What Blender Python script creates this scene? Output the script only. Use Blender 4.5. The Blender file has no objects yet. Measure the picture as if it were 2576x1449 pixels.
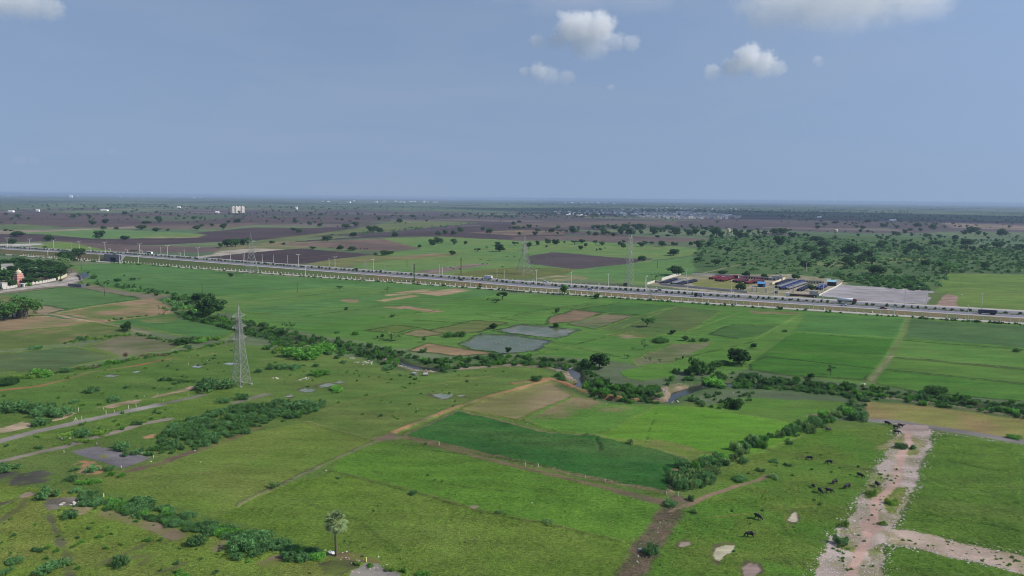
import bpy, math, random, bmesh
import numpy as np
from mathutils import Vector, Matrix, Euler

# ------------------------------------------------------------------ camera, sky, sun, exposure
SC = bpy.context.scene
CAM_H = 70.0
PW, PH, FPX = 2576.0, 1449.0, 1780.0          # photograph's working pixel frame and focal length in it
PITCH = math.radians(7.23)
ROLL = math.radians(0.623)
cam_data = bpy.data.cameras.new('camera')
cam = bpy.data.objects.new('camera', cam_data)
SC.collection.objects.link(cam)
SC.camera = cam
cam_data.sensor_fit = 'HORIZONTAL'
cam_data.sensor_width = 36.0
cam_data.lens = 36.0 * FPX / PW
cam_data.clip_start = 1.0
cam_data.clip_end = 90000.0
cam.matrix_world = (Matrix.Translation((0, 0, CAM_H)) @ Matrix.Rotation(math.pi / 2 - PITCH, 4, 'X')
                    @ Matrix.Rotation(ROLL, 4, 'Z'))
CR = np.array(cam.matrix_world.to_3x3())

SUN_EL, SUN_AZ = math.radians(39.0), math.radians(101.0)      # azimuth clockwise from +Y
SUN_DIR = Vector((math.sin(SUN_AZ) * math.cos(SUN_EL), math.cos(SUN_AZ) * math.cos(SUN_EL), math.sin(SUN_EL)))
world = bpy.data.worlds.new('World')
SC.world = world
world.use_nodes = True
wnt = world.node_tree
sky = wnt.nodes.new('ShaderNodeTexSky')
sky.sky_type = 'NISHITA'
sky.sun_disc = False
sky.sun_elevation = SUN_EL
sky.sun_rotation = SUN_AZ
sky.altitude = 0.0
sky.air_density = 1.0
sky.dust_density = 0.6
sky.ozone_density = 2.2
wnt.nodes['Background'].inputs[1].default_value = 0.146
# hazy monsoon air: the sky is read a little above the true line of sight so the horizon stays blue grey
tcw = wnt.nodes.new('ShaderNodeTexCoord'); spw = wnt.nodes.new('ShaderNodeSeparateXYZ'); cbw = wnt.nodes.new('ShaderNodeCombineXYZ')
abw = wnt.nodes.new('ShaderNodeMath'); abw.operation = 'MULTIPLY_ADD'; abw.inputs[1].default_value = 0.50; abw.inputs[2].default_value = 0.32
wnt.links.new(tcw.outputs['Generated'], spw.inputs[0])
wnt.links.new(spw.outputs[0], cbw.inputs[0]); wnt.links.new(spw.outputs[1], cbw.inputs[1])
wnt.links.new(spw.outputs[2], abw.inputs[0]); wnt.links.new(abw.outputs[0], cbw.inputs[2])
wnt.links.new(cbw.outputs[0], sky.inputs[0])
hsw = wnt.nodes.new('ShaderNodeHueSaturation'); hsw.inputs['Saturation'].default_value = 0.9
wnt.links.new(sky.outputs[0], hsw.inputs['Color']); 
# thin uneven veil of high cloud over the whole sky
vmw = wnt.nodes.new('ShaderNodeMapping'); vmw.inputs['Scale'].default_value = (1.6, 1.6, 9.0)
vnw = wnt.nodes.new('ShaderNodeTexNoise'); vnw.inputs['Scale'].default_value = 1.3; vnw.inputs['Detail'].default_value = 6; vnw.inputs['Roughness'].default_value = 0.55; vnw.inputs['Distortion'].default_value = 0.6
vrw = wnt.nodes.new('ShaderNodeMapRange'); vrw.inputs[1].default_value = 0.46; vrw.inputs[2].default_value = 0.74; vrw.inputs[4].default_value = 0.24
vxw = wnt.nodes.new('ShaderNodeMix'); vxw.data_type = 'RGBA'; vxw.inputs[7].default_value = (2.75, 3.05, 3.6, 1)
wnt.links.new(tcw.outputs['Generated'], vmw.inputs[0]); wnt.links.new(vmw.outputs[0], vnw.inputs[0]); wnt.links.new(vnw.outputs[0], vrw.inputs[0]); wnt.links.new(vrw.outputs[0], vxw.inputs[0])
wnt.links.new(hsw.outputs[0], vxw.inputs[6]); 
# grey lower air all round the horizon
h1w = wnt.nodes.new('ShaderNodeMath'); h1w.operation = 'ABSOLUTE'; wnt.links.new(spw.outputs[2], h1w.inputs[0])
h2w = wnt.nodes.new('ShaderNodeMapRange'); h2w.inputs[1].default_value = 0.0; h2w.inputs[2].default_value = 0.34; h2w.inputs[3].default_value = 0.72; h2w.inputs[4].default_value = 0.0; wnt.links.new(h1w.outputs[0], h2w.inputs[0])
hxw = wnt.nodes.new('ShaderNodeMix'); hxw.data_type = 'RGBA'; hxw.inputs[7].default_value = (1.72, 2.3, 3.25, 1)
wnt.links.new(h2w.outputs[0], hxw.inputs[0]); wnt.links.new(vxw.outputs[2], hxw.inputs[6]); wnt.links.new(hxw.outputs[2], wnt.nodes['Background'].inputs[0])

sun_data = bpy.data.lights.new('sun', 'SUN')
sun_data.energy = 4.3
sun_data.angle = math.radians(0.53)
sun_data.color = (1.0, 0.955, 0.88)
sun = bpy.data.objects.new('sun', sun_data)
SC.collection.objects.link(sun)
sun.rotation_euler = SUN_DIR.to_track_quat('Z', 'Y').to_euler()
sun.location = (0, 0, 300)

SC.view_settings.view_transform = 'Standard'
SC.view_settings.look = 'None'
SC.view_settings.gamma = 1.0
SC.view_settings.exposure = 0.08
SC.view_settings.use_curve_mapping = False
SC.render.engine = 'CYCLES'
cy = SC.cycles
cy.use_denoising = True
cy.max_bounces = 8
cy.diffuse_bounces = 2
cy.glossy_bounces = 2
cy.transmission_bounces = 2
cy.volume_bounces = 8
cy.transparent_max_bounces = 4
cy.use_fast_gi = False
cy.pixel_filter_type = 'BLACKMAN_HARRIS'
cy.filter_width = 1.0

# ------------------------------------------------------------------ helpers
rng = np.random.default_rng(7)
random.seed(7)
COL = SC.collection

def P(u, v, z=0.0):
    """photo-frame point -> point on the level z"""
    d = CR @ np.array([(u - PW / 2) / FPX, -(v - PH / 2) / FPX, -1.0])
    t = (z - CAM_H) / d[2]
    return np.array([d[0] * t, d[1] * t])

def PP(pts):
    return np.array([P(u, v) for u, v in pts])

def project(x, y, z):
    q = CR.T @ np.array([x, y, z - CAM_H])
    return PW / 2 - q[0] / q[2] * FPX, PH / 2 + q[1] / q[2] * FPX

def depth_at(x, y, z=0.0):
    return -(CR.T @ np.array([x, y, z - CAM_H]))[2]

def lin(c):
    c = np.asarray(c, float) / 255.0
    return np.where(c <= 0.04045, c / 12.92, ((c + 0.055) / 1.055) ** 2.4)

def A(r, g, b, k=1.26):
    c = lin((r, g, b)) / k
    return c * 0.95 + 0.05 * float(c @ np.array([0.25, 0.65, 0.1]))

def _hash(ix, iy, seed):
    h = (ix.astype(np.int64) * 374761393 + iy.astype(np.int64) * 668265263 + seed * 982451653) & 0x7fffffff
    h = ((h ^ (h >> 13)) * 1274126177) & 0x7fffffff
    h = h ^ (h >> 16)
    return (h & 0xffff) / 65535.0

def vnoise(x, y, seed=0):
    ix = np.floor(x); iy = np.floor(y)
    fx = x - ix; fy = y - iy
    fx = fx * fx * (3 - 2 * fx); fy = fy * fy * (3 - 2 * fy)
    a = _hash(ix, iy, seed); b = _hash(ix + 1, iy, seed)
    c = _hash(ix, iy + 1, seed); d = _hash(ix + 1, iy + 1, seed)
    return (a * (1 - fx) + b * fx) * (1 - fy) + (c * (1 - fx) + d * fx) * fy

def fbm(x, y, scale, seed=0, octv=4):
    t = np.zeros_like(x); amp = 0.5; s = 1.0 / scale; n = 0.0
    for o in range(octv):
        t += amp * vnoise(x * s + 17.3 * o, y * s - 9.1 * o, seed + 31 * o)
        n += amp; amp *= 0.5; s *= 2.03
    return t / n

# ---- node material helpers
def new_mat(name):
    m = bpy.data.materials.new(name)
    m.use_nodes = True
    return m, m.node_tree, m.node_tree.nodes['Principled BSDF']

def node(nt, t, **kw):
    n = nt.nodes.new(t)
    for k, v in kw.items():
        if isinstance(k, str) and hasattr(n, k):
            setattr(n, k, v)
    return n

def plain_mat(name, col, rough=0.85, var=0.18, scale=2.0, metallic=0.0, bump=0.0, bscale=6.0, spec=0.3):
    """painted or raw surface with a little uneven tone"""
    m, nt, b = new_mat(name)
    tc = nt.nodes.new('ShaderNodeTexCoord')
    nz = nt.nodes.new('ShaderNodeTexNoise'); nz.inputs['Scale'].default_value = scale; nz.inputs['Detail'].default_value = 5
    nt.links.new(tc.outputs['Object'], nz.inputs['Vector'])
    mr = nt.nodes.new('ShaderNodeMapRange'); mr.inputs[3].default_value = 1 - var; mr.inputs[4].default_value = 1 + var
    nt.links.new(nz.outputs['Fac'], mr.inputs[0])
    mx = nt.nodes.new('ShaderNodeMix'); mx.data_type = 'RGBA'; mx.blend_type = 'MULTIPLY'; mx.inputs[0].default_value = 1
    mx.inputs[6].default_value = (*col, 1)
    nt.links.new(mr.outputs[0], mx.inputs[7])
    nt.links.new(mx.outputs[2], b.inputs['Base Color'])
    b.inputs['Roughness'].default_value = rough
    b.inputs['Metallic'].default_value = metallic
    b.inputs['Specular IOR Level'].default_value = spec
    if bump:
        bp = nt.nodes.new('ShaderNodeBump'); bp.inputs['Strength'].default_value = bump
        n2 = nt.nodes.new('ShaderNodeTexNoise'); n2.inputs['Scale'].default_value = bscale
        nt.links.new(tc.outputs['Object'], n2.inputs['Vector'])
        nt.links.new(n2.outputs['Fac'], bp.inputs['Height']); nt.links.new(bp.outputs[0], b.inputs['Normal'])
    return m

# ---- mesh helpers
class MB:
    """collects shapes into one mesh"""
    def __init__(self):
        self.v = []; self.f = []; self.mi = []; self.cur = 0
    def add(self, verts, faces):
        o = len(self.v)
        self.v.extend([tuple(map(float, p)) for p in verts])
        for f in faces:
            self.f.append(tuple(i + o for i in f)); self.mi.append(self.cur)
        return self
    def box(self, x0, x1, y0, y1, z0, z1):
        return self.add([(x0, y0, z0), (x1, y0, z0), (x1, y1, z0), (x0, y1, z0), (x0, y0, z1), (x1, y0, z1), (x1, y1, z1), (x0, y1, z1)],
                        [(0, 3, 2, 1), (4, 5, 6, 7), (0, 1, 5, 4), (1, 2, 6, 5), (2, 3, 7, 6), (3, 0, 4, 7)])
    def bar(self, a, b, w, n=4, w2=None):
        a = Vector(a); b = Vector(b); d = (b - a)
        if d.length < 1e-6: return self
        d.normalize()
        up = Vector((0, 0, 1)) if abs(d.z) < 0.95 else Vector((1, 0, 0))
        s = d.cross(up).normalized(); t = s.cross(d)
        w2 = w if w2 is None else w2
        vs = []
        for p, r in ((a, w / 2), (b, w2 / 2)):
            for k in range(n):
                an = 2 * math.pi * (k + 0.5) / n
                vs.append(p + s * math.cos(an) * r * 1.2 + t * math.sin(an) * r * 1.2)
        fs = [(k, (k + 1) % n, n + (k + 1) % n, n + k) for k in range(n)] + [tuple(range(n))[::-1], tuple(range(n, 2 * n))]
        return self.add(vs, fs)
    def tube(self, pts, radii, n=8, cap=True):
        pts = [Vector(p) for p in pts]; rings = []
        for i, p in enumerate(pts):
            d = (pts[min(i + 1, len(pts) - 1)] - pts[max(i - 1, 0)]).normalized()
            up = Vector((0, 0, 1)) if abs(d.z) < 0.9 else Vector((1, 0, 0))
            s = d.cross(up).normalized(); t = s.cross(d)
            rings.append([p + (s * math.cos(2 * math.pi * k / n) + t * math.sin(2 * math.pi * k / n)) * radii[i] for k in range(n)])
        vs = [q for r in rings for q in r]; fs = []
        for i in range(len(pts) - 1):
            for k in range(n):
                fs.append((i * n + k, i * n + (k + 1) % n, (i + 1) * n + (k + 1) % n, (i + 1) * n + k))
        if cap:
            fs.append(tuple(range(n))[::-1]); fs.append(tuple(range((len(pts) - 1) * n, len(pts) * n)))
        return self.add(vs, fs)
    def lathe(self, prof, cx=0, cy_=0, n=16):
        vs = []; fs = []
        for r, z in prof:
            for k in range(n):
                vs.append((cx + r * math.cos(2 * math.pi * k / n), cy_ + r * math.sin(2 * math.pi * k / n), z))
        for i in range(len(prof) - 1):
            for k in range(n):
                fs.append((i * n + k, i * n + (k + 1) % n, (i + 1) * n + (k + 1) % n, (i + 1) * n + k))
        fs.append(tuple(range(n))[::-1]); fs.append(tuple(range((len(prof) - 1) * n, len(prof) * n)))
        return self.add(vs, fs)
    def mesh(self, name, mats, smooth=False):
        me = bpy.data.meshes.new(name)
        me.from_pydata(self.v, [], self.f)
        mats = mats if isinstance(mats, (list, tuple)) else [mats]
        for m in mats: me.materials.append(m)
        if len(mats) > 1: me.polygons.foreach_set('material_index', self.mi)
        if smooth: me.polygons.foreach_set('use_smooth', [True] * len(me.polygons))
        me.update()
        return me

def link(name, data, parent=None, loc=None, rotz=None, scale=None):
    o = bpy.data.objects.new(name, data)
    COL.objects.link(o)
    if parent is not None: o.parent = parent
    if loc is not None: o.location = loc
    if rotz is not None: o.rotation_euler = (0, 0, rotz)
    if scale is not None: o.scale = scale if hasattr(scale, '__len__') else (scale,) * 3
    return o

def tag(o, label, cat, group=None, kind=None):
    o['label'] = label
    o['category'] = cat
    if group: o['group'] = group
    if kind: o['kind'] = kind
    return o

def structure(o, label=None, cat=None):
    o['kind'] = 'structure'
    if label: o['label'] = label
    if cat: o['category'] = cat
    return o

def copy_thing(root, loc, rotz=0.0, scale=None):
    r = root.copy(); COL.objects.link(r)
    r.location = loc; r.rotation_euler = (0, 0, rotz)
    if scale is not None: r.scale = scale if hasattr(scale, '__len__') else (scale,) * 3
    for k in ('label', 'group'):
        if k in r: del r[k]
    for ch in root.children:
        c = ch.copy(); COL.objects.link(c); c.parent = r
        for g in ch.children:
            d = g.copy(); COL.objects.link(d); d.parent = c
    return r

def grid_mesh_np(name, verts, faces_quad):
    me = bpy.data.meshes.new(name)
    nv, nf = len(verts), len(faces_quad)
    me.vertices.add(nv); me.vertices.foreach_set('co', np.ascontiguousarray(verts, np.float32).ravel())
    k = faces_quad.shape[1]
    me.loops.add(nf * k); me.loops.foreach_set('vertex_index', np.ascontiguousarray(faces_quad, np.int32).ravel())
    me.polygons.add(nf)
    me.polygons.foreach_set('loop_start', np.arange(0, nf * k, k, dtype=np.int32))
    me.update(calc_edges=True)
    return me
# ------------------------------------------------------------------ the ground: fields, meadows, paths, water
PAINT = []      # painted in order
def _tone(c, pts):
    """albedo of a cover given as it looks in daylight; the irrigated crops between road and creek are a deeper green"""
    a = A(*c); D = float(np.hypot(*np.asarray(pts).mean(0)))
    if c[1] > c[0] and c[1] > c[2]:
        k = float(np.interp(D, [200, 270, 520, 700, 1200], [1.02, 0.80, 0.84, 0.93, 0.95]))
        a = a * k * (np.array([1.0, 1.02, 0.74]) if D < 235 else np.array([0.95, 1.0, 0.76]))
    elif D > 600 and c[0] < 130:
        a = a * np.array([1.05, 0.97, 0.86])
    return a
def F(pts, c1, c2=None, ns=14.0, name='field', h=0.0, bund=None, warp=1.0, tex=1.0, wet=0.0, label=None, thr=(0.35, 0.65), own=True, rag=0.0):
    """one patch of land. pts in photo frame on the level ground; c1/c2 its two tones, ns size of their patches in metres"""
    PAINT.append(dict(kind='poly', pts=PP(pts), c1=_tone(c1, PP(pts)), c2=_tone(c2 or c1, PP(pts)), ns=ns, name=name, h=h, bund=bund, warp=warp, tex=tex, wet=wet,
                      label=label, thr=thr, own=own, rag=rag))
def Lp(pts, w, c1, c2=None, ns=5.0, name='path', h=0.0, tex=0.3, wet=0.0, label=None, own=False, warp=0.6, rag=0.35, world=False):
    PAINT.append(dict(kind='line', pts=np.array(pts, float) if world else PP(pts), w=w, c1=_tone(c1, np.array(pts, float) if world else PP(pts)), c2=_tone(c2 or c1, np.array(pts, float) if world else PP(pts)), ns=ns, name=name, h=h, tex=tex, wet=wet,
                      label=label, own=own, warp=warp, rag=rag))

GB = (108, 134, 62)          # bund tones
BD = (58, 80, 42)  # dark tone puts the shaded side of a bund into its colour
# ---- beyond the highway, far to near
F([(-60,536),(330,535),(644,545),(980,548),(980,556),(644,566),(330,571),(-60,574)], (92,80,82), (80,70,74), 160, h=0, label='wide brown ploughed land beyond the far trees', tex=0.2)
F([(-60,566),(60,564),(150,570),(60,578),(-60,580)], (92,112,78), (110,118,84), 60, label='green strip on the brown plain at the left edge', tex=0.4)
F([(330,545),(560,540),(600,546),(480,556),(360,556)], (84,100,80), (90,92,84), 80, label='dull green strip within the brown ploughed plain', tex=0.4)
F([(150,577),(345,569),(350,574),(160,582),(-60,590),(-60,581)], (150,136,116), (130,118,100), 50, label='pale tan fallow strip beyond the highway', tex=0.2)
F([(350,569),(500,566),(644,560),(644,566),(560,574),(400,578)], (112,100,92), (98,88,86), 50, label='light brown fallow strip right of the tan one', tex=0.2)
F([(-60,590),(120,588),(240,598),(400,594),(640,572),(940,575),(940,584),(830,594),(644,606),(560,608),(400,616),(330,617),(150,606),(-60,612)], (80,69,74), (70,61,68), 70, label='dark ploughed field across the highway from the temple grove', tex=0.2)
F([(40,586),(250,577),(440,584),(520,589),(480,598),(240,601),(130,591)], (98,132,84), (112,134,84), 60, label='green field holding a lone round tree', tex=0.5)
F([(360,598),(480,593),(520,591),(490,598),(400,600)], (146,138,100), (124,132,84), 40, label='straw coloured end of the green field', tex=0.3, own=False)
F([(150,606),(330,617),(556,622),(560,630),(520,636),(280,634),(180,614)], (104,92,92), (92,80,82), 60, label='greyish ploughed field behind the double street lamps', tex=0.2)
F([(90,618),(140,608),(180,610),(280,632),(420,640),(360,644),(240,636),(120,630)], (112,136,70), (98,124,66), 30, label='bright grass verge behind the highway median', tex=0.6)
F([(-60,616),(100,612),(106,616),(-60,624)], (190,184,178), (160,150,140), 20, name='yard', label='pale sandy yard at the left end of the highway', tex=0.1)
F([(556,622),(640,607),(780,604),(860,606),(760,624),(640,630),(540,636)], (104,116,84), (128,122,94), 40, label='scrubby pale patch beside the ploughed field', tex=0.5)
F([(535,640),(560,630),(644,625),(722,628),(700,634),(600,640),(470,650)], (176,166,152), (150,140,124), 16, name='yard', label='pale sandy clearing beside the dark ploughed field', tex=0.15)
F([(520,648),(640,634),(760,625),(940,640),(840,652),(772,663),(650,664),(520,658)], (74,63,69), (66,57,64), 40, label='darkest ploughed field right behind the highway', tex=0.2)
Lp([(610,660),(770,647),(850,640)], 2.0, (98,88,84), name='path')
F([(1000,556),(1120,556),(1206,560),(1094,570),(956,585),(832,590),(644,614),(560,618),(640,606),(830,584)], (112,118,84), (96,108,76), 40, label='scrub strip with trees running between ploughed fields', tex=0.6)
F([(780,604),(1010,588),(1200,568),(1300,560),(1420,560),(1420,604),(1288,606),(1060,594),(930,598),(700,612)], (76,66,73), (68,59,67), 60, label='large dark ploughed field in the middle of the plain', tex=0.2)
F([(690,616),(860,605),(980,599),(1062,612),(1050,626),(960,632),(820,622)], (118,102,96), (100,88,86), 40, label='lighter brown fallow field with a strip of grazing cattle', tex=0.2)
F([(1180,585),(1300,578),(1420,582),(1420,590),(1290,592)], (128,114,98), (104,92,88), 40, label='tan stubble field amid the ploughed plain', tex=0.2)
F([(960,600),(1100,595),(1288,604),(1420,606),(1560,612),(1790,625),(1760,640),(1640,655),(1640,720),(1420,700),(1288,702),(1100,692),(970,682),(880,672),(945,641),(1060,626)], (98,132,78), (112,134,80), 60, label='wide green pasture beyond the highway', tex=0.7)
F([(770,664),(840,652),(945,641),(1010,645),(1110,640),(1180,634),(1130,645),(1000,655),(880,668),(840,676)], (128,122,86), (110,120,76), 20, label='dry pasture edge beside the darkest ploughed field', tex=0.6)
F([(1000,646),(1080,638),(1130,636),(1060,646)], (150,124,100), (128,116,88), 12, label='bare reddish patch in the pasture', tex=0.2)
F([(1040,684),(1120,672),(1210,662),(1240,664),(1170,676),(1090,690)], (132,118,104), (114,104,98), 12, name='yard', label='bare earth clearing with wheel tracks by the tall poles', tex=0.2)
F([(1130,690),(1240,676),(1330,672),(1450,676),(1400,700),(1250,702)], (96,110,62), (112,114,66), 30, label='olive rough meadow at the highway edge', tex=0.7)
F([(1288,562),(1560,556),(1700,556),(1700,566),(1420,572),(1288,572)], (92,84,82), (108,98,90), 60, label='brown strip before the distant village', tex=0.2)
F([(1700,556),(2350,550),(2640,560),(2640,574),(2100,574),(1700,568)], (78,70,78), (86,76,80), 80, label='dark ploughed land below the distant village', tex=0.2)
F([(1288,596),(1500,592),(1700,596),(1790,602),(1700,610),(1560,610),(1420,604),(1288,606)], (92,82,86), (104,94,92), 40, label='brown strip in front of the tree belt', tex=0.2)
F([(1325,645),(1390,634),(1580,650),(1650,650),(1580,664),(1450,678),(1330,664)], (84,76,82), (76,69,75), 40, label='dark ploughed wedge behind the slender lattice tower', tex=0.2)
F([(1500,672),(1620,660),(1740,645),(1790,650),(1770,690),(1640,712),(1480,690)], (88,128,78), (96,130,74), 40, label='green field left of the yard boundary wall', tex=0.6)
F([(1345,700),(1400,692),(1470,694),(1480,702),(1400,708)], (150,138,108), (110,122,74), 8, name='yard', label='bare sandy mound by the highway', tex=0.2)
F([(1790,595),(2100,590),(2420,600),(2420,720),(2330,735),(2100,720),(1960,690),(1850,705),(1750,690),(1740,640)], (70,98,60), (84,108,66), 30, label='scrubland thick with bushes behind the parking yard', tex=0.8)
F([(2260,640),(2420,620),(2640,625),(2640,690),(2420,688),(2300,700),(2240,670)], (66,94,60), (80,102,64), 40, label='shaded scrub at the right edge', tex=0.8)
F([(2385,688),(2640,692),(2640,788),(2400,780),(2340,772),(2360,720)], (108,132,62), (96,124,56), 20, label='bright meadow right of the gravel yard', tex=0.8)
F([(2020,660),(2330,645),(2340,652),(2080,672)], (118,124,80), (104,116,72), 30, label='dry grass lane through the scrub', tex=0.5, own=False)
F([(2370,560),(2640,570),(2640,580),(2400,574)], (140,120,104), (110,100,92), 60, label='pale fallow strip far right', tex=0.2)
# ---- parking yard and gravel yard
F([(1618,716),(1700,692),(1800,690),(1990,690),(2120,704),(2130,714),(2030,748),(1800,736)], (164,152,134), (130,128,94), 14, name='yard', label='dusty grass yard holding the parked tractors', tex=0.3)
F([(1730,705),(1800,700),(1900,712),(1870,728),(1760,726)], (124,128,74), (136,130,84), 10, name='yard', own=False, tex=0.6)
F([(2060,744),(2110,716),(2340,730),(2370,752),(2330,764),(2200,760)], (166,160,162), (150,144,146), 9, name='gravel_yard', label='empty grey gravel yard beside the tractor yard', tex=0.1)
F([(2360,770),(2364,744),(2386,740),(2410,745),(2408,775)], (160,132,118), (146,122,108), 6, name='path', label='reddish dirt track leading off the highway', tex=0.1)
F([(2330,764),(2340,738),(2385,735),(2366,748),(2360,768)], (104,118,70), (90,112,60), 6, own=False, tex=0.8)
Lp([(1755,690),(1800,680),(1850,668),(1900,660)], 2.2, (150,138,104), name='path', own=True, label='dirt track climbing into the scrub behind the yard')

# ---- between highway and creek, left half
F([(-80,648),(100,656),(150,662),(190,672),(150,690),(60,690),(-80,690)], (94,128,78), (88,122,72), 30, label='green field behind the temple grove', tex=0.6)
F([(185,668),(330,662),(640,692),(880,706),(1190,726),(1280,738),(1150,760),(960,775),(700,792),(560,778),(480,745),(330,735),(215,712),(206,690)], (92,132,80), (82,124,68), 45, h=0.25, bund=(GB, 1.2, 0.3), label='long bluish green paddy field below the highway', tex=0.5)
F([(420,770),(560,744),(860,720),(1040,727),(960,740),(700,768),(540,790)], (94,134,70), (110,140,78), 20, label='brighter ragged belt of the long paddy', tex=0.8, own=False)
F([(10,742),(160,722),(215,727),(340,748),(352,752),(170,777),(90,764),(-80,745)], (96,130,84), (88,124,70), 30, h=0.2, bund=(BD, 1.0, 0.3), label='green plot below the temple wall', tex=0.5)
F([(90,764),(170,777),(352,752),(330,772),(180,786)], (86,126,60), (78,120,56), 14, h=0.2, label='brighter strip along the green temple plot', tex=0.6)
F([(-80,745),(20,744),(92,764),(92,795),(-80,795)], (136,126,92), (120,126,80), 14, label='dry plot around the banyan and ruin', tex=0.4)
F([(92,764),(165,778),(130,788),(90,793)], (144,128,102), (136,124,96), 8, bund=(BD, 0.8, 0.25), label='small bare tan plot right of the banyan', tex=0.3)
F([(145,788),(240,770),(380,752),(460,760),(478,778),(350,800),(260,806),(215,800)], (108,126,72), (152,126,96), 18, bund=((150,132,96), 1.2, 0.35), label='olive plot with bare brown edges', tex=0.5)
F([(215,800),(260,806),(350,800),(478,780),(478,790),(330,808),(235,812)], (156,124,96), (128,122,80), 8, own=False, tex=0.3)
F([(-80,806),(110,797),(228,812),(170,822),(-80,842)], (122,122,78), (144,122,92), 12, bund=((150,132,96), 1.0, 0.3), label='narrow olive plot below the ruin', tex=0.4)
F([(-80,842),(170,823),(235,811),(332,833),(300,845),(180,862),(-80,892)], (108,124,70), (140,124,86), 16, bund=((98,122,60), 1.4, 0.4), label='broad olive field with rusty streaks', tex=0.5, thr=(0.5, 0.8))
F([(268,812),(400,795),(462,785),(586,816),(590,835),(560,856),(430,842),(345,822)], (78,120,70), (86,126,68), 18, h=0.3, bund=(GB, 1.2, 0.4), label='lush green field with a lone dark bush at its corner', tex=0.5)
F([(345,806),(450,792),(470,800),(430,812),(370,815)], (122,128,84), (104,124,74), 8, own=False, tex=0.4)
F([(215,871),(310,844),(345,842),(462,868),(430,881),(300,899)], (112,118,86), (122,116,90), 14, h=0.1, bund=(GB, 1.3, 0.45), label='mauve tinged fallow field', tex=0.4)
F([(-80,898),(185,872),(300,899),(120,936),(60,941),(-80,928)], (90,116,80), (100,118,80), 18, h=0.1, bund=(GB, 1.3, 0.45), label='grey green field at the left edge', tex=0.4)
Lp([(93,791),(130,790),(235,810)], 2.6, (172,146,110), name='path', own=True, label='straw coloured earth path to the banyan')
Lp([(235,810),(300,822),(345,832),(372,838)], 1.8, (150,134,98), name='path')

# ---- between highway and creek, right half: small paddies
base1 = [(560,780),(700,792),(960,776),(1280,738),(1500,748),(2020,782),(2576,815),(2660,822),(2660,1010),(2300,985),(2150,965),(1880,930),(1800,945),(1500,905),(1300,890),(1100,885),(960,870),(760,835),(620,812)]
F(base1, (88,134,58), (98,138,66), 30, label='patchwork of lush green paddies above the creek', tex=0.7)
F([(640,800),(900,760),(1180,740),(1100,770),(900,800),(760,822)], (86,128,64), (96,134,72), 25, own=False, tex=0.6)
F([(986,736),(1066,728),(1096,731),(1034,740)], (168,146,112), (158,140,108), 8, bund=(GB,0.8,0.25), label='upper left of the tan stubble plots', tex=0.2)
F([(1044,738),(1144,725),(1189,731),(1106,746)], (164,140,112), (150,132,104), 8, bund=(GB,0.8,0.25), label='largest tan stubble plot below the highway', tex=0.2)
F([(964,741),(1014,737),(1029,742),(976,745)], (160,144,108), (150,138,100), 8, label='smallest tan stubble plot of the cluster', tex=0.2)
F([(946,757),(1034,742),(1059,745),(971,760)], (160,140,108), (146,132,98), 8, bund=(GB,0.8,0.25), label='slanting tan stubble strip', tex=0.2)
F([(858,755),(884,752),(906,754),(901,760),(869,761)], (146,122,96), (136,120,90), 6, label='lone brown stubble patch left of the tan plots', tex=0.2, rag=1.5)
F([(954,772),(1014,769),(1114,782),(1089,788),(1034,778)], (158,130,104), (120,126,76), 7, label='ragged bare patch below the tan plots', tex=0.3, rag=2.0)
F([(1385,800),(1442,780),(1512,788),(1482,806),(1372,816)], (130,108,84), (118,102,78), 8, bund=(BD,0.9,0.3), label='brown fallow plot beside a round tree', tex=0.2)
F([(1430,815),(1520,790),(1596,795),(1500,828)], (104,122,86), (128,116,90), 12, bund=(BD,0.9,0.3), label='half green half tan plot right of the brown one', tex=0.3)
F([(1450,779),(1560,762),(1700,770),(1640,795),(1520,788)], (74,118,58), (80,122,60), 14, h=0.25, bund=(BD,0.9,0.3), label='dark green plot under the highway', tex=0.5)
F([(1505,828),(1600,796),(1705,771),(1860,788),(1735,832),(1640,845)], (88,120,66), (100,118,72), 14, h=0.2, bund=(GB,0.9,0.3), label='olive green plots with a spreading tree', tex=0.5)
F([(1725,838),(1822,781),(2010,788),(1965,822),(1862,816)], (92,136,60), (84,130,56), 14, h=0.2, bund=(GB,0.9,0.3), label='bright plot left of the long bund', tex=0.5)
F([(1880,781),(2010,785),(2005,791),(1900,790)], (126,116,80), (110,118,72), 8, own=False, tex=0.4)
F([(1842,816),(1955,824),(1893,856),(1785,842)], (74,114,56), (80,118,58), 14, h=0.25, bund=(BD,0.9,0.3), label='dark green plot below the bright one', tex=0.5)
F([(1592,906),(1690,866),(1795,862),(1745,900),(1690,914),(1600,920)], (106,118,80), (116,116,84), 12, bund=(GB,0.9,0.3), label='olive fallow plot with saplings along its edge', tex=0.4)
F([(1700,908),(1800,862),(1985,832),(1885,908),(1830,925),(1700,930)], (90,134,52), (98,138,60), 16, label='bright grass around the lone dark tree', tex=0.6)
F([(1560,935),(1640,915),(1700,925),(1690,948),(1610,960),(1570,950)], (90,138,50), (96,138,58), 14, h=0.2, label='vivid paddy inside the creek bend', tex=0.5)
F([(1520,840),(1600,835),(1645,848),(1580,852)], (142,128,96), (112,124,72), 6, own=False, tex=0.3, rag=1.2)
F([(1010,841),(1062,828),(1122,840),(1062,849)], (140,118,88), (124,116,80), 8, bund=(BD,0.9,0.3), label='small brown plot near the creek', tex=0.3)
F([(920,832),(1000,818),(1055,824),(1000,838)], (112,128,64), (104,128,60), 10, bund=(BD,0.9,0.3), label='olive plot left of the small brown one', tex=0.5)
F([(1080,832),(1190,806),(1280,812),(1200,838),(1130,842)], (118,124,80), (100,128,66), 14, bund=(BD,0.9,0.3), label='tan green plot left of the flooded paddies', tex=0.4)
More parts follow.
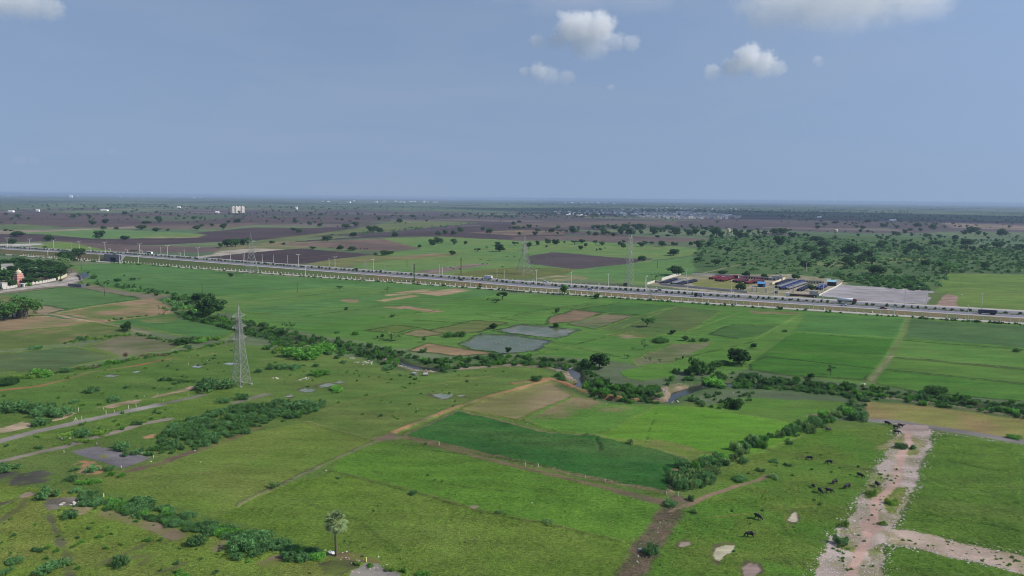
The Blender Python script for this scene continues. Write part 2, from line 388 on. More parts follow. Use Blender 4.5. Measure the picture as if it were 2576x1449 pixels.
F([(1028,882),(1075,864),(1250,890),(1150,896)], (154,126,96), (140,120,86), 8, bund=(BD,0.9,0.3), label='tan strip below the flooded paddies', tex=0.2)
F([(1158,868),(1208,840),(1292,844),(1388,858),(1345,884),(1270,890),(1190,880)], (118,122,114), (104,118,90), 7, name='flooded_paddy', h=-0.12, bund=(BD,1.0,0.4), wet=1.0, label='flooded paddy dotted with white egrets', tex=0.0, warp=0.8, rag=1.2)
F([(1238,833),(1310,817),(1458,830),(1405,852),(1300,842)], (122,122,104), (104,116,84), 6, name='flooded_paddy', h=-0.12, bund=(BD,1.0,0.4), wet=0.75, label='half drained paddy behind the egret paddy', tex=0.0, warp=0.8, rag=1.5)
F([(1992,834),(2012,790),(2285,800),(2262,851)], (84,132,66), (78,126,60), 20, h=0.25, bund=((98,142,62),1.3,0.3), label='smooth green paddy beside the long bund', tex=0.4)
F([(2290,803),(2660,826),(2660,882),(2264,851)], (78,112,68), (84,118,70), 20, h=0.25, bund=((92,134,58),1.3,0.3), label='dull green paddy at the right edge', tex=0.4)
F([(1884,912),(1990,838),(2258,856),(2212,930),(1930,898)], (66,122,30), (74,126,36), 16, h=0.3, bund=(BD,0.8,0.3), label='vivid green paddy, widest of the right side', tex=0.6)
F([(1884,912),(1930,899),(2212,931),(2172,956),(2000,946),(1890,932)], (66,120,34), (74,124,42), 14, h=0.3, bund=(BD,0.8,0.3), label='vivid strip below the widest paddy', tex=0.6)
F([(2262,856),(2660,886),(2660,935),(2242,898)], (92,138,58), (104,140,66), 12, bund=(BD,0.9,0.3), label='light grass strip at the right edge', tex=0.8)
F([(2240,900),(2660,938),(2660,975),(2222,928)], (98,134,58), (92,134,52), 16, bund=(BD,0.9,0.3), label='pale paddy strip, second from the creek on the right', tex=0.5)
F([(2220,931),(2660,978),(2660,1018),(2300,985),(2190,962)], (78,132,42), (88,134,50), 16, h=0.2, bund=(BD,0.9,0.3), label='vivid paddy strip beside the creek on the right', tex=0.5)
Lp([(1985,836),(2020,788)], 5.0, (104,140,68), (92,134,58), name='path', tex=0.8)
Lp([(1870,915),(1985,836)], 5.0, (98,138,60), (88,130,54), name='path', tex=0.8)
Lp([(2190,962),(2240,895),(2264,850),(2285,800)], 3.6, (112,142,78), (118,128,84), name='path', tex=0.6)
Lp([(2192,958),(2215,928),(2245,895)], 1.4, (136,130,100), (118,124,82), name='path', tex=0.3, own=True, label='faint footpath between the right hand paddies')
for a, b in [((1300,905),(1590,832)),((1480,812),(1690,828)),((1380,860),(1560,898)),((1100,846),(1210,838)),((1260,800),(1440,776)),((1040,806),(1280,818)),((1340,780),(1560,760)),
             ((960,800),(1180,770)),((1200,790),(1440,830)),((1640,796),(1560,830)),((1600,830),(1760,845)),((740,800),(960,770)),((1700,905),(1900,860))]:
    Lp([a, b], 1.0, BD, GB, name='bund', h=0.35, tex=0.8)

# ---- the near meadows
near = [(-120,950),(200,925),(430,885),(600,862),(700,880),(950,905),(1080,935),(1300,915),(1420,935),(1480,985),(1700,1005),(2100,1060),(2260,1060),(2700,1090),(2700,1700),(-300,1700)]
F(near, (98,126,60), (106,128,66), 22, label=None, name='meadow', own=False, tex=1.0)
F([(-120,955),(110,945),(430,888),(600,866),(700,885),(660,920),(560,960),(480,975),(330,1005),(180,1040),(-120,1085)], (100,130,60), (92,126,56), 14, name='meadow', label='rough meadow with puddles left of the near pylon', tex=1.0)
F([(-120,1090),(180,1045),(480,985),(600,975),(640,1000),(440,1058),(300,1090),(150,1135),(-120,1190)], (104,132,56), (96,124,54), 10, name='meadow', label='vacant plots between the two asphalt tracks', tex=1.0)
F([(660,900),(1000,935),(1290,925),(1390,945),(1300,972),(1160,1022),(990,1093),(930,1108),(770,1062),(820,1015),(660,985),(620,950)], (98,126,62), (108,126,66), 20, name='meadow', label='open meadow right of the near pylon', tex=1.0)
F([(250,1195),(400,1162),(640,1085),(770,1062),(932,1110),(850,1150),(710,1220),(600,1280),(540,1300),(400,1262),(270,1238)], (112,128,64), (104,128,58), 14, name='meadow', label='olive meadow beside the thorn bush belt', tex=1.0)
F([(955,1112),(1100,1130),(1320,1182),(1560,1240),(1660,1262),(1620,1350),(1560,1362),(1190,1282),(830,1186),(860,1152)], (90,128,46), (84,122,44), 10, name='meadow', label='thick green meadow in the middle foreground', tex=1.2)
F([(828,1188),(1190,1284),(1560,1364),(1620,1352),(1585,1449),(1560,1700),(900,1700),(860,1400),(720,1350),(550,1300),(710,1222)], (96,124,48), (104,126,56), 14, name='meadow', label='broad foreground meadow beside the palmyra palm', tex=1.2)
F([(-200,1200),(240,1240),(420,1300),(640,1380),(820,1400),(860,1449),(880,1700),(-300,1700)], (106,130,54), (116,126,64), 12, name='meadow', label='rough weedy ground in the lower left corner', tex=1.2)
F([(1725,1272),(1800,1235),(1830,1175),(2060,1082),(2265,1072),(2240,1130),(2200,1185),(2165,1252),(2140,1312),(2095,1352),(2050,1449),(2000,1700),(1570,1700),(1600,1430),(1660,1340)], (80,118,42), (92,116,48), 9, name='meadow', label='pasture where the buffaloes graze', tex=1.2)
F([(1010,1100),(1155,1034),(1380,1090),(1510,1098),(1640,1128),(1735,1158),(1690,1200),(1680,1242),(1540,1216),(1320,1166),(1100,1116)], (44,94,44), (56,104,50), 12, h=0.4, bund=((122,112,80),1.2,0.3), label='dark green crop field in the centre', tex=0.9)
F([(1160,1030),(1310,975),(1392,962),(1445,996),(1300,1056)], (146,130,96), (126,126,74), 9, bund=((122,124,70),1.0,0.3), label='tan stubble field by the orange bank', tex=0.4)
F([(1312,1058),(1440,998),(1655,1018),(1505,1097),(1400,1082)], (90,132,56), (132,120,84), 14, h=0.15, bund=((98,136,60),1.0,0.25), label='young green field with a brown middle', tex=0.6, thr=(0.42, 0.62))
F([(1505,1098),(1655,1018),(1765,1026),(2055,1076),(1905,1142),(1832,1152),(1745,1158),(1640,1128)], (92,140,42), (98,138,48), 18, h=0.15, bund=((104,134,62),1.0,0.25), label='brightest green paddy beside the thorn hedge', tex=0.5)
F([(1505,1100),(1640,1106),(1740,1124),(1820,1148),(1740,1156),(1640,1126)], (130,126,74), (108,130,60), 8, own=False, tex=0.5)
F([(1770,1025),(1860,1000),(2120,1010),(2150,1030),(2040,1058),(2020,1070),(1900,1045)], (88,138,48), (98,128,58), 10, label='small green plots between creek and hedge', tex=0.7)
F([(2010,1048),(2100,1034),(2140,1032),(2060,1052)], (150,134,100), (130,126,84), 6, own=False, tex=0.3)
F([(2178,1003),(2300,1012),(2660,1055),(2660,1112),(2480,1095),(2330,1070),(2178,1052)], (132,132,68), (144,126,80), 10, name='meadow', label='yellow brown dry ground below the creek', tex=0.6)
F([(2350,1092),(2576,1122),(2700,1140),(2700,1410),(2576,1396),(2400,1358),(2262,1325),(2310,1180)], (80,114,40), (88,118,44), 8, h=0.2, name='field', label='dense green field right of the rubble track', tex=1.1)
F([(2232,1374),(2330,1388),(2576,1446),(2700,1475),(2700,1700),(2180,1700),(2212,1449)], (80,112,40), (90,116,46), 8, h=0.2, name='field', label='green field in the lower right corner', tex=1.1)
F([(2560,1125),(2700,1140),(2700,1400),(2576,1390)], (76,112,46), (92,124,52), 6, own=False, tex=1.0)
# ---- tracks, pads, bare soil
Lp([(-60,1000),(0,982),(100,970),(170,953),(230,935),(340,920),(440,900)], 2.2, (158,106,74), (120,118,66), 7, name='path', own=True, label='rusty red earth track across the left meadow', tex=0.2)
Lp([(500,896),(570,884)], 1.6, (150,122,84), (110,122,66), 5, tex=0.3)
Lp([(-80,1132),(0,1110),(100,1083),(230,1055),(330,1033),(405,1017)], 3.8, (160,154,146), (144,136,128), 7, name='asphalt_track', own=True, label='worn asphalt track with stone posts on the left', tex=0.05, rag=0.15)
Lp([(405,1017),(460,1005),(515,993)], 2.6, (122,118,106), (104,124,66), 5, tex=0.3)
F([(-60,1090),(0,1078),(60,1062),(110,1062),(60,1080),(0,1092)], (184,162,134), (150,140,104), 6, name='bare_earth', label='pale sandy patch beside the asphalt track', tex=0.1, rag=1.5)
F([(125,1056),(170,1040),(200,1036),(180,1048),(140,1060)], (190,164,134), (150,140,104), 4, name='bare_earth', label='sandy heap beside the stone posts', tex=0.1, rag=1.2)
F([(250,1025),(320,1010),(370,1003),(350,1012),(290,1026)], (168,142,118), (130,126,86), 5, name='bare_earth', own=False, tex=0.1, rag=1.2)
F([(380,998),(460,978),(490,970),(470,982),(395,1000)], (168,142,118), (130,126,86), 5, name='bare_earth', own=False, tex=0.1, rag=1.2)
F([(465,975),(490,969),(505,972),(480,980)], (176,148,124), None, 5, name='bare_earth', own=False, tex=0.1, rag=1.0)
Lp([(-80,1180),(0,1160),(90,1140),(160,1125),(230,1102),(300,1085),(350,1068),(425,1054)], 2.8, (156,144,128), (138,130,118), 6, name='asphalt_track', own=True, label='broken asphalt track leading to the square pad', tex=0.1)
Lp([(585,1014),(640,1000),(670,992)], 2.4, (132,124,112), None, 6, tex=0.2)
F([(178,1134),(245,1122),(380,1152),(312,1178),(214,1150)], (118,114,122), (130,124,126), 4, name='asphalt_pad', label='square grey asphalt pad among thorn bushes', tex=0.05, warp=0.3)
F([(225,1140),(262,1144),(280,1152),(255,1150)], (122,126,84), None, 3, own=False, tex=0.4, rag=1.0)
Lp([(320,1185),(400,1168),(480,1138),(560,1112),(620,1086),(655,1072)], 3.0, (112,94,80), (112,122,66), 6, tex=0.5, name='bare_earth', own=True, label='strip of turned brown earth below the thorn bushes')
F([(358,1098),(385,1090),(400,1094),(375,1104)], (180,140,100), None, 4, name='bare_earth', own=True, label='orange earth patch among the thorn bushes', tex=0.1, rag=0.8)
F([(195,1165),(232,1160),(260,1182),(235,1196),(212,1190)], (176,130,96), (160,140,104), 4, name='bare_earth', own=True, label='orange earth heap below the asphalt pad', tex=0.1, rag=1.0)
F([(-60,1185),(60,1190),(150,1185),(120,1205),(40,1222),(-60,1212)], (84,82,74), (100,118,62), 5, name='bare_earth', own=True, label='dark muddy patch at the left edge', tex=0.2, rag=2.0)
Lp([(-60,1280),(10,1265),(70,1245),(55,1275),(0,1310),(-40,1330)], 1.5, (96,90,76), (104,110,66), 4, tex=0.2, rag=0.5)
F([(45,1245),(65,1236),(88,1240),(75,1252),(50,1252)], (150,112,98), (160,140,118), 2.5, name='bare_earth', own=True, label='reddish ring of earth at the left edge', tex=0.1, rag=0.5)
F([(100,1278),(115,1256),(180,1250),(200,1262),(160,1275),(120,1285)], (142,130,116), (108,102,92), 3, name='bare_earth', own=True, label='pale trodden earth beside rubble at left', tex=0.1, rag=1.0)
F([(160,1290),(195,1272),(225,1275),(215,1288),(175,1298)], (184,164,132), (140,130,90), 3, name='bare_earth', own=False, tex=0.1, rag=0.8)
Lp([(270,1290),(330,1308),(400,1330),(450,1350)], 3.4, (138,118,100), (120,122,78), 5, tex=0.2, name='path', own=True, label='trodden dirt strip under the foreground thorn belt')
F([(520,1372),(560,1350),(590,1355),(570,1380),(530,1390)], (136,116,98), (110,120,66), 4, name='bare_earth', own=False, tex=0.2, rag=1.0)
F([(630,1415),(680,1398),(720,1400),(700,1420),(650,1430)], (136,114,96), (110,118,66), 4, name='bare_earth', own=False, tex=0.2, rag=1.0)
F([(790,1420),(850,1405),(890,1412),(900,1430),(860,1449),(820,1446)], (84,78,66), (100,112,60), 3, name='bare_earth', own=True, label='dark damp soil below the palm', tex=0.2, rag=0.8)
F([(815,1392),(870,1388),(920,1402),(960,1415),(930,1420),(860,1408)], (124,100,82), (112,118,64), 3, name='bare_earth', own=True, label='bare earth around the palm trunk', tex=0.1, rag=0.6)
F([(885,1442),(920,1418),(945,1420),(1000,1445),(1010,1480),(860,1480)], (140,132,128), (150,144,132), 3, name='concrete_pad', own=True, label='broken concrete slab at the bottom edge', tex=0.05, rag=0.4)
for pts in ([(120,1295),(150,1360),(165,1400),(180,1449)], [(245,1420),(310,1395),(380,1360)], [(340,1400),(385,1395),(360,1420)], [(400,1440),(440,1425),(460,1415)]):
    Lp(pts, 1.3, (98,96,72), (104,118,60), 3, tex=0.4, rag=0.6)
# bunds and paths in the centre
Lp([(600,1270),(644,1247),(711,1219),(764,1192),(856,1149),(936,1114),(975,1098)], 1.3, (112,112,82), (98,116,64), 4, name='bund', h=0.35, tex=0.8)
Lp([(975,1098),(1050,1064),(1150,1025),(1260,990),(1340,968),(1392,956)], 2.2, (166,128,92), (120,118,74), 9, name='bund', h=0.6, tex=0.5, own=True, label='orange brown earth bank beside the stubble field')
Lp([(930,1106),(975,1098),(1030,1104),(1100,1122),(1210,1150),(1320,1178),(1440,1206),(1560,1238),(1680,1262)], 1.7, (134,112,88), (112,104,72), 5, name='path', own=True, h=0.1, label='earthen path along the lower edge of the dark crop', tex=0.3)
F([(935,1104),(975,1094),(1010,1096),(1000,1106),(960,1112)], (122,104,86), (112,112,78), 3, own=False, tex=0.3, rag=1.0)
Lp([(770,1062),(850,1085),(930,1106)], 1.5, (116,124,76), (104,120,68), 5, name='bund', h=0.3, tex=0.7)
Lp([(830,1186),(1000,1226),(1190,1282),(1380,1322),(1560,1362)], 1.2, (88,108,52), (104,112,66), 4, name='bund', h=0.3, tex=0.9)
F([(1172,1277),(1192,1271),(1205,1276),(1190,1282)], (150,136,114), None, 3, name='bare_earth', own=False, rag=0.5, tex=0.1)
Lp([(1705,1258),(1680,1300),(1640,1360),(1605,1420),(1580,1470)], 5.6, (112,96,78), (92,92,64), 2.2, name='path', own=True, label='churned brown cart track in the foreground', tex=0.9, rag=1.1)
Lp([(1560,1238),(1640,1258),(1720,1268)], 3.0, (120,102,82), (104,100,72), 4, tex=0.4)
Lp([(1690,1285),(1740,1268),(1790,1245),(1840,1228),(1900,1210),(1930,1196)], 1.4, (140,116,94), (120,112,80), 4, name='path', own=True, label='narrow cattle path into the pasture', tex=0.2)
Lp([(1925,1130),(1990,1142),(2060,1158),(2160,1178),(2210,1186)], 1.1, (90,96,62), (100,118,56), 4, tex=0.6, h=-0.1)
Lp([(800,1035),(900,1005),(1000,985),(1100,965),(1240,945)], 2.2, (116,128,72), (108,126,66), 6, tex=0.7, h=0.15)
Lp([(2290,1180),(2380,1225),(2470,1240),(2580,1262)], 1.3, (92,116,60), (84,120,44), 4, tex=0.8)
# rubble track on the right
LR = [(2262,1074),(2240,1130),(2205,1180),(2196,1220),(2165,1250),(2140,1310),(2095,1350),(2040,1470)]
RR = [(2216,1470),(2235,1365),(2247,1330),(2262,1300),(2287,1240),(2302,1220),(2312,1180),(2337,1120),(2348,1080)]
RUB = LR + RR
F(RUB, (190,172,162), (150,142,112), 5, name='rubble_track', label='pale rubble strewn track on the right', tex=0.2, rag=0.5)
F([(2235,1330),(2300,1340),(2400,1362),(2576,1398),(2700,1424),(2700,1480),(2576,1442),(2330,1384),(2232,1368)], (188,166,150), (158,146,112), 5, name='dirt_track', label='dirt track branching to the right edge', tex=0.2, rag=0.4)
F([(2208,1245),(2225,1230),(2285,1225),(2278,1250),(2255,1300),(2235,1290),(2225,1262)], (112,130,66), (130,134,80), 3, own=False, tex=0.9, rag=0.8)
F([(2180,1225),(2200,1190),(2230,1200),(2220,1235),(2190,1255),(2175,1250)], (116,132,70), (140,136,100), 3, own=False, tex=0.9, rag=0.8)
F([(2205,1130),(2270,1090),(2300,1100),(2330,1110),(2300,1150),(2280,1140),(2260,1130)], (128,132,84), (150,140,110), 3, own=False, tex=0.7, rag=0.8)
F([(2110,1340),(2160,1320),(2200,1325),(2170,1360),(2140,1372),(2180,1390),(2150,1400),(2105,1380)], (122,134,74), (160,146,124), 3, own=False, tex=0.8, rag=0.8)
F([(2180,1385),(2230,1370),(2220,1410),(2190,1410)], (116,130,66), (150,142,112), 3, own=False, tex=0.8, rag=0.6)
Lp([(2290,1076),(2285,1110),(2268,1140),(2262,1175),(2256,1205),(2240,1228),(2210,1252),(2196,1275),(2198,1310),(2192,1330),(2185,1355),(2165,1385),(2150,1420),(2140,1470)], 1.9, (200,164,148), (188,158,144), 4, name='path', own=True, label='pinkish footpath winding down the rubble track', tex=0.05)
F([(2160,1315),(2190,1290),(2215,1320),(2230,1335),(2200,1345),(2170,1330)], (178,148,134), None, 4, own=False, tex=0.05, rag=0.5)
Lp([(2178,1056),(2250,1060),(2330,1073),(2450,1092),(2576,1112),(2700,1130)], 4.6, (134,128,126), (122,116,112), 6, name='gravel_track', own=True, label='grey gravel track below the dry ground', tex=0.1, rag=0.25)
F([(2255,1064),(2345,1072),(2335,1085),(2268,1085)], (170,150,142), None, 4, own=False, tex=0.05, rag=0.6)
# furrows, lodged streaks and foot tracks in the crops
for pts, w, c in (([(1650,1032),(1640,1070),(1625,1112)], 0.5, (70,112,36)), ([(1502,1102),(1506,1118),(1514,1134)], 0.6, (34,66,34)), ([(1672,1176),(1674,1200),(1688,1224)], 0.6, (34,66,34)), ([(1735,832),(1860,788)], 1.6, (112,142,72)), ([(1560,828),(1700,771)], 1.6, (108,138,72)),
        ([(1893,856),(1955,824),(2000,800)], 1.8, (112,144,72)), ([(1440,812),(1540,786)], 1.4, (104,134,68)), ([(1300,790),(1500,760)], 1.6, (70,104,50)), ([(640,760),(900,728)], 2.0, (74,112,58)), ([(700,775),(1000,745)], 2.0, (106,142,74)), ([(420,700),(620,712),(760,716)], 2.2, (78,114,66)),
        ([(500,690),(900,728)], 1.8, (104,138,84)), ([(1060,1130),(1240,1150),(1440,1190)], 0.7, (62,92,40)), ([(900,1180),(1100,1215),(1300,1240)], 0.6, (76,108,40)), ([(1000,1300),(1200,1340),(1450,1400)], 0.6, (104,124,56)), ([(760,1260),(900,1310),(1000,1390)], 0.6, (80,108,44)),
        ([(2380,1160),(2480,1180),(2600,1190)], 0.7, (70,100,40)), ([(2300,1290),(2420,1310),(2600,1345)], 0.6, (72,102,40)), ([(1780,1300),(1900,1290),(2060,1270)], 0.5, (110,118,62)), ([(1860,1200),(1960,1260),(1990,1330)], 0.5, (108,116,62)), ([(330,1200),(520,1190),(760,1110)], 0.5, (124,122,70))):
    Lp(pts, w, c, c, 5, tex=0.9, rag=0.5)
# puddles
PUD = [((1820,1388),[(1795,1395),(1803,1378),(1830,1372),(1850,1374),(1845,1388),(1825,1398),(1812,1411),(1798,1408)],(178,170,138),'khaki puddle, largest in the buffalo pasture'),
       ((1725,1368),[(1708,1372),(1716,1363),(1738,1363),(1735,1372),(1716,1376)],(160,140,122),'small brown puddle beside the cart track'),
       ((1890,1432),[(1868,1430),(1880,1418),(1905,1420),(1915,1435),(1895,1455),(1872,1450)],(150,128,116),'reddish puddle at the bottom edge'),
       ((1999,1302),[(1983,1308),(1994,1290),(2001,1286),(2008,1312),(1990,1313)],(182,168,142),'triangular pale puddle in the pasture'),
       ((1118,996),[(1085,992),(1104,990),(1128,993),(1136,990),(1130,1002),(1112,1004),(1098,999)],(142,148,146),'bright puddle in the open meadow'),
       ((770,982),[(752,981),(766,977),(790,979),(786,986),(760,986)],(142,148,146),'white puddle, leftmost of the meadow pools'),
       ((820,970),[(800,970),(820,964),(840,966),(832,972),(806,975)],(142,148,146),'shallow pool right of the leftmost meadow pool'),
       ((853,961),[(842,962),(850,958),(864,961),(856,964)],(142,146,144),'smallest meadow pool near the creek'),
       ((728,996),[(716,998),(726,993),(740,995),(734,1000)],(142,148,146),'small pool beside the thorn bushes'),
       ((495,922),[(484,922),(494,918),(508,921),(500,926)],(150,160,164),'small grey pool left of the near pylon'),
       ((576,915),[(560,915),(574,912),(596,914),(580,918)],(156,166,170),'grey pool right behind the near pylon'),
       ((340,936),[(331,936),(340,933),(350,935),(342,938)],(148,158,160),'tiny pool by the rusty track'),
       ((280,945),[(264,947),(272,943),(294,945),(284,949)],(150,158,156),'narrow pool, leftmost beside the rusty track'),
       ((1155,996),[(1146,995),(1160,993),(1168,996),(1156,998)],(150,150,140),'dull muddy pool right of the bright puddle')]
for c, pts, col, lab in PUD:
    F([(c[0] + (x - c[0]) * 1.35, c[1] + (y - c[1]) * 1.45) for x, y in pts], (92,86,66), (100,112,62), 2, own=False, tex=0.2, rag=0.4)
    F(pts, col, col, 3, name='puddle', h=-0.05, wet=1.0, label=lab, tex=0.0, warp=0.25)
F([(198,688),(219,686),(222,696),(210,702),(204,700)], (52,58,70), None, 3, name='canal_pool', wet=1.0, label='black water in the canal beside the ramp', tex=0.0, warp=0.2)
F([(172,715),(206,717),(215,722),(196,724),(174,721)], (58,64,74), None, 3, name='canal_pool', wet=1.0, label='dark canal water below the ramp wall', tex=0.0, warp=0.2)
# concrete ramp / village road by the temple
F([(-40,742),(6,730),(62,722),(104,715),(135,710),(162,703),(170,696),(176,688),(190,685),(196,688),(186,692),(194,697),(203,698),(205,704),(190,710),(172,718),(125,721),(62,728)], (184,174,164), (160,152,142), 5, name='village_road', label='pale concrete village road curving past the temple', tex=0.05, warp=0.2)
Lp([(62,727),(135,717),(170,708),(200,701)], 0.9, (112,104,96), None, 5, tex=0.05)
# creek channel
CREEK = PP([(430,752),(470,770),(480,795),(560,812),(640,832),(700,848),(760,860),(860,872),(950,890),(1005,912),(1040,921),(1090,926),(1160,916),(1290,908),(1390,914),(1435,928),(1452,950),(1470,972),(1540,996),(1660,1002),(1700,986),(1740,974),(1790,966),(1860,962),(2000,972),(2150,990),(2300,1004),(2450,1022),(2700,1052)])
PAINT.append(dict(kind='creek', pts=CREEK))
# rough banks and rubble by the water
for pts, w in (([(700,853),(745,862),(780,872)], 3.0), ([(950,893),(1000,918),(1040,930),(1090,935)], 3.0), ([(1160,928),(1290,918),(1380,925),(1420,935)], 4.0), ([(1660,1000),(1672,978),(1712,968)], 5.0), ([(1420,935),(1436,955)], 4.0)):
    Lp(pts, w, (150,134,112), (116,118,80), 3, tex=0.2, rag=0.6)
Lp([(1290,965),(1380,955),(1420,965),(1480,990),(1560,1000)], 3.2, (172,114,84), (120,110,70), 5, name='bare_earth', own=True, label='rust coloured dry reeds along the creek bank', tex=0.8, h=0.5, rag=0.6)
Lp([(1590,1003),(1660,1010)], 2.0, (166,120,92), (120,114,74), 4, tex=0.8, h=0.3)
Lp([(2180,998),(2300,1010),(2450,1032),(2640,1058)], 3.0, (128,124,98), (104,114,72), 4, tex=0.8, h=0.5)

FOREST = A(56, 74, 58)
# ------------------------------------------------------------------ evaluate on nested grids
ROAD_DIR = np.array([0.925, -0.38]); ROAD_DIR /= np.linalg.norm(ROAD_DIR)

def far_base(X, Y):
    """patchwork of distant fields where nothing else is drawn"""
    D = np.hypot(X, Y)
    a = X * ROAD_DIR[0] + Y * ROAD_DIR[1]; b = -X * ROAD_DIR[1] + Y * ROAD_DIR[0]
    a = a + 60 * (fbm(X, Y, 500, 3, 3) - 0.5); b = b + 60 * (fbm(X, Y, 500, 5, 3) - 0.5)
    ca = np.floor(a / 330 + 0.35 * _hash(np.floor(b / 150), np.floor(b * 0), 9)); cb = np.floor(b / 150)
    r = _hash(ca, cb, 21); r2 = _hash(ca, cb, 22)
    pal = np.array([A(88,76,80), A(78,69,75), A(94,112,80), A(106,120,84), A(112,100,94), A(84,108,74), A(100,116,78), A(122,114,94)])
    big = fbm(X, Y, 2600, 11, 3)
    brown = np.clip((0.58 - big) * 5, 0, 1) * np.clip((4200 - D) / 800, 0, 1)
    idx = np.where(r < brown * 0.85, np.where(r2 < 0.55, 0, np.where(r2 < 0.85, 1, 4)), np.where(r2 < 0.3, 2, np.where(r2 < 0.55, 5, np.where(r2 < 0.8, 6, np.where(r2 < 0.93, 3, 7)))))
    c = pal[idx.astype(int)]
    c = c * (0.92 + 0.16 * fbm(X, Y, 60, 13, 3))[:, None]
    # hedges and trees merge into darker tone on the far plain
    far = np.clip((D - 3500) / 4000, 0, 1)
    t = fbm(X, Y, 420, 15, 4)
    m = np.clip((t - 0.47) * 6, 0, 1) * (0.35 + 0.5 * far) + 0.25 * far
    return c * (1 - m[:, None]) + FOREST[None] * m[:, None]

def in_poly(x, y, poly):
    n = len(poly); ins = np.zeros(x.shape, bool); j = n - 1
    for i in range(n):
        xi, yi = poly[i]; xj, yj = poly[j]
        if yi != yj:
            c = ((yi > y) != (yj > y)) & (x < (xj - xi) * (y - yi) / (yj - yi) + xi)
            ins ^= c
        j = i
    return ins

def dist_line(x, y, pts, closed=False):
    d = np.full(x.shape, 1e9)
    n = len(pts)
    for i in range(n if closed else n - 1):
        ax, ay = pts[i]; bx, by = pts[(i + 1) % n]
        dx, dy = bx - ax, by - ay; L2 = dx * dx + dy * dy + 1e-9
        t = np.clip(((x - ax) * dx + (y - ay) * dy) / L2, 0, 1)
        d = np.minimum(d, np.hypot(x - ax - t * dx, y - ay - t * dy))
    return d

def sub(X, Y, pts, pad):
    x0, y0 = pts.min(0) - pad; x1, y1 = pts.max(0) + pad
    return np.nonzero((X > x0) & (X < x1) & (Y > y0) & (Y < y1))[0]

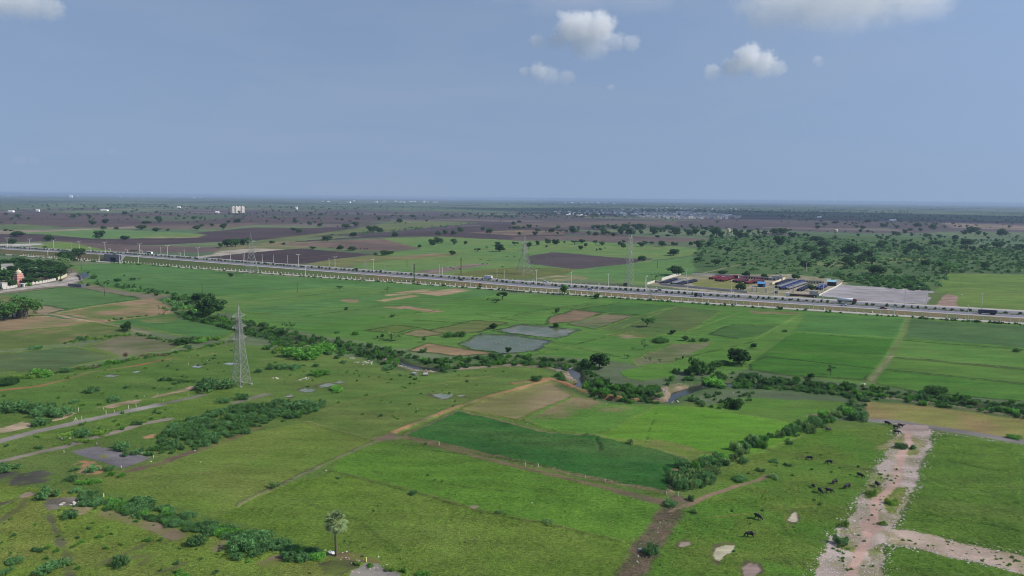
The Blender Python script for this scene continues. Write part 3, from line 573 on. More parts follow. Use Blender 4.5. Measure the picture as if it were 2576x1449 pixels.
def evaluate(X, Y, fine):
    """colour, height, texture weight, wetness and owner of every ground point"""
    n = len(X)
    C = far_base(X, Y); Z = np.zeros(n); T = np.full(n, 0.5); W = np.zeros(n); ID = np.full(n, -1, int)
    w1 = fbm(X, Y, 9.0, 41, 3) - 0.5; w2 = fbm(X, Y, 9.0, 43, 3) - 0.5
    r1 = fbm(X, Y, 2.6, 45, 3) - 0.5; r2 = fbm(X, Y, 2.6, 47, 3) - 0.5
    for pid, p in enumerate(PAINT):
        pts = p['pts']
        if p['kind'] == 'poly':
            sc = p['warp'] * (1.0 + 0.004 * max(0.0, float(np.hypot(*pts.mean(0))) - 250))
            pad = 6 + 3 * sc
            s = sub(X, Y, pts, pad)
            if not len(s): continue
            x, y = X[s] + w1[s] * 2.2 * sc + r1[s] * 3.2 * p['rag'], Y[s] + w2[s] * 2.2 * sc + r2[s] * 3.2 * p['rag']
            k = in_poly(x, y, pts)
            si = s[k]
            if len(si):
                f = fbm(X[si], Y[si], p['ns'], 100 + pid, 4)
                f = np.clip((f - p['thr'][0]) / (p['thr'][1] - p['thr'][0]), 0, 1)[:, None]
                C[si] = p['c1'] * (1 - f) + p['c2'] * f
                Z[si] = p['h']; T[si] = p['tex']; W[si] = p['wet']
                if p['own']: ID[si] = pid
                elif p['wet'] == 0: ID[si] = np.where(ID[si] >= 0, ID[si], -1)
            if p['bund']:
                col, w, hh = p['bund']; w = w * (1 + max(0.0, float(np.hypot(*pts.mean(0))) - 150) / 330)
                d = dist_line(x, y, pts, True)
                d = d + r1[s] * 1.0
                kb = d < w * 0.62
                sb = s[kb]; fb = np.clip(1.35 - d[kb] / (w * 0.62), 0, 1)
                cb = _tone(col, pts) * (0.75 + 0.5 * fbm(X[sb], Y[sb], 7, 91, 3))[:, None]
                C[sb] = C[sb] * (1 - fb[:, None]) + cb * fb[:, None]
                Z[sb] = np.maximum(Z[sb], hh * fb); T[sb] = np.maximum(T[sb], 0.8); W[sb] = 0
        elif p['kind'] == 'line':
            s = sub(X, Y, pts, p['w'] + 5)
            if not len(s): continue
            x, y = X[s] + w1[s] * 2.0 * p['warp'], Y[s] + w2[s] * 2.0 * p['warp']
            d = dist_line(x, y, pts) + (r1[s]) * 2.2 * p['rag']
            k = d < p['w'] * 0.62
            si = s[k]
            if not len(si): continue
            e = np.clip((p['w'] * 0.62 - d[k]) / (p['w'] * 0.25), 0, 1)
            f = fbm(X[si], Y[si], p['ns'], 100 + pid, 4); f = np.clip((f - 0.38) / 0.3, 0, 1)[:, None]
            c = p['c1'] * (1 - f) + p['c2'] * f
            C[si] = C[si] * (1 - e[:, None]) + c * e[:, None]
            Z[si] = Z[si] * (1 - e) + p['h'] * e
            T[si] = T[si] * (1 - e) + p['tex'] * e
            W[si] = 0
            if p['own']: ID[si[e > 0.4]] = pid
        else:
            s = sub(X, Y, pts, 16)
            if not len(s): continue
            d = dist_line(X[s] + w1[s] * 4, Y[s] + w2[s] * 4, pts)
            k = d < 11
            si = s[k]; dd = d[k]
            f = np.clip((11 - dd) / 4.0, 0, 1)[:, None]
            g = fbm(X[si], Y[si], 5, 77, 3)[:, None]
            C[si] = C[si] * (1 - f) + (A(62,92,48) * g + A(84,106,60) * (1 - g)) * f
            mud = np.clip((4.2 - dd) / 1.2, 0, 1)[:, None]
            C[si] = C[si] * (1 - mud) + A(96,86,70) * mud
            Z[si] = Z[si] * (1 - f[:, 0]) - 2.0 * np.clip((4.8 - dd) / 2.8, 0, 1)
            T[si] = 0.9
    # uneven growth: dry and thin patches, lush streaks
    dry = np.clip((fbm(X + 3 * Y, Y, 38, 81, 4) - 0.54) * 5, 0, 1) * 0.13 * np.clip(T, 0, 1) * (W < 0.1)
    C = C * (1 - dry[:, None]) + A(134, 128, 82) * dry[:, None]
    C = C * (0.84 + 0.32 * fbm(X * 0.6, Y, 24, 83, 4))[:, None]
    if fine:
        Z += T * (0.26 * (fbm(X, Y, 1.2, 61, 2) - 0.5) + 0.16 * (fbm(X, Y, 6, 63, 2) - 0.5)) * (W < 0.3)
    return C, Z, T, W, ID

BANDS = [(92, 168, 0.42, 0.42), (168, 222, 0.6, 0.6), (222, 430, 0.9, 0.9), (430, 720, 1.3, 2.0), (720, 1120, 2.4, 4.0), (1120, 2000, 6, 10), (2000, 5000, 16, 30), (5000, 14000, 60, 120), (14000, 33000, 300, 500)]
GROUND_GRIDS = []
GV, GC, GT, GW, GID, GFACES, off = [], [], [], [], [], [], 0
for bi, (y0, y1, dx, dy) in enumerate(BANDS):
    ny = int(round((y1 - y0) / dy)); dy = (y1 - y0) / ny
    hw = 0.80 * y1 + 45
    nx = int(round(2 * hw / dx)); dx = 2 * hw / nx
    xs = np.linspace(-hw, hw, nx + 1); ys = np.linspace(y0, y1, ny + 1)
    X, Y = np.meshgrid(xs, ys); X = X.ravel(); Y = Y.ravel()
    keepv = np.abs(X) < 0.80 * Y + 45 + dx
    idx = np.nonzero(keepv)[0]
    C = np.zeros((len(X), 3)); Z = np.zeros(len(X)); T = np.zeros(len(X)); W = np.zeros(len(X)); ID = np.full(len(X), -1)
    c, z, t, w, i_ = evaluate(X[idx], Y[idx], bi < 5)
    edge = np.clip(np.minimum(Y[idx] - y0, y1 - Y[idx]) / (1.5 * dy), 0, 1)
    if bi == 0: edge = np.clip((y1 - Y[idx]) / (1.5 * dy), 0, 1)
    z = z * edge
    C[idx] = c; Z[idx] = z; T[idx] = t; W[idx] = w; ID[idx] = i_
    q = (np.arange(ny)[:, None] * (nx + 1) + np.arange(nx)[None]).ravel()
    quad = np.stack([q, q + 1, q + nx + 2, q + nx + 1], 1)
    quad = quad[keepv[quad].all(1)]
    GROUND_GRIDS.append((y0, y1, -hw, dx, dy, nx, ny, Z.reshape(ny + 1, nx + 1)))
    GV.append(np.stack([X, Y, Z], 1)); GC.append(C); GT.append(T); GW.append(W); GID.append(ID); GFACES.append(quad + off); off += len(X)
GV = np.concatenate(GV); GC = np.concatenate(GC); GT = np.concatenate(GT); GW = np.concatenate(GW); GID = np.concatenate(GID); GFACES = np.concatenate(GFACES)

def gz(x, y):
    for (y0, y1, x0, dx, dy, nx, ny, Z) in GROUND_GRIDS:
        if y0 <= y < y1:
            i = min(max(int(round((y - y0) / dy)), 0), ny); j = min(max(int(round((x - x0) / dx)), 0), nx)
            return float(Z[i, j])
    return 0.0

# ---- ground materials
def ground_material(name, water=False):
    m, nt, b = new_mat(name)
    L = nt.links
    at = nt.nodes.new('ShaderNodeAttribute'); at.attribute_name = 'cover'
    tx = nt.nodes.new('ShaderNodeAttribute'); tx.attribute_name = 'growth'
    geo = nt.nodes.new('ShaderNodeNewGeometry')
    def noise(scale, det, rough=0.6, sx=1.0):
        mp = nt.nodes.new('ShaderNodeMapping'); mp.inputs['Scale'].default_value = (sx, 1, 1); mp.inputs['Rotation'].default_value = (0, 0, 0.36)
        L.new(geo.outputs['Position'], mp.inputs['Vector'])
        n = nt.nodes.new('ShaderNodeTexNoise'); n.inputs['Scale'].default_value = scale; n.inputs['Detail'].default_value = det; n.inputs['Roughness'].default_value = rough
        L.new(mp.outputs[0], n.inputs['Vector']); return n.outputs['Fac']
    def math_(op, a, c, d=None):
        n = nt.nodes.new('ShaderNodeMath'); n.operation = op
        for i, s in enumerate((a, c, d)):
            if s is None: continue
            if isinstance(s, (int, float)): n.inputs[i].default_value = s
            else: L.new(s, n.inputs[i])
        return n.outputs[0]
    if not water:
        n1 = noise(1.9, 5, 0.75, 0.6); n2 = noise(0.17, 6, 0.66, 0.3); n3 = noise(4.0, 3, 0.7)
        s = math_('MULTIPLY_ADD', n1, 2.3, -1.15)
        s = math_('MULTIPLY_ADD', math_('MULTIPLY_ADD', n3, 2.2, -1.1), 1.0, s)
        s = math_('MULTIPLY', s, math_('MULTIPLY_ADD', tx.outputs['Fac'], 0.75, 0.22))
        s = math_('ADD', s, math_('MULTIPLY_ADD', n2, 1.35, -0.675))
        s = math_('ADD', s, 1.0)
        s = math_('MAXIMUM', s, 0.25)
        mx = nt.nodes.new('ShaderNodeMix'); mx.data_type = 'RGBA'; mx.blend_type = 'MULTIPLY'; mx.inputs[0].default_value = 1
        L.new(at.outputs['Color'], mx.inputs[6]); L.new(s, mx.inputs[7])
        # dry blades shift the green towards straw in patches
        hs = nt.nodes.new('ShaderNodeMix'); hs.data_type = 'RGBA'; hs.blend_type = 'MIX'
        n4 = noise(0.42, 6, 0.75, 0.7)
        f = nt.nodes.new('ShaderNodeMapRange'); f.inputs[1].default_value = 0.52; f.inputs[2].default_value = 0.78; f.inputs[3].default_value = 0.0; f.inputs[4].default_value = 0.2
        L.new(n4, f.inputs[0]); L.new(math_('MULTIPLY', f.outputs[0], tx.outputs['Fac']), hs.inputs[0])
        L.new(mx.outputs[2], hs.inputs[6]); hs.inputs[7].default_value = (0.21, 0.18, 0.085, 1)
        L.new(hs.outputs[2], b.inputs['Base Color'])
        b.inputs['Roughness'].default_value = 0.95; b.inputs['Specular IOR Level'].default_value = 0.12
        bp = nt.nodes.new('ShaderNodeBump'); bp.inputs['Strength'].default_value = 0.8; bp.inputs['Distance'].default_value = 0.4
        L.new(math_('ADD', n1, math_('MULTIPLY', n3, 0.6)), bp.inputs['Height']); L.new(bp.outputs[0], b.inputs['Normal'])
    else:
        n1 = noise(0.5, 6, 0.7, 0.4); mr = nt.nodes.new('ShaderNodeMapRange'); mr.inputs[1].default_value = 0.3; mr.inputs[2].default_value = 0.7; mr.inputs[3].default_value = 0.6; mr.inputs[4].default_value = 1.3
        L.new(n1, mr.inputs[0])
        mx = nt.nodes.new('ShaderNodeMix'); mx.data_type = 'RGBA'; mx.blend_type = 'MULTIPLY'; mx.inputs[0].default_value = 1
        L.new(at.outputs['Color'], mx.inputs[6]); L.new(mr.outputs[0], mx.inputs[7]); L.new(mx.outputs[2], b.inputs['Base Color'])
        b.inputs['Roughness'].default_value = 0.28; b.inputs['Specular IOR Level'].default_value = 0.35; b.inputs['IOR'].default_value = 1.33
        bp = nt.nodes.new('ShaderNodeBump'); bp.inputs['Strength'].default_value = 0.06; bp.inputs['Distance'].default_value = 0.05
        n5 = noise(2.5, 3); L.new(n5, bp.inputs['Height']); L.new(bp.outputs[0], b.inputs['Normal'])
    return m
M_GROUND = ground_material('ground_cover')
M_WATER = ground_material('shallow_water', True)
ONE_UNIT = None

face_id = GID[GFACES[:, 0]]
def ground_piece(name, sel, mat):
    fq = GFACES[sel]
    uv, inv = np.unique(fq, return_inverse=True)
    me = grid_mesh_np(name, GV[uv], inv.reshape(fq.shape))
    a = me.attributes.new('cover', 'FLOAT_COLOR', 'POINT')
    rgba = np.ones((len(uv), 4), np.float32); rgba[:, :3] = GC[uv]
    a.data.foreach_set('color', rgba.ravel())
    g = me.attributes.new('growth', 'FLOAT', 'POINT'); g.data.foreach_set('value', GT[uv].astype(np.float32))
    me.materials.append(mat)
    me.polygons.foreach_set('use_smooth', np.ones(len(fq), bool))
    return me
order = np.argsort(face_id, kind='stable'); sid = face_id[order]
for pid in np.unique(sid):
    sel = order[np.searchsorted(sid, pid, 'left'):np.searchsorted(sid, pid, 'right')]
    if pid < 0:
        o = link('ground', ground_piece('ground', sel, M_GROUND))
        structure(o, 'flat farmland of the wide plain stretching to the horizon', 'ground')
    else:
        p = PAINT[pid]
        o = link(p['name'], ground_piece(p['name'], sel, M_WATER if p['wet'] > 0 else M_GROUND))
        structure(o, p['label'], p['name'].replace('_', ' '))
# ground that carries on outside the picture, a little lower than the fields
mb = MB(); mb.add([(-46000, -2500, -2.4), (46000, -2500, -2.4), (46000, 33200, -2.4), (-46000, 33200, -2.4)], [(0, 1, 2, 3)])
o = link('ground', mb.mesh('ground', plain_mat('outer_ground', A(98,116,72), 0.95, 0.3, 0.004)))
structure(o, 'farmland continuing outside the fields in view', 'ground')

# creek water
def ribbon(pts, w, z, step=None):
    pts = np.asarray(pts, float)
    d = np.gradient(pts, axis=0); d /= np.linalg.norm(d, axis=1)[:, None]
    nrm = np.stack([-d[:, 1], d[:, 0]], 1)
    w = np.broadcast_to(np.asarray(w, float), (len(pts),))
    l = pts + nrm * w[:, None] / 2; r = pts - nrm * w[:, None] / 2
    zz = np.broadcast_to(np.asarray(z, float), (len(pts),))
    vs = np.concatenate([np.c_[l, zz], np.c_[r, zz]]); n = len(pts)
    fs = np.array([(i, n + i, n + i + 1, i + 1) for i in range(n - 1)])
    return vs, fs
def resample(pts, step):
    pts = np.asarray(pts, float)
    s = np.r_[0, np.cumsum(np.hypot(*np.diff(pts, axis=0).T))]
    t = np.arange(0, s[-1], step)
    # smooth with a small moving average
    q = np.c_[np.interp(t, s, pts[:, 0]), np.interp(t, s, pts[:, 1])]
    return q, t
cp, _ = resample(CREEK, 2.0)
vs, fs = ribbon(cp, 8.0, -1.05)
me = grid_mesh_np('creek', vs, fs)
m, nt, b = new_mat('creek_water')
b.inputs['Base Color'].default_value = (0.03, 0.033, 0.03, 1); b.inputs['Roughness'].default_value = 0.12; b.inputs['IOR'].default_value = 1.33
tc = nt.nodes.new('ShaderNodeNewGeometry'); nz = nt.nodes.new('ShaderNodeTexNoise'); nz.inputs['Scale'].default_value = 1.5
bp = nt.nodes.new('ShaderNodeBump'); bp.inputs['Strength'].default_value = 0.08
nt.links.new(tc.outputs['Position'], nz.inputs['Vector']); nt.links.new(nz.outputs['Fac'], bp.inputs['Height']); nt.links.new(bp.outputs[0], b.inputs['Normal'])
me.materials.append(m)
structure(link('creek', me), 'dark narrow creek winding between overgrown banks', 'creek')
# ------------------------------------------------------------------ highway
_ref = PP([(-150,630.5),(0,640),(147,650.5),(265,660),(357,667),(644,687.5),(894,706.5),(1288,731),(1663,757),(1932,773.5),(2182,790.5),(2432,807.5),(2576,817),(2760,829)])
_pc = np.polyfit(_ref[:, 0] / 500, _ref[:, 1] / 500, 3)
_xs = np.linspace(_ref[0, 0] - 330, _ref[-1, 0] + 60, 1200)
_ys = np.polyval(_pc, _xs / 500) * 500
ROAD = np.c_[_xs, _ys]
ROAD_T = np.r_[0, np.cumsum(np.hypot(*np.diff(ROAD, axis=0).T))]
_d = np.gradient(ROAD, axis=0); _d /= np.linalg.norm(_d, axis=1)[:, None]
ROAD_N = np.stack([-_d[:, 1], _d[:, 0]], 1)            # away from the camera
def t_of_x(x):
    return float(np.interp(x, _xs, ROAD_T))
T_UP = t_of_x(P(262, 659)[0] + 4.0)                          # underpass
T_R = t_of_x(P(1300, 731)[0])
def emb(t):
    """height of the carriageways above the fields"""
    t = np.asarray(t, float)
    return np.interp(t, [0, T_UP - 160, T_UP - 20, T_UP + 20, T_UP + 230, T_UP + 420, T_R, 1e5], [3.5, 5.0, 6.2, 6.2, 4.2, 2.8, 1.9, 1.8])
def rp(t, s, dz=0.0, lvl=None):
    x = np.interp(t, ROAD_T, ROAD[:, 0]); y = np.interp(t, ROAD_T, ROAD[:, 1])
    nx = np.interp(t, ROAD_T, ROAD_N[:, 0]); ny = np.interp(t, ROAD_T, ROAD_N[:, 1])
    return np.array([x + nx * s, y + ny * s])
def rdir(t):
    a = rp(t - 1, 0); b = rp(t + 1, 0)
    return math.atan2(b[1] - a[1], b[0] - a[0])
TT = np.arange(0, ROAD_T[-1], 6.0)
def strip(name, s0, s1, z0, z1, mat, t=TT, nsub=1):
    """ribbon of road between offsets s0 and s1; z as functions of t"""
    vs = []; rows = nsub + 1
    for k in range(rows):
        f = k / nsub; s = s0 + (s1 - s0) * f
        za = z0(t) * (1 - f) + z1(t) * f
        x = np.interp(t, ROAD_T, ROAD[:, 0]) + np.interp(t, ROAD_T, ROAD_N[:, 0]) * s
        y = np.interp(t, ROAD_T, ROAD[:, 1]) + np.interp(t, ROAD_T, ROAD_N[:, 1]) * s
        vs.append(np.c_[x, y, za])
    n = len(t); vs = np.concatenate(vs)
    fs = np.array([(k * n + i, k * n + i + 1, (k + 1) * n + i + 1, (k + 1) * n + i) for k in range(nsub) for i in range(n - 1)])
    me = grid_mesh_np(name, vs, fs); me.materials.append(mat)
    return me
def asphalt(name, col, var=0.12, streak=True):
    m, nt, b = new_mat(name); L = nt.links
    g = nt.nodes.new('ShaderNodeNewGeometry')
    mp = nt.nodes.new('ShaderNodeMapping'); mp.inputs['Rotation'].default_value = (0, 0, 0.39); mp.inputs['Scale'].default_value = (0.012, 0.6, 1)
    n1 = nt.nodes.new('ShaderNodeTexNoise'); n1.inputs['Scale'].default_value = 1.0; n1.inputs['Detail'].default_value = 5
    n2 = nt.nodes.new('ShaderNodeTexNoise'); n2.inputs['Scale'].default_value = 0.35; n2.inputs['Detail'].default_value = 6
    L.new(g.outputs['Position'], mp.inputs[0]); L.new(mp.outputs[0], n1.inputs[0]); L.new(g.outputs['Position'], n2.inputs[0])
    ad = nt.nodes.new('ShaderNodeMath'); ad.operation = 'ADD'; L.new(n1.outputs[0], ad.inputs[0]); L.new(n2.outputs[0], ad.inputs[1])
    mr = nt.nodes.new('ShaderNodeMapRange'); mr.inputs[1].default_value = 0.6; mr.inputs[2].default_value = 1.4; mr.inputs[3].default_value = 1 - var; mr.inputs[4].default_value = 1 + var
    L.new(ad.outputs[0], mr.inputs[0])
    mx = nt.nodes.new('ShaderNodeMix'); mx.data_type = 'RGBA'; mx.blend_type = 'MULTIPLY'; mx.inputs[0].default_value = 1; mx.inputs[6].default_value = (*col, 1)
    L.new(mr.outputs[0], mx.inputs[7]); L.new(mx.outputs[2], b.inputs['Base Color'])
    b.inputs['Roughness'].default_value = 0.75; b.inputs['Specular IOR Level'].default_value = 0.25
    return m
M_ASPH = asphalt('carriageway_asphalt', A(128,127,135))
M_SERV = asphalt('service_asphalt', A(176,170,162), 0.16)
M_SERV2 = asphalt('dusty_service_asphalt', A(184,174,162), 0.18)
M_PAINT_W = plain_mat('white_road_paint', A(190,188,184), 0.7, 0.3, 0.4)
M_KERB_D = plain_mat('black_kerb_paint', A(58,58,60), 0.8)
M_KERB_W = plain_mat('white_kerb_paint', A(150,148,144), 0.8)
def slope_mat(name, c1, c2):
    m, nt, b = new_mat(name); L = nt.links
    g = nt.nodes.new('ShaderNodeNewGeometry'); n = nt.nodes.new('ShaderNodeTexNoise'); n.inputs['Scale'].default_value = 0.06; n.inputs['Detail'].default_value = 8; n.inputs['Roughness'].default_value = 0.7
    L.new(g.outputs['Position'], n.inputs[0])
    cr = nt.nodes.new('ShaderNodeValToRGB'); cr.color_ramp.elements[0].position = 0.4; cr.color_ramp.elements[1].position = 0.62
    cr.color_ramp.elements[0].color = (*c1, 1); cr.color_ramp.elements[1].color = (*c2, 1)
    L.new(n.outputs[0], cr.inputs[0]); L.new(cr.outputs[0], b.inputs['Base Color']); b.inputs['Roughness'].default_value = 0.95; b.inputs['Specular IOR Level'].default_value = 0.1
    n2 = nt.nodes.new('ShaderNodeTexNoise'); n2.inputs['Scale'].default_value = 1.2; n2.inputs['Detail'].default_value = 4; L.new(g.outputs['Position'], n2.inputs[0])
    bp = nt.nodes.new('ShaderNodeBump'); bp.inputs['Strength'].default_value = 0.6; bp.inputs['Distance'].default_value = 0.3; L.new(n2.outputs[0], bp.inputs['Height']); L.new(bp.outputs[0], b.inputs['Normal'])
    return m
M_SLOPE = slope_mat('dry_slope_grass', A(128,112,80), A(104,114,70))
M_SLOPE2 = slope_mat('green_slope_grass', A(98,118,68), A(112,116,74))
M_MED = slope_mat('median_grass', A(104,116,84), A(130,126,104))
const = lambda v: (lambda t: np.full(len(t), v))
S_SERV, S_SL, S_C1, S_MED, S_MED2, S_C2, S_SL2, S_F2 = 6.8, 12.8, 27.5, 33.0, 33.0, 47.5, 52.5, 61.0
GAP0, GAP1 = T_UP - 13.0, T_UP + 13.0
tl = np.r_[TT[TT < GAP0], GAP0]; tr = np.r_[GAP1, TT[TT > GAP1]]
structure(link('service_road', strip('service_road', 0, S_SERV, const(0.16), const(0.16), M_SERV)), 'grey service road on the near side of the highway', 'road')
structure(link('verge', strip('verge', -3.5, 0, const(-0.4), const(0.155), M_SLOPE2)), 'grassy verge along the near service road', 'verge')
t_gr = t_of_x(P(880, 705)[0])
for nm, tseg, mt, lb in (('embankment', tl, M_SLOPE, 'dry grass slope left of the underpass'), ('embankment', tr[tr < t_gr], M_SLOPE2, 'green grass slope right of the underpass'), ('embankment', tr[tr > t_gr - 6.1], M_SLOPE, 'long brown slope under the near carriageway')):
    structure(link(nm, strip(nm, S_SERV, S_SL, const(0.15), emb, mt, tseg)), lb, 'slope')
structure(link('highway', strip('highway', S_SL, S_C1, emb, emb, M_ASPH)), 'near carriageway of the divided highway', 'road')
M_SHOULD = asphalt('pale_shoulder', A(178,168,166), 0.16)
structure(link('road_shoulder', strip('road_shoulder', S_SL - 0.02, S_SL + 3.6, lambda t: emb(t) + 0.005, lambda t: emb(t) + 0.005, M_SHOULD)), 'pale dusty shoulder along the near edge of the highway', 'road shoulder')
structure(link('road_shoulder', strip('road_shoulder', S_C2 - 3.0, S_C2 + 0.02, lambda t: emb(t) + 0.005, lambda t: emb(t) + 0.005, M_SHOULD)), 'pale dusty shoulder along the far edge of the highway', 'road shoulder')
structure(link('median', strip('median', S_C1, S_MED, lambda t: emb(t) + 0.2, lambda t: emb(t) + 0.2, M_MED)), 'planted median between the carriageways', 'median')
structure(link('highway', strip('highway', S_MED, S_C2, emb, emb, M_ASPH)), 'far carriageway of the divided highway', 'road')
structure(link('embankment', strip('embankment', S_C2, S_SL2, emb, const(0.9), M_SLOPE2)), 'slope below the far carriageway', 'slope')
structure(link('service_road', strip('service_road', S_SL2, S_F2, const(0.9), const(0.7), M_SERV2)), 'dusty service road on the far side of the highway', 'road')
structure(link('verge', strip('verge', S_F2, S_F2 + 5, const(0.7), const(-0.4), M_SLOPE2)), 'verge beyond the far service road', 'verge')
# kerbs of the median: alternating black and white blocks
def kerb(s, name, lab):
    mb = MB()
    t = T_UP + 120; k = 0
    while t < ROAD_T[-1] - 10:
        if t > T_R - 420:
            a = rp(t, s); b_ = rp(t + 1.5, s); n = rp(t, s + 0.3) - a; z = float(emb(t))
            mb.cur = k % 2
            q = [(a[0], a[1]), (b_[0], b_[1]), (b_[0] + n[0], b_[1] + n[1]), (a[0] + n[0], a[1] + n[1])]
            mb.add([(x, y, z - 0.05) for x, y in q] + [(x, y, z + 0.3) for x, y in q], [(4, 5, 6, 7), (0, 1, 5, 4), (1, 2, 6, 5), (2, 3, 7, 6), (3, 0, 4, 7)])
            k += 1
        t += 1.5
    o = link(name, mb.mesh(name, [M_KERB_W, M_KERB_D])); structure(o, lab, 'kerb')
kerb(S_C1 - 0.3, 'kerb', 'black and white kerb of the median, near side')
kerb(S_MED, 'kerb', 'black and white kerb of the median, far side')
def paint_lines(s_list, dashed, name, lab):
    mb = MB()
    for s, dash in zip(s_list, dashed):
        t = 0.0
        step = 12.0 if dash else 6.0
        while t < ROAD_T[-1] - step:
            ln = 4.5 if dash else 6.0
            a, b_ = rp(t, s - 0.07), rp(t + ln, s - 0.07); c, d = rp(t + ln, s + 0.07), rp(t, s + 0.07); z = float(emb(t)) + 0.011; z2 = float(emb(t + ln)) + 0.011
            mb.add([(*a, z), (*b_, z2), (*c, z2), (*d, z)], [(0, 1, 2, 3)]); t += step
    structure(link(name, mb.mesh(name, M_PAINT_W)), lab, 'road marking')
paint_lines([S_SL + 3.8, S_SL + 7.4, S_SL + 10.8, S_C1 - 0.9], [0, 1, 1, 0], 'road_marking', 'white lane lines of the near carriageway')
paint_lines([S_MED + 1.0, S_MED + 4.5, S_MED + 8.0, S_C2 - 3.2], [0, 1, 1, 0], 'road_marking', 'white lane lines of the far carriageway')

# ---- underpass
M_CONC = plain_mat('weathered_concrete', A(136,134,136), 0.9, 0.3, 0.5, bump=0.2)
M_CONC_D = plain_mat('dark_concrete', A(112,110,112), 0.9, 0.35, 0.6)  # darker than the portal concrete, used for the tunnel
root = link('underpass', None, loc=(*rp(T_UP, S_SERV + 1.5), 0.0), rotz=rdir(T_UP))
tag(root, 'concrete highway underpass with a dark opening behind the two roadside trees', 'underpass')
hU = 6.2
mb = MB(); mb.box(-13, -4.5, -0.3, 0.4, -0.5, hU + 0.6); mb.box(4.5, 13, -0.3, 0.4, -0.5, hU + 0.6); mb.box(-4.5, 4.5, -0.3, 0.4, 4.4, hU + 0.6)
link('portal_wall', mb.mesh('portal_wall', M_CONC), root)
mb = MB(); mb.box(-4.9, -4.5, 0.4, 42, -0.5, 4.4); mb.box(4.5, 4.9, 0.4, 42, -0.5, 4.4); mb.box(-4.9, 4.9, 0.4, 42, 4.4, 4.8); mb.box(-4.5, 4.5, -0.3, 42, -0.5, 0.12); mb.box(-4.5, 4.5, 41, 42, 0.1, 4.4)
link('tunnel', mb.mesh('tunnel', M_CONC_D), root)
mb = MB(); mb.box(-13, 13, 0.4, 6.0, hU - 0.5, hU - 0.02)
link('deck', mb.mesh('deck', M_CONC), root)
mb = MB(); mb.box(-13, 13, -0.32, 0.1, hU + 0.6, hU + 1.3)
link('parapet', mb.mesh('parapet', M_CONC), root)
for sx in (-1, 1):
    mb = MB()
    x0, x1 = sx * 13, sx * 13.5
    mb.add([(x0, -2.5, -0.4), (x0, 6, -0.4), (x0, 6, hU), (x0, 0.3, hU), (x1, -2.5, -0.4), (x1, 6, -0.4), (x1, 6, hU), (x1, 0.3, hU)], [(0, 1, 2, 3), (7, 6, 5, 4), (0, 4, 5, 1), (1, 5, 6, 2), (2, 6, 7, 3), (3, 7, 4, 0)])
    link('wing_wall', mb.mesh('wing_wall', M_CONC), root)
# ------------------------------------------------------------------ vegetation
def leaf_mat(name, col, var=0.35, trans=0.38):
    col = np.asarray(col) * np.array([2.05, 2.1, 1.75])
    m, nt, b = new_mat(name); L = nt.links
    nt.nodes.remove(b)
    oi = nt.nodes.new('ShaderNodeObjectInfo'); g = nt.nodes.new('ShaderNodeNewGeometry')
    n = nt.nodes.new('ShaderNodeTexNoise'); n.inputs['Scale'].default_value = 0.55; n.inputs['Detail'].default_value = 4
    L.new(g.outputs['Position'], n.inputs[0])
    mr = nt.nodes.new('ShaderNodeMapRange'); mr.inputs[1].default_value = 0.3; mr.inputs[2].default_value = 0.7; mr.inputs[3].default_value = 1 - var; mr.inputs[4].default_value = 1 + var
    L.new(n.outputs[0], mr.inputs[0])
    m2 = nt.nodes.new('ShaderNodeMapRange'); m2.inputs[3].default_value = 0.78; m2.inputs[4].default_value = 1.22; L.new(oi.outputs['Random'], m2.inputs[0])
    mu = nt.nodes.new('ShaderNodeMath'); mu.operation = 'MULTIPLY'; L.new(mr.outputs[0], mu.inputs[0]); L.new(m2.outputs[0], mu.inputs[1])
    mx = nt.nodes.new('ShaderNodeMix'); mx.data_type = 'RGBA'; mx.blend_type = 'MULTIPLY'; mx.inputs[0].default_value = 1; mx.inputs[6].default_value = (*col, 1)
    L.new(mu.outputs[0], mx.inputs[7])
    d = nt.nodes.new('ShaderNodeBsdfDiffuse'); t = nt.nodes.new('ShaderNodeBsdfTranslucent'); ms = nt.nodes.new('ShaderNodeMixShader'); ms.inputs[0].default_value = trans
    L.new(mx.outputs[2], d.inputs[0]); L.new(mx.outputs[2], t.inputs[0]); L.new(d.outputs[0], ms.inputs[1]); L.new(t.outputs[0], ms.inputs[2])
    L.new(ms.outputs[0], nt.nodes['Material Output'].inputs['Surface'])
    return m
M_LEAF = {'dark': leaf_mat('dark_leaves', A(50,76,44)), 'mid': leaf_mat('green_leaves', A(66,98,54)), 'thorn': leaf_mat('thorn_leaves', A(78,112,72)),
          'lime': leaf_mat('lime_leaves', A(96,124,54)), 'pale': leaf_mat('pale_leaves', A(98,122,78)), 'rust': leaf_mat('dry_leaves', A(112,100,82)), 'fresh': leaf_mat('fresh_leaves', A(84,130,56))}
M_BARK = plain_mat('bark', A(92,78,66), 0.95, 0.3, 3.0)

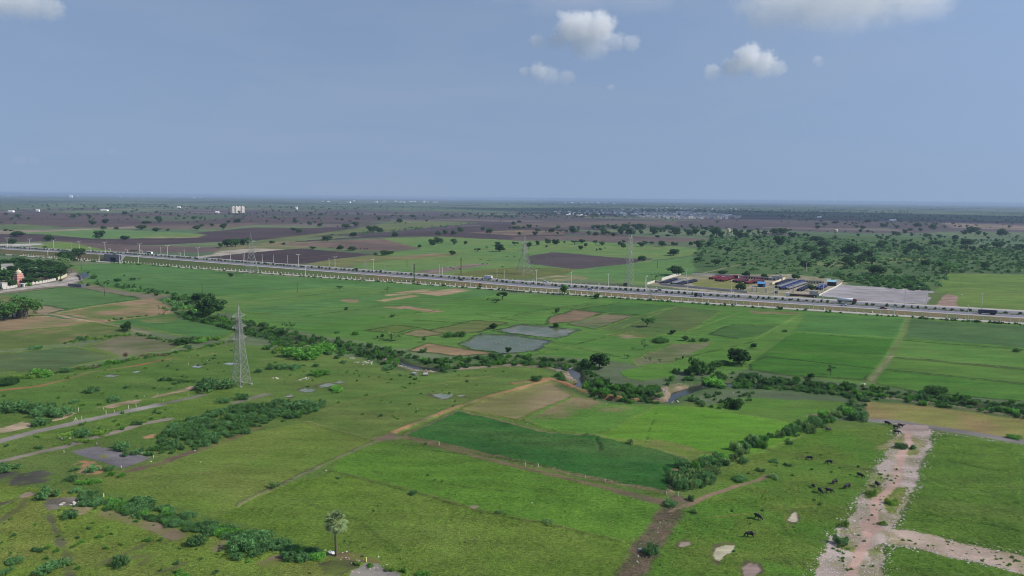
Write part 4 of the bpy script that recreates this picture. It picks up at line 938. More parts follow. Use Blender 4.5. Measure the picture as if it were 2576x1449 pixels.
def leaf_cloud(rs, blobs, n, size, up=0.35, flat=1.0, spray=False):
    """leaf clumps spread through the volume of several blobs; returns verts (4n,3)"""
    bl = np.array(blobs)
    w = bl[:, 3] ** 2; w = w / w.sum()
    k = rs.choice(len(bl), n, p=w)
    d = rs.normal(size=(n, 3)); d /= np.linalg.norm(d, axis=1)[:, None]
    r = bl[k, 3] * (0.55 + 0.5 * rs.random(n) ** 0.6)
    c = bl[k, :3] + d * r[:, None] * np.array([1, 1, flat])
    nrm = d * 0.8 + rs.normal(size=(n, 3)) * 0.55 + np.array([0, 0, up]); nrm /= np.linalg.norm(nrm, axis=1)[:, None]
    a = np.cross(nrm, rs.normal(size=(n, 3))); a /= np.linalg.norm(a, axis=1)[:, None]
    if spray:
        a = d + np.array([0, 0, 0.15]) + rs.normal(size=(n, 3)) * 0.7; a /= np.linalg.norm(a, axis=1)[:, None]; nrm = np.cross(a, rs.normal(size=(n, 3))); nrm[:, 2] = np.abs(nrm[:, 2]) + 0.2; nrm /= np.linalg.norm(nrm, axis=1)[:, None]
        a = a * 1.2
    b = np.cross(nrm, a) * (0.5 if spray else 1.0)
    s = size * (0.6 + 0.8 * rs.random(n))[:, None]
    bend = nrm * s * 0.25
    q = np.stack([c - a * s - b * s * 0.55 - bend, c + a * s * 0.6 - b * s * 0.7, c + a * s + b * s * 0.55 - bend, c - a * s * 0.5 + b * s * 0.75], 1)
    return q.reshape(-1, 3)
def quads(n):
    return np.arange(4 * n).reshape(n, 4)
def tree_meshes(seed, kind):
    """unit trees, crown about 1 wide; (crown mesh verts, trunk MB)"""
    rs = np.random.default_rng(seed)
    blobs = []; tr = MB()
    if kind == 'round':
        H = 0.85; nb = 13
        for i in range(nb):
            a = rs.random() * 6.28; rr = 0.33 * math.sqrt(rs.random()); z = 0.24 + 0.42 * rs.random()
            blobs.append((rr * math.cos(a), rr * math.sin(a), z, 0.13 + 0.09 * rs.random()))
        blobs.append((0, 0, 0.55, 0.26)); n = 820; sz = 0.048
    elif kind == 'flat':
        for i in range(12):
            a = rs.random() * 6.28; rr = 0.40 * math.sqrt(rs.random()); z = 0.5 + 0.14 * rs.random() - 0.12 * rr
            blobs.append((rr * math.cos(a), rr * math.sin(a), z, 0.09 + 0.06 * rs.random()))
        n = 560; sz = 0.042
    elif kind == 'tall':
        for i in range(12):
            a = rs.random() * 6.28; rr = 0.3 * math.sqrt(rs.random()); z = 0.45 + 0.75 * rs.random()
            blobs.append((rr * math.cos(a), rr * math.sin(a), z, 0.14 + 0.09 * rs.random()))
        n = 720; sz = 0.048
    elif kind == 'sparse':
        for i in range(9):
            a = rs.random() * 6.28; rr = 0.38 * math.sqrt(rs.random()); z = 0.4 + 0.5 * rs.random()
            blobs.append((rr * math.cos(a), rr * math.sin(a), z, 0.07 + 0.06 * rs.random()))
        n = 200; sz = 0.036
    elif kind == 'banyan':
        for i in range(30):
            a = rs.random() * 6.28; rr = 0.40 * math.sqrt(rs.random()); z = 0.24 + 0.34 * rs.random() * (1.1 - rr)
            blobs.append((rr * math.cos(a), rr * math.sin(a), z, 0.08 + 0.06 * rs.random()))
        n = 1900; sz = 0.02
    elif kind == 'far':
        for i in range(5):
            a = rs.random() * 6.28; rr = 0.28 * math.sqrt(rs.random()); z = 0.3 + 0.3 * rs.random()
            blobs.append((rr * math.cos(a), rr * math.sin(a), z, 0.16 + 0.09 * rs.random()))
        n = 46; sz = 0.12
    elif kind == 'shrub':
        for i in range(9):
            a = rs.random() * 6.28; rr = 0.36 * math.sqrt(rs.random()); z = 0.08 + 0.15 * rs.random() * (1 - rr)
            blobs.append((rr * math.cos(a), rr * math.sin(a), z, 0.10 + 0.08 * rs.random()))
        n = 900; sz = 0.034
    elif kind == 'midshrub':
        for i in range(9):
            a = rs.random() * 6.28; rr = 0.36 * math.sqrt(rs.random()); z = 0.08 + 0.15 * rs.random() * (1 - rr)
            blobs.append((rr * math.cos(a), rr * math.sin(a), z, 0.10 + 0.08 * rs.random()))
        n = 400; sz = 0.05
    elif kind == 'farshrub':
        for i in range(4):
            a = rs.random() * 6.28; rr = 0.3 * math.sqrt(rs.random()); z = 0.1 + 0.14 * rs.random()
            blobs.append((rr * math.cos(a), rr * math.sin(a), z, 0.16 + 0.08 * rs.random()))
        n = 34; sz = 0.13
    v = leaf_cloud(rs, blobs, n, sz, flat=0.85, spray='shrub' in kind and kind != 'farshrub')
    v[:, 2] = np.maximum(v[:, 2], 0.015)
    # limbs reaching into the crown
    top = np.array([b[:3] for b in blobs])
    if kind not in ('shrub', 'midshrub', 'farshrub', 'far'):
        fork = 0.22 if kind != 'tall' else 0.3
        r0 = {'banyan': 0.035, 'sparse': 0.016}.get(kind, 0.026)
        tr.tube([(0, 0, -0.03), (0.008, 0, fork * 0.5), (0, 0.01, fork), (0.01, 0.0, fork + 0.12)], [r0 * 1.35, r0, r0 * 0.8, r0 * 0.45], 7)
        for b in top[rs.choice(len(top), min(7, len(top)), False)]:
            m_ = np.array([b[0] * 0.45, b[1] * 0.45, fork + (b[2] - fork) * 0.5])
            tr.tube([(0, 0.01, fork * 0.9), m_, b], [r0 * 0.55, r0 * 0.35, r0 * 0.15], 5)
        if kind == 'banyan':
            for i in range(6):
                a = rs.random() * 6.28; rr = 0.1 + 0.15 * rs.random()
                tr.tube([(rr * math.cos(a), rr * math.sin(a), -0.02), (rr * 0.8 * math.cos(a), rr * 0.8 * math.sin(a), 0.3)], [0.012, 0.01], 5)
    else:
        for b in top[:4]:
            tr.tube([(0.02 * b[0], 0.02 * b[1], -0.03), (b[0] * 0.6, b[1] * 0.6, b[2] * 0.6), b], [0.014, 0.01, 0.005], 4)
    return v, n, tr
TREE_LIB = {}
for kind, nvar in (('round', 5), ('flat', 3), ('tall', 3), ('sparse', 3), ('banyan', 1), ('far', 4), ('shrub', 6), ('midshrub', 5), ('farshrub', 4)):
    TREE_LIB[kind] = [tree_meshes(100 * i + hash(kind.__len__()) % 91 + i + (7 if kind[0] == 'f' else 0), kind) for i in range(nvar)]
_tm = {}
def tree_data(kind, var, tone):
    k = (kind, var, tone)
    if k not in _tm:
        v, n, tr = TREE_LIB[kind][var]
        me = grid_mesh_np('crown', v, quads(n)); me.materials.append(M_LEAF[tone])
        tm = _tm.get((kind, var))
        if tm is None:
            tm = tr.mesh('trunk', M_BARK); _tm[(kind, var)] = tm
        _tm[k] = (me, tm)
    return _tm[k]

ORD = ['nearest', 'second nearest', 'third nearest', 'fourth nearest', 'fifth nearest', 'sixth nearest', 'seventh nearest', 'eighth nearest', 'ninth nearest', 'tenth nearest', 'eleventh nearest', 'twelfth nearest',
       'thirteenth nearest', 'fourteenth nearest', 'fifteenth nearest', 'sixteenth nearest', 'seventeenth nearest', 'eighteenth nearest', 'nineteenth nearest', 'twentieth nearest']
LMK = [('the near pylon', 608, 970), ('the palmyra palm', 845, 1397), ('the pink temple tower', 46, 715), ('the underpass', 258, 655), ('the white apartment block', 600, 533), ('the darkest ploughed field', 740, 645),
       ('the tall creeper pole', 1042, 711), ('the slender lattice tower', 1582, 716), ('the wide pylon', 1319, 690), ('the tractor yard', 1900, 720), ('the gravel yard', 2200, 745), ('the water tower', 1832, 600),
       ('the dark crop field', 1380, 1150), ('the flooded paddies', 1290, 860), ('the creek bend', 1450, 950), ('the rubble track', 2250, 1200), ('the asphalt pad', 290, 1150), ('the banyan', 45, 800), ('the grazing buffaloes', 2080, 1235),
       ('the dry yellow ground', 2350, 1040), ('the long bund', 1990, 835), ('the brown cart track', 1650, 1350), ('the muddy corner', 60, 1290), ('the stone posts', 280, 1030), ('the white rubble heap', 920, 912), ('the second water tower', 2102, 600),
       ('the olive saplings plot', 1690, 890), ('the brightest paddy', 1760, 1080), ('the tan stubble plots', 1080, 740), ('the distant village', 1740, 545), ('the far town', 250, 497), ('the dark wedge field', 1470, 655), ('the concrete ramp', 150, 712), ('the reddish dirt track', 2385, 755), ('the lone round tree', 251, 600), ('the pale sandy clearing', 630, 632), ('the tan stubble field', 1300, 585), ('the thorn bush belt', 600, 1070), ('the orange earth bank', 1200, 1010), ('the double poles', 2028, 683), ('the bare reddish patch', 1070, 640), ('the concrete slab', 940, 1435), ('the lower left corner', 20, 1440)]
LMW = np.array([P(u, v) for _, u, v in LMK])
def auto_label(items, group):
    """items: (object, phrase, x, y); writes labels that tell each one apart by what it stands next to"""
    cells = {}
    for o, ph, x, y in items:
        d = np.hypot(LMW[:, 0] - x, LMW[:, 1] - y); k = int(np.argmin(d))
        dx, dy = x - LMW[k, 0], y - LMW[k, 1]
        side = ('right of' if dx > 0 else 'left of') if abs(dx) > abs(dy) * 0.8 else ('beyond' if dy > 0 else 'before')
        cells.setdefault((ph, side, k), []).append((d[k], o))
    for (ph, side, k), lst in cells.items():
        lst.sort(key=lambda q: q[0])
        for i, (_, o) in enumerate(lst):
            o['label'] = f'{ph} {side} {LMK[k][0]}' if len(lst) == 1 else f'{ph}, {ORD[min(i, 19)]} {side} {LMK[k][0]}'
            o['group'] = group

TREES = []      # (x, y, width m, height m, kind, tone)
def tz(bx, by, lst, kind='round', tone='dark'):
    for e in lst:
        zx, zy, w, h = e[:4]; k = e[4] if len(e) > 4 else kind; tn = e[5] if len(e) > 5 else tone
        u, v = bx + zx / 4, by + zy / 4
        x, y = P(u, v); d = depth_at(x, y)
        TREES.append((x, y, w / 4 * d / FPX * 1.16, h / 4 * d / FPX * 1.1, k, tn))
A0 = (0, 469.6); A1 = (644, 469.6); A2 = (1288, 469.6); A3 = (1932, 469.6); B0 = (0, 778.1); B1 = (644, 778.1); B2 = (1288, 778.1); B3 = (1932, 778.1); C0 = (0, 1086.7); C1 = (644, 1086.7); C2 = (1288, 1086.7); C3 = (1932, 1086.7)
tz(*A0, [(1005,527,112,82),(1260,547,88,56),(500,550,88,66),(175,502,122,52),(130,577,92,52),(55,447,45,24),(110,447,42,14),(1040,430,62,36),(1170,430,42,26),(935,392,72,56),(1065,377,82,52),(740,317,62,42),(1420,434,106,46),(1578,459,86,48),(1690,448,36,25),
  (1600,366,66,70),(1470,374,92,30),(1985,438,86,50),(2030,402,40,25),(2130,402,56,32),(2250,432,72,62),(2390,367,70,46),(2300,364,46,25),(1895,377,28,30),(1950,322,50,25),(1720,291,30,35),(1255,281,56,30),(1575,266,36,22),(895,306,40,25),(180,306,66,32),(60,286,40,22),
  (1800,306,30,22),(2270,312,30,25),(450,617,42,18),(1350,664,62,26,'flat'),(2215,612,62,46),(2290,608,92,76),(2370,604,92,80),(2450,598,92,76),(2492,585,72,70)])
tz(*A0, [(800,752,112,128,'tall'),(665,765,160,115),(640,790,115,75,'round','pale')])
tz(*A0, [(180,772,130,62),(60,832,120,62),(300,862,140,82),(420,872,140,82),(540,872,140,92),(620,895,100,92),(480,802,90,62),(650,852,90,62),(80,965,175,122),(115,990,110,50),(290,985,110,62),(360,932,130,62),(725,865,66,44,'sparse','rust'),(420,772,60,32,'sparse'),
  (240,905,120,82),(350,812,120,62),(550,802,92,52),(120,880,120,80),(460,930,110,60),(560,930,110,60),(30,905,110,70),(230,830,110,60),(20,775,70,40),(400,840,150,90),(500,900,150,90),(330,900,150,90),(590,850,130,80),(100,800,130,70),(260,790,120,60)])
tz(*A0, [(190,1325,350,215,'banyan','mid'),(40,1340,170,155,'round','mid'),(1650,1292,72,92,'sparse','mid'),(1770,1250,60,40,'sparse','mid'),(1280,1452,118,84,'round','dark'),(2100,1295,215,205),(2000,1165,160,95),(1770,1132,85,72,'round','mid'),(2195,1245,155,110),
  (1180,962,62,34),(1318,947,36,26),(1352,947,36,26),(1400,942,30,16),(1250,907,26,20),(2320,912,56,42),(950,927,72,42,'round','mid'),(890,882,30,26)])
tz(*A1, [(720,547,92,52),(845,637,66,46),(970,642,82,40),(980,502,74,42),(1395,504,66,46),(1175,462,112,66),(1250,462,72,46),(905,417,86,40),(1005,397,76,42),(540,387,46,36),(395,367,62,30),(435,467,62,40),(380,447,62,35),(645,402,62,36),(2055,460,56,52),
  (1835,487,66,38),(1905,480,50,42),(1985,482,62,38),(2350,474,62,52),(2280,437,42,32),(1770,598,78,66),(1835,572,96,60),(1995,580,66,56),(2110,584,36,36),(1645,614,38,32),(2230,657,66,36,'flat'),(2325,632,36,30,'sparse'),(2450,653,104,72),(2430,592,66,36),(1975,689,66,46),
  (1290,692,82,52),(1335,687,42,42),(1370,677,38,28),(1205,692,46,30),(280,587,40,25),(160,572,62,28),(570,627,72,25),(815,334,40,22),(868,342,42,25),(1445,362,62,42),(550,282,46,30),(660,292,36,22),(190,324,40,26),(70,306,30,20),(1020,332,52,20),(1300,322,30,20),(1580,306,66,25)])
tz(*A1, [(2480,1140,108,78,'flat'),(840,1027,56,28,'flat'),(1325,1064,72,62,'sparse','pale'),(905,1252,42,38,'tall'),(1375,1312,46,32,'sparse','mid'),(2335,1152,40,32,'sparse'),(2420,1165,70,30,'flat'),(2390,1427,82,46)])
tz(*A2, [(30,597,62,42,'flat'),(170,642,62,82,'tall'),(255,592,46,46),(360,577,62,52),(435,587,72,56),(525,575,30,26),(345,612,36,22),(630,582,66,40,'flat'),(705,574,66,46),(740,612,46,46,'tall'),(688,634,46,40),(840,587,46,46,'flat'),(903,594,62,42),(850,649,28,26),(887,640,32,24),(935,630,14,25),
  (1085,592,46,40),(1120,618,56,50),(1123,567,40,28),(1300,602,76,42),(1340,582,60,36),(1398,592,50,38,'flat'),(1510,602,82,56),(1620,592,46,36),(1655,592,40,30),(1800,592,40,38),(1880,618,92,76),(1630,694,118,64),(1990,602,82,52),(1310,748,78,50),
  (400,464,66,48),(485,464,46,26,'flat'),(612,467,66,66),(640,462,40,30),(235,492,52,40),(260,452,62,30),(75,484,34,28),(340,457,26,18),(770,494,46,50),(840,492,56,36),(920,482,72,62),(1025,507,56,46),(965,417,46,42),(880,432,122,46),(1035,437,102,52),(1100,482,72,80),(1190,492,102,72),(1270,432,132,56),
  (1150,422,92,46),(1300,477,46,36),(1430,482,92,72),(1500,452,62,42),(1465,517,52,30),(1575,442,66,56),(1640,492,112,82),(1820,427,62,30),(1790,492,72,62),(1850,492,82,80),(1920,502,62,62),(1950,447,56,42),(2060,502,102,92),(2110,512,72,62),(2250,505,76,84),(2300,522,62,62),(2360,512,62,52),(2390,472,72,42),
  (2470,532,86,42),(2480,477,42,32),(2540,482,62,42),(2345,427,46,32),(2005,522,46,46),(1570,507,52,28),(170,417,62,36),(40,427,82,28),(120,420,62,22),(15,387,42,36),(245,407,26,20),(70,362,46,22)])
tz(*A2, [(1640,893,192,92),(1445,932,102,66,'sparse','pale'),(2300,1038,102,68),(2120,893,102,52),(2360,908,92,56),(1875,758,92,52),(2045,803,92,72,'tall'),(530,1084,92,98,'round','mid'),(855,1128,78,52,'round','dark'),(455,1272,56,52,'round','mid'),(2540,920,70,42)])
tz(*A3, [(70,482,82,62),(140,482,112,62),(240,522,82,62),(490,547,132,46),(110,602,112,102),(560,602,112,62),(420,652,152,62),(570,692,102,82),(485,742,86,82),(190,702,56,62),(700,672,82,42),(830,692,162,112),(810,778,142,82),(930,773,132,92),(1000,722,102,82),(1100,873,162,82),(1135,612,102,72),(375,833,112,92),
  (1450,627,76,56),(1570,797,66,62),(1820,873,132,112,'sparse','mid'),(1740,802,62,42),(1600,507,82,36),(1725,517,56,36),(1880,537,62,50),(2040,477,112,72),(2120,487,62,42),(2355,497,96,72),(1970,482,62,36),(1290,497,86,46),(1160,410,72,42),(1290,422,62,36),(950,427,56,36),(1000,367,66,36),(1660,432,66,52),(1505,407,76,46),
  (1435,447,46,28),(1375,472,52,40),(1530,452,52,36),(500,427,46,36),(565,397,66,36),(495,387,46,26),(680,372,66,28),(895,414,36,26),(1005,457,36,20),(1050,467,28,22),(2215,527,36,26),(2180,822,82,62),(1715,587,102,42),(2010,592,112,62),(2300,612,122,52),(2540,622,102,42),(440,1052,82,62),(270,932,102,52)])
tz(*B2, [(1358,178,128,88,'flat','mid'),(1620,250,76,46,'round','dark'),(1740,316,78,48),(1330,402,112,92,'sparse','mid'),(2280,552,218,148,'round','dark'),(1860,655,195,155,'round','mid'),(1980,645,122,74),(880,595,200,155),(740,605,105,110),(1160,497,42,42,'sparse','mid'),(1340,512,32,36,'sparse','mid'),
  (1395,527,46,46,'sparse','mid'),(1490,547,46,46,'sparse','mid'),(1645,527,42,42,'sparse','mid'),(1720,507,24,38,'sparse','mid'),(2430,392,62,52),(440,182,62,42)])
tz(*B3, [(630,668,96,102,'sparse','dark'),(430,692,62,46)])
tz(*B1, [(310,255,135,125,'sparse','mid'),(1360,312,132,82,'sparse','pale'),(1270,292,36,46,'tall'),(1225,297,26,30,'tall'),(1690,332,46,62,'tall','mid'),(2390,192,76,46),(2540,448,62,56)])

TONE_WORD = {'dark': 'dark green', 'mid': 'green', 'pale': 'pale green', 'rust': 'rusty brown', 'thorn': 'grey green', 'lime': 'yellow green', 'fresh': 'bright green'}
KIND_WORD = {'round': 'rounded tree', 'flat': 'flat topped tree', 'tall': 'upright tree', 'sparse': 'thin open tree', 'banyan': 'huge spreading banyan'}
def plant_tree(x, y, w, h, kind, tone, name='tree', sink=0.03):
    var = random.randrange(len(TREE_LIB[kind]))
    v, n, tr = TREE_LIB[kind][var]
    top = v[:, 2].max(); wid = v[:, 0].max() - v[:, 0].min()
    cr, tk = tree_data(kind, var, tone)
    r = link(name, None, loc=(x, y, gz(x, y) - 0.05), rotz=random.uniform(0, 6.28), scale=(w / wid, w / wid, h / top))
    r['category'] = 'tree' if name == 'tree' else 'bush'
    link('crown' if name == 'tree' else 'foliage', cr, r)
    link('trunk' if name == 'tree' else 'stem', tk, r)
    return r
# random far trees: the largest go on as trees of their own, the rest form the far-off tree cover
EXTRA = []
rs = np.random.default_rng(5)
def px_size(x, y, w): return w / depth_at(x, y) * FPX
for i in range(5200):
    D = 1600 * (8.0 ** rs.random()); a = (rs.random() - 0.5) * 1.36
    x, y = D * math.sin(a), D * math.cos(a)
    if rs.random() < 0.75:      # along plot edges
        bb = -x * ROAD_DIR[1] + y * ROAD_DIR[0]; sh = round(bb / 150) * 150 - bb + rs.normal() * 8
        x, y = x - ROAD_DIR[1] * sh, y + ROAD_DIR[0] * sh
    dens = float(fbm(np.array([x]), np.array([y]), 420, 15, 4)[0])
    if rs.random() > np.clip((dens - 0.46) * 6, 0.03, 1) * (0.5 if D < 2600 else 1): continue
    w = rs.uniform(4, 9) * (1 + (rs.random() < 0.25) * 0.8); EXTRA.append((x, y, w, w * rs.uniform(0.55, 0.85)))
def band_trees(pts, n, w0, w1, hr=0.65):
    pts = PP(pts); x0, y0 = pts.min(0); x1, y1 = pts.max(0); c = 0
    while c < n:
        x = rs.uniform(x0, x1); y = rs.uniform(y0, y1)
        if in_poly(np.array([x]), np.array([y]), pts)[0]:
            w = rs.uniform(w0, w1); EXTRA.append((x, y, w, w * hr * rs.uniform(0.8, 1.2))); c += 1
band_trees([(1110,540),(1300,536),(1500,541),(1560,548),(1400,552),(1180,550)], 110, 9, 16)
band_trees([(100,517),(300,514),(560,520),(900,522),(900,528),(500,530),(120,530)], 130, 9, 16)
band_trees([(0,490),(650,494),(1300,500),(1300,504),(650,500),(0,496)], 260, 14, 26)
band_trees([(1500,531),(1700,526),(1950,528),(2300,532),(2300,540),(1950,542),(1700,533)], 150, 10, 18)
band_trees([(1200,512),(2576,520),(2576,532),(1900,524),(1200,520)], 260, 12, 22)
band_trees([(1900,540),(2576,545),(2576,575),(2100,570)], 120, 9, 15)
band_trees([(1780,572),(2000,590),(2300,600),(2420,640),(2300,690),(2100,680),(1900,640),(1760,640)], 60, 7, 13, 0.75)
band_trees([(2200,600),(2600,612),(2600,640),(2260,640)], 40, 7, 13, 0.7)
band_trees([(1390,575),(1560,573),(1790,570),(1800,585),(1560,595),(1400,590)], 45, 9, 15, 0.7)
TREES.sort(key=lambda t: -px_size(t[0], t[1], t[2]))
solo = TREES[:298]; EXTRA += [(t[0], t[1], t[2], t[3]) for t in TREES[298:]]
lab = []
for (x, y, w, h, kind, tone) in solo:
    r = plant_tree(x, y, w, h, kind, tone)
    lab.append((r, f'{TONE_WORD[tone]} {KIND_WORD[kind]}', x, y))
auto_label(lab, 'trees dotted over the plain')
def mass(name, items, kind, tone, label, cat):
    lib = TREE_LIB[kind]; allv = []; cnt = 0
    for j, (x, y, w, h) in enumerate(items):
        v, n, _ = lib[j % len(lib)]
        a = rs.random() * 6.28; c, s = math.cos(a), math.sin(a)
        q = np.stack([(v[:, 0] * c - v[:, 1] * s) * w, (v[:, 0] * s + v[:, 1] * c) * w, v[:, 2] * h / v[:, 2].max()], 1) + np.array([x, y, gz(x, y) - 0.05])
        allv.append(q); cnt += n
    me = grid_mesh_np(name, np.concatenate(allv), quads(cnt)); me.materials.append(M_LEAF[tone])
    tag(link(name, me), label, cat, kind='stuff')
mass('far_woods', EXTRA, 'far', 'dark', 'far-off trees and groves merging across the plain', 'woods')

# ---- bushes
SHR = []        # (x, y, w, h, tone)
def bz(bx, by, lst, tone='thorn'):
    for e in lst:
        zx, zy, w, h = e[:4]; tn = e[4] if len(e) > 4 else tone
        k = max(1, int(round(w / (h * 2.1))))
        for i in range(k):
            u, v = bx + (zx + (i - (k - 1) / 2) * w / k) / 4, by + zy / 4 - (random.random() - 0.5) * 2
            x, y = P(u, v); d = depth_at(x, y)
            SHR.append((x, y, w / k / 4 * d / FPX * 1.15, h / 4 * d / FPX * 0.95, tn))
bz(*B0, [(80,755,180,80,'dark'),(400,675,170,80,'fresh'),(260,1020,540,110),(520,1070,400,110),(400,1155,170,80),(840,1275,180,100),(2150,800,360,130),(2440,905,140,80),(1670,715,130,40),(1780,748,80,35),(920,835,140,60),(1150,925,150,60),(1280,788,80,30),(750,935,110,40),(360,412,110,45),
  (1890,345,190,80,'dark'),(1380,1158,110,45),(2250,935,150,60),(2220,1055,150,80),(1230,1405,200,90),(700,1285,160,60,'lime'),(1020,1260,160,60,'lime'),(860,1330,200,40,'lime'),(830,300,140,40),(960,305,180,30,'lime'),(2000,330,140,50,'fresh'),(2120,310,200,60,'lime'),(1270,480,50,55,'rust'),(1550,465,300,26,'rust'),(880,590,260,24,'rust'),
  (1140,545,160,50,'fresh'),(660,630,120,50),(270,690,180,40,'lime')])
bz(*C0, [(490,650,210,110),(720,490,130,60),(930,390,120,75),(760,390,90,40),(1100,380,110,50),(720,860,150,85),(840,735,130,70),(1990,1125,180,105),(2450,1190,260,165),(1230,1345,140,130),(540,1385,220,90),(380,1205,160,50),(150,1315,150,70),(60,1415,130,50),(90,380,200,80),(2380,1275,120,60),(1480,1095,90,40,'fresh'),(1830,1445,150,60,'fresh'),
  (1440,725,170,80),(1250,240,100,60),(1400,210,130,60),(900,510,240,50,'fresh'),(1180,440,180,50,'fresh')])
bz(*C1, [(180,565,120,60,'pale'),(1580,625,90,50),(1710,125,36,36,'pale'),(400,1275,300,90),(620,1275,160,70,'fresh'),(180,1155,200,80),(20,1245,120,80),(1500,1405,80,80,'lime'),(1340,1395,130,40,'lime'),(1690,1445,120,50,'fresh'),(2440,825,80,50,'pale'),(60,1060,200,80),(840,460,60,30,'pale'),(1030,1335,80,40,'lime'),(1160,1345,90,40,'fresh')])
bz(*C2, [(1590,725,130,65),(1400,1235,150,115),(1830,805,90,50,'pale'),(1190,135,80,60,'pale'),(740,38,50,30,'pale'),(360,925,120,40,'pale'),(1800,685,90,60),(2290,485,140,60),(2500,388,90,40)])
bz(*C3, [(200,112,100,50),(1340,165,110,70),(740,1125,150,95),(1450,165,90,50),(60,465,130,50,'pale'),(200,335,80,35),(70,305,110,35),(2480,65,130,50,'fresh'),(1040,640,120,70,'lime'),(1250,720,130,60,'lime'),(1150,930,100,40,'lime'),(760,950,120,60,'lime')])
bz(*B1, [(820,245,60,30),(1000,255,80,45,'fresh'),(2000,275,220,65,'mid'),(1680,435,80,40,'mid'),(1375,82,46,32,'mid'),(800,820,130,50,'fresh'),(660,655,180,60,'fresh'),(1320,605,120,45),(280,600,340,60),(870,540,90,30),(520,990,330,80),(610,575,70,40),(20,640,80,50),(700,420,300,100,'fresh'),(450,480,350,120,'fresh'),(250,420,160,60,'lime')])
bz(*B2, [(1490,332,160,56,'mid'),(2225,990,190,105,'dark'),(250,725,110,62,'mid'),(1040,860,160,60,'fresh'),(2100,560,160,60,'mid'),(2050,720,220,90,'fresh'),(1700,640,200,60,'mid'),(1880,325,200,40,'mid')])
bz(*B3, [(1690,850,190,90,'mid'),(1770,905,100,60,'mid'),(930,1108,170,100,'thorn'),(485,1145,110,62,'pale'),(2510,420,100,36,'mid'),(170,225,50,30,'mid')])
def along(pts, n, spread, w0, w1, hr, tone, world=False):
    pts = np.asarray(pts, float) if world else PP(pts)
    s = np.r_[0, np.cumsum(np.hypot(*np.diff(pts, axis=0).T))]
    for i in range(n):
        t = rs.uniform(0, s[-1]); x = np.interp(t, s, pts[:, 0]) + rs.normal() * spread; y = np.interp(t, s, pts[:, 1]) + rs.normal() * spread
        w = rs.uniform(w0, w1); SHR.append((x, y, w, w * hr * rs.uniform(0.7, 1.3), tone if isinstance(tone, str) else tone[int(rs.integers(len(tone)))]))
def inside(pts, n, w0, w1, hr, tone):
    pts = PP(pts); x0, y0 = pts.min(0); x1, y1 = pts.max(0); c = 0
    while c < n:
        x = rs.uniform(x0, x1); y = rs.uniform(y0, y1)
        if in_poly(np.array([x]), np.array([y]), pts)[0]:
            w = rs.uniform(w0, w1); c += 1
            SHR.append((x, y, w, w * hr * rs.uniform(0.7, 1.3), tone if isinstance(tone, str) else tone[int(rs.integers(len(tone)))]))
inside([(372,1146),(440,1062),(520,1040),(590,1024),(700,1008),(812,1012),(800,1035),(720,1058),(640,1082),(560,1108),(480,1134)], 330, 1.8, 4.2, 0.4, ['thorn', 'thorn', 'mid'])
inside([(190,1236),(260,1250),(350,1262),(480,1296),(600,1336),(720,1368),(800,1384),(825,1405),(700,1396),(560,1352),(430,1326),(330,1300),(230,1272)], 260, 1.2, 3.0, 0.4, ['thorn', 'thorn', 'thorn', 'fresh'])
along([(1700,1212),(1760,1186),(1850,1150),(1920,1116),(2000,1086),(2060,1062),(2140,1038)], 95, 1.6, 1.8, 4.2, 0.6, ['thorn', 'thorn', 'pale', 'fresh'])
inside([(1690,1230),(1690,1190),(1740,1165),(1790,1165),(1810,1195),(1760,1230)], 30, 2.5, 4.5, 0.6, ['thorn', 'pale'])
along([(-40,960),(110,946),(290,913),(430,889),(520,873),(590,857)], 150, 1.2, 0.9, 2.4, 0.5, ['fresh', 'thorn', 'mid', 'lime'])
along([(170,864),(240,852),(330,844)], 55, 0.8, 0.9, 2.0, 0.5, ['fresh', 'lime', 'thorn'])
along([(345,842),(400,855),(460,868),(480,880)], 50, 0.9, 0.9, 2.2, 0.5, ['thorn', 'mid'])
along([(265,808),(330,800),(400,790)], 14, 0.8, 1.2, 2.2, 0.45, ['mid'])
along([(205,712),(300,722),(400,738),(470,752)], 60, 3.0, 2.4, 5.0, 0.6, ['mid', 'dark', 'thorn'])
along([(470,765),(490,800),(560,818),(650,838)], 55, 3.0, 2.4, 5.5, 0.6, ['mid', 'dark'])
# creek banks: far side dense, near side open where the water shows
cpp, ct = resample(CREEK, 1.0)
cdd = np.gradient(cpp, axis=0); cdd /= np.linalg.norm(cdd, axis=1)[:, None]; cnn = np.stack([-cdd[:, 1], cdd[:, 0]], 1)
WATER_U = [(1000, 1095), (1425, 1470), (1670, 1800)]
for i in range(540):
    k = int(rs.integers(len(cpp))); side = 1 if rs.random() < 0.62 else -1
    off_ = side * rs.uniform(4.5, 11.0 if side > 0 else 8.0)
    x, y = cpp[k] + cnn[k] * off_
    u, v = project(x, y, 0)
    if any(a - 8 < u < b + 8 for a, b in WATER_U) and side < 0: continue
    if u > 2620 or u < 560 and rs.random() < 0.3: continue
    if any(a - 8 < u < b + 8 for a, b in WATER_U) and off_ < 7.5: continue
    w = rs.uniform(1.4, 4.0)
    SHR.append((x, y, w, w * rs.uniform(0.35, 0.75), ['mid', 'mid', 'dark', 'thorn', 'fresh'][int(rs.integers(5))]))
for i in range(620):
    k = int(rs.integers(len(cpp))); off_ = rs.uniform(-3.5, 3.5) if i < 400 else rs.uniform(-8, 12)
    x, y = cpp[k] + cnn[k] * off_; u, v = project(x, y, 0)
    if any(a < u < b for a, b in WATER_U) and off_ < 6.5: continue
    w = rs.uniform(2.2, 4.2); SHR.append((x, y, w, w * rs.uniform(0.35, 0.6) + (0.7 if i < 400 else 0), ['mid', 'thorn', 'fresh'][int(rs.integers(3))]))
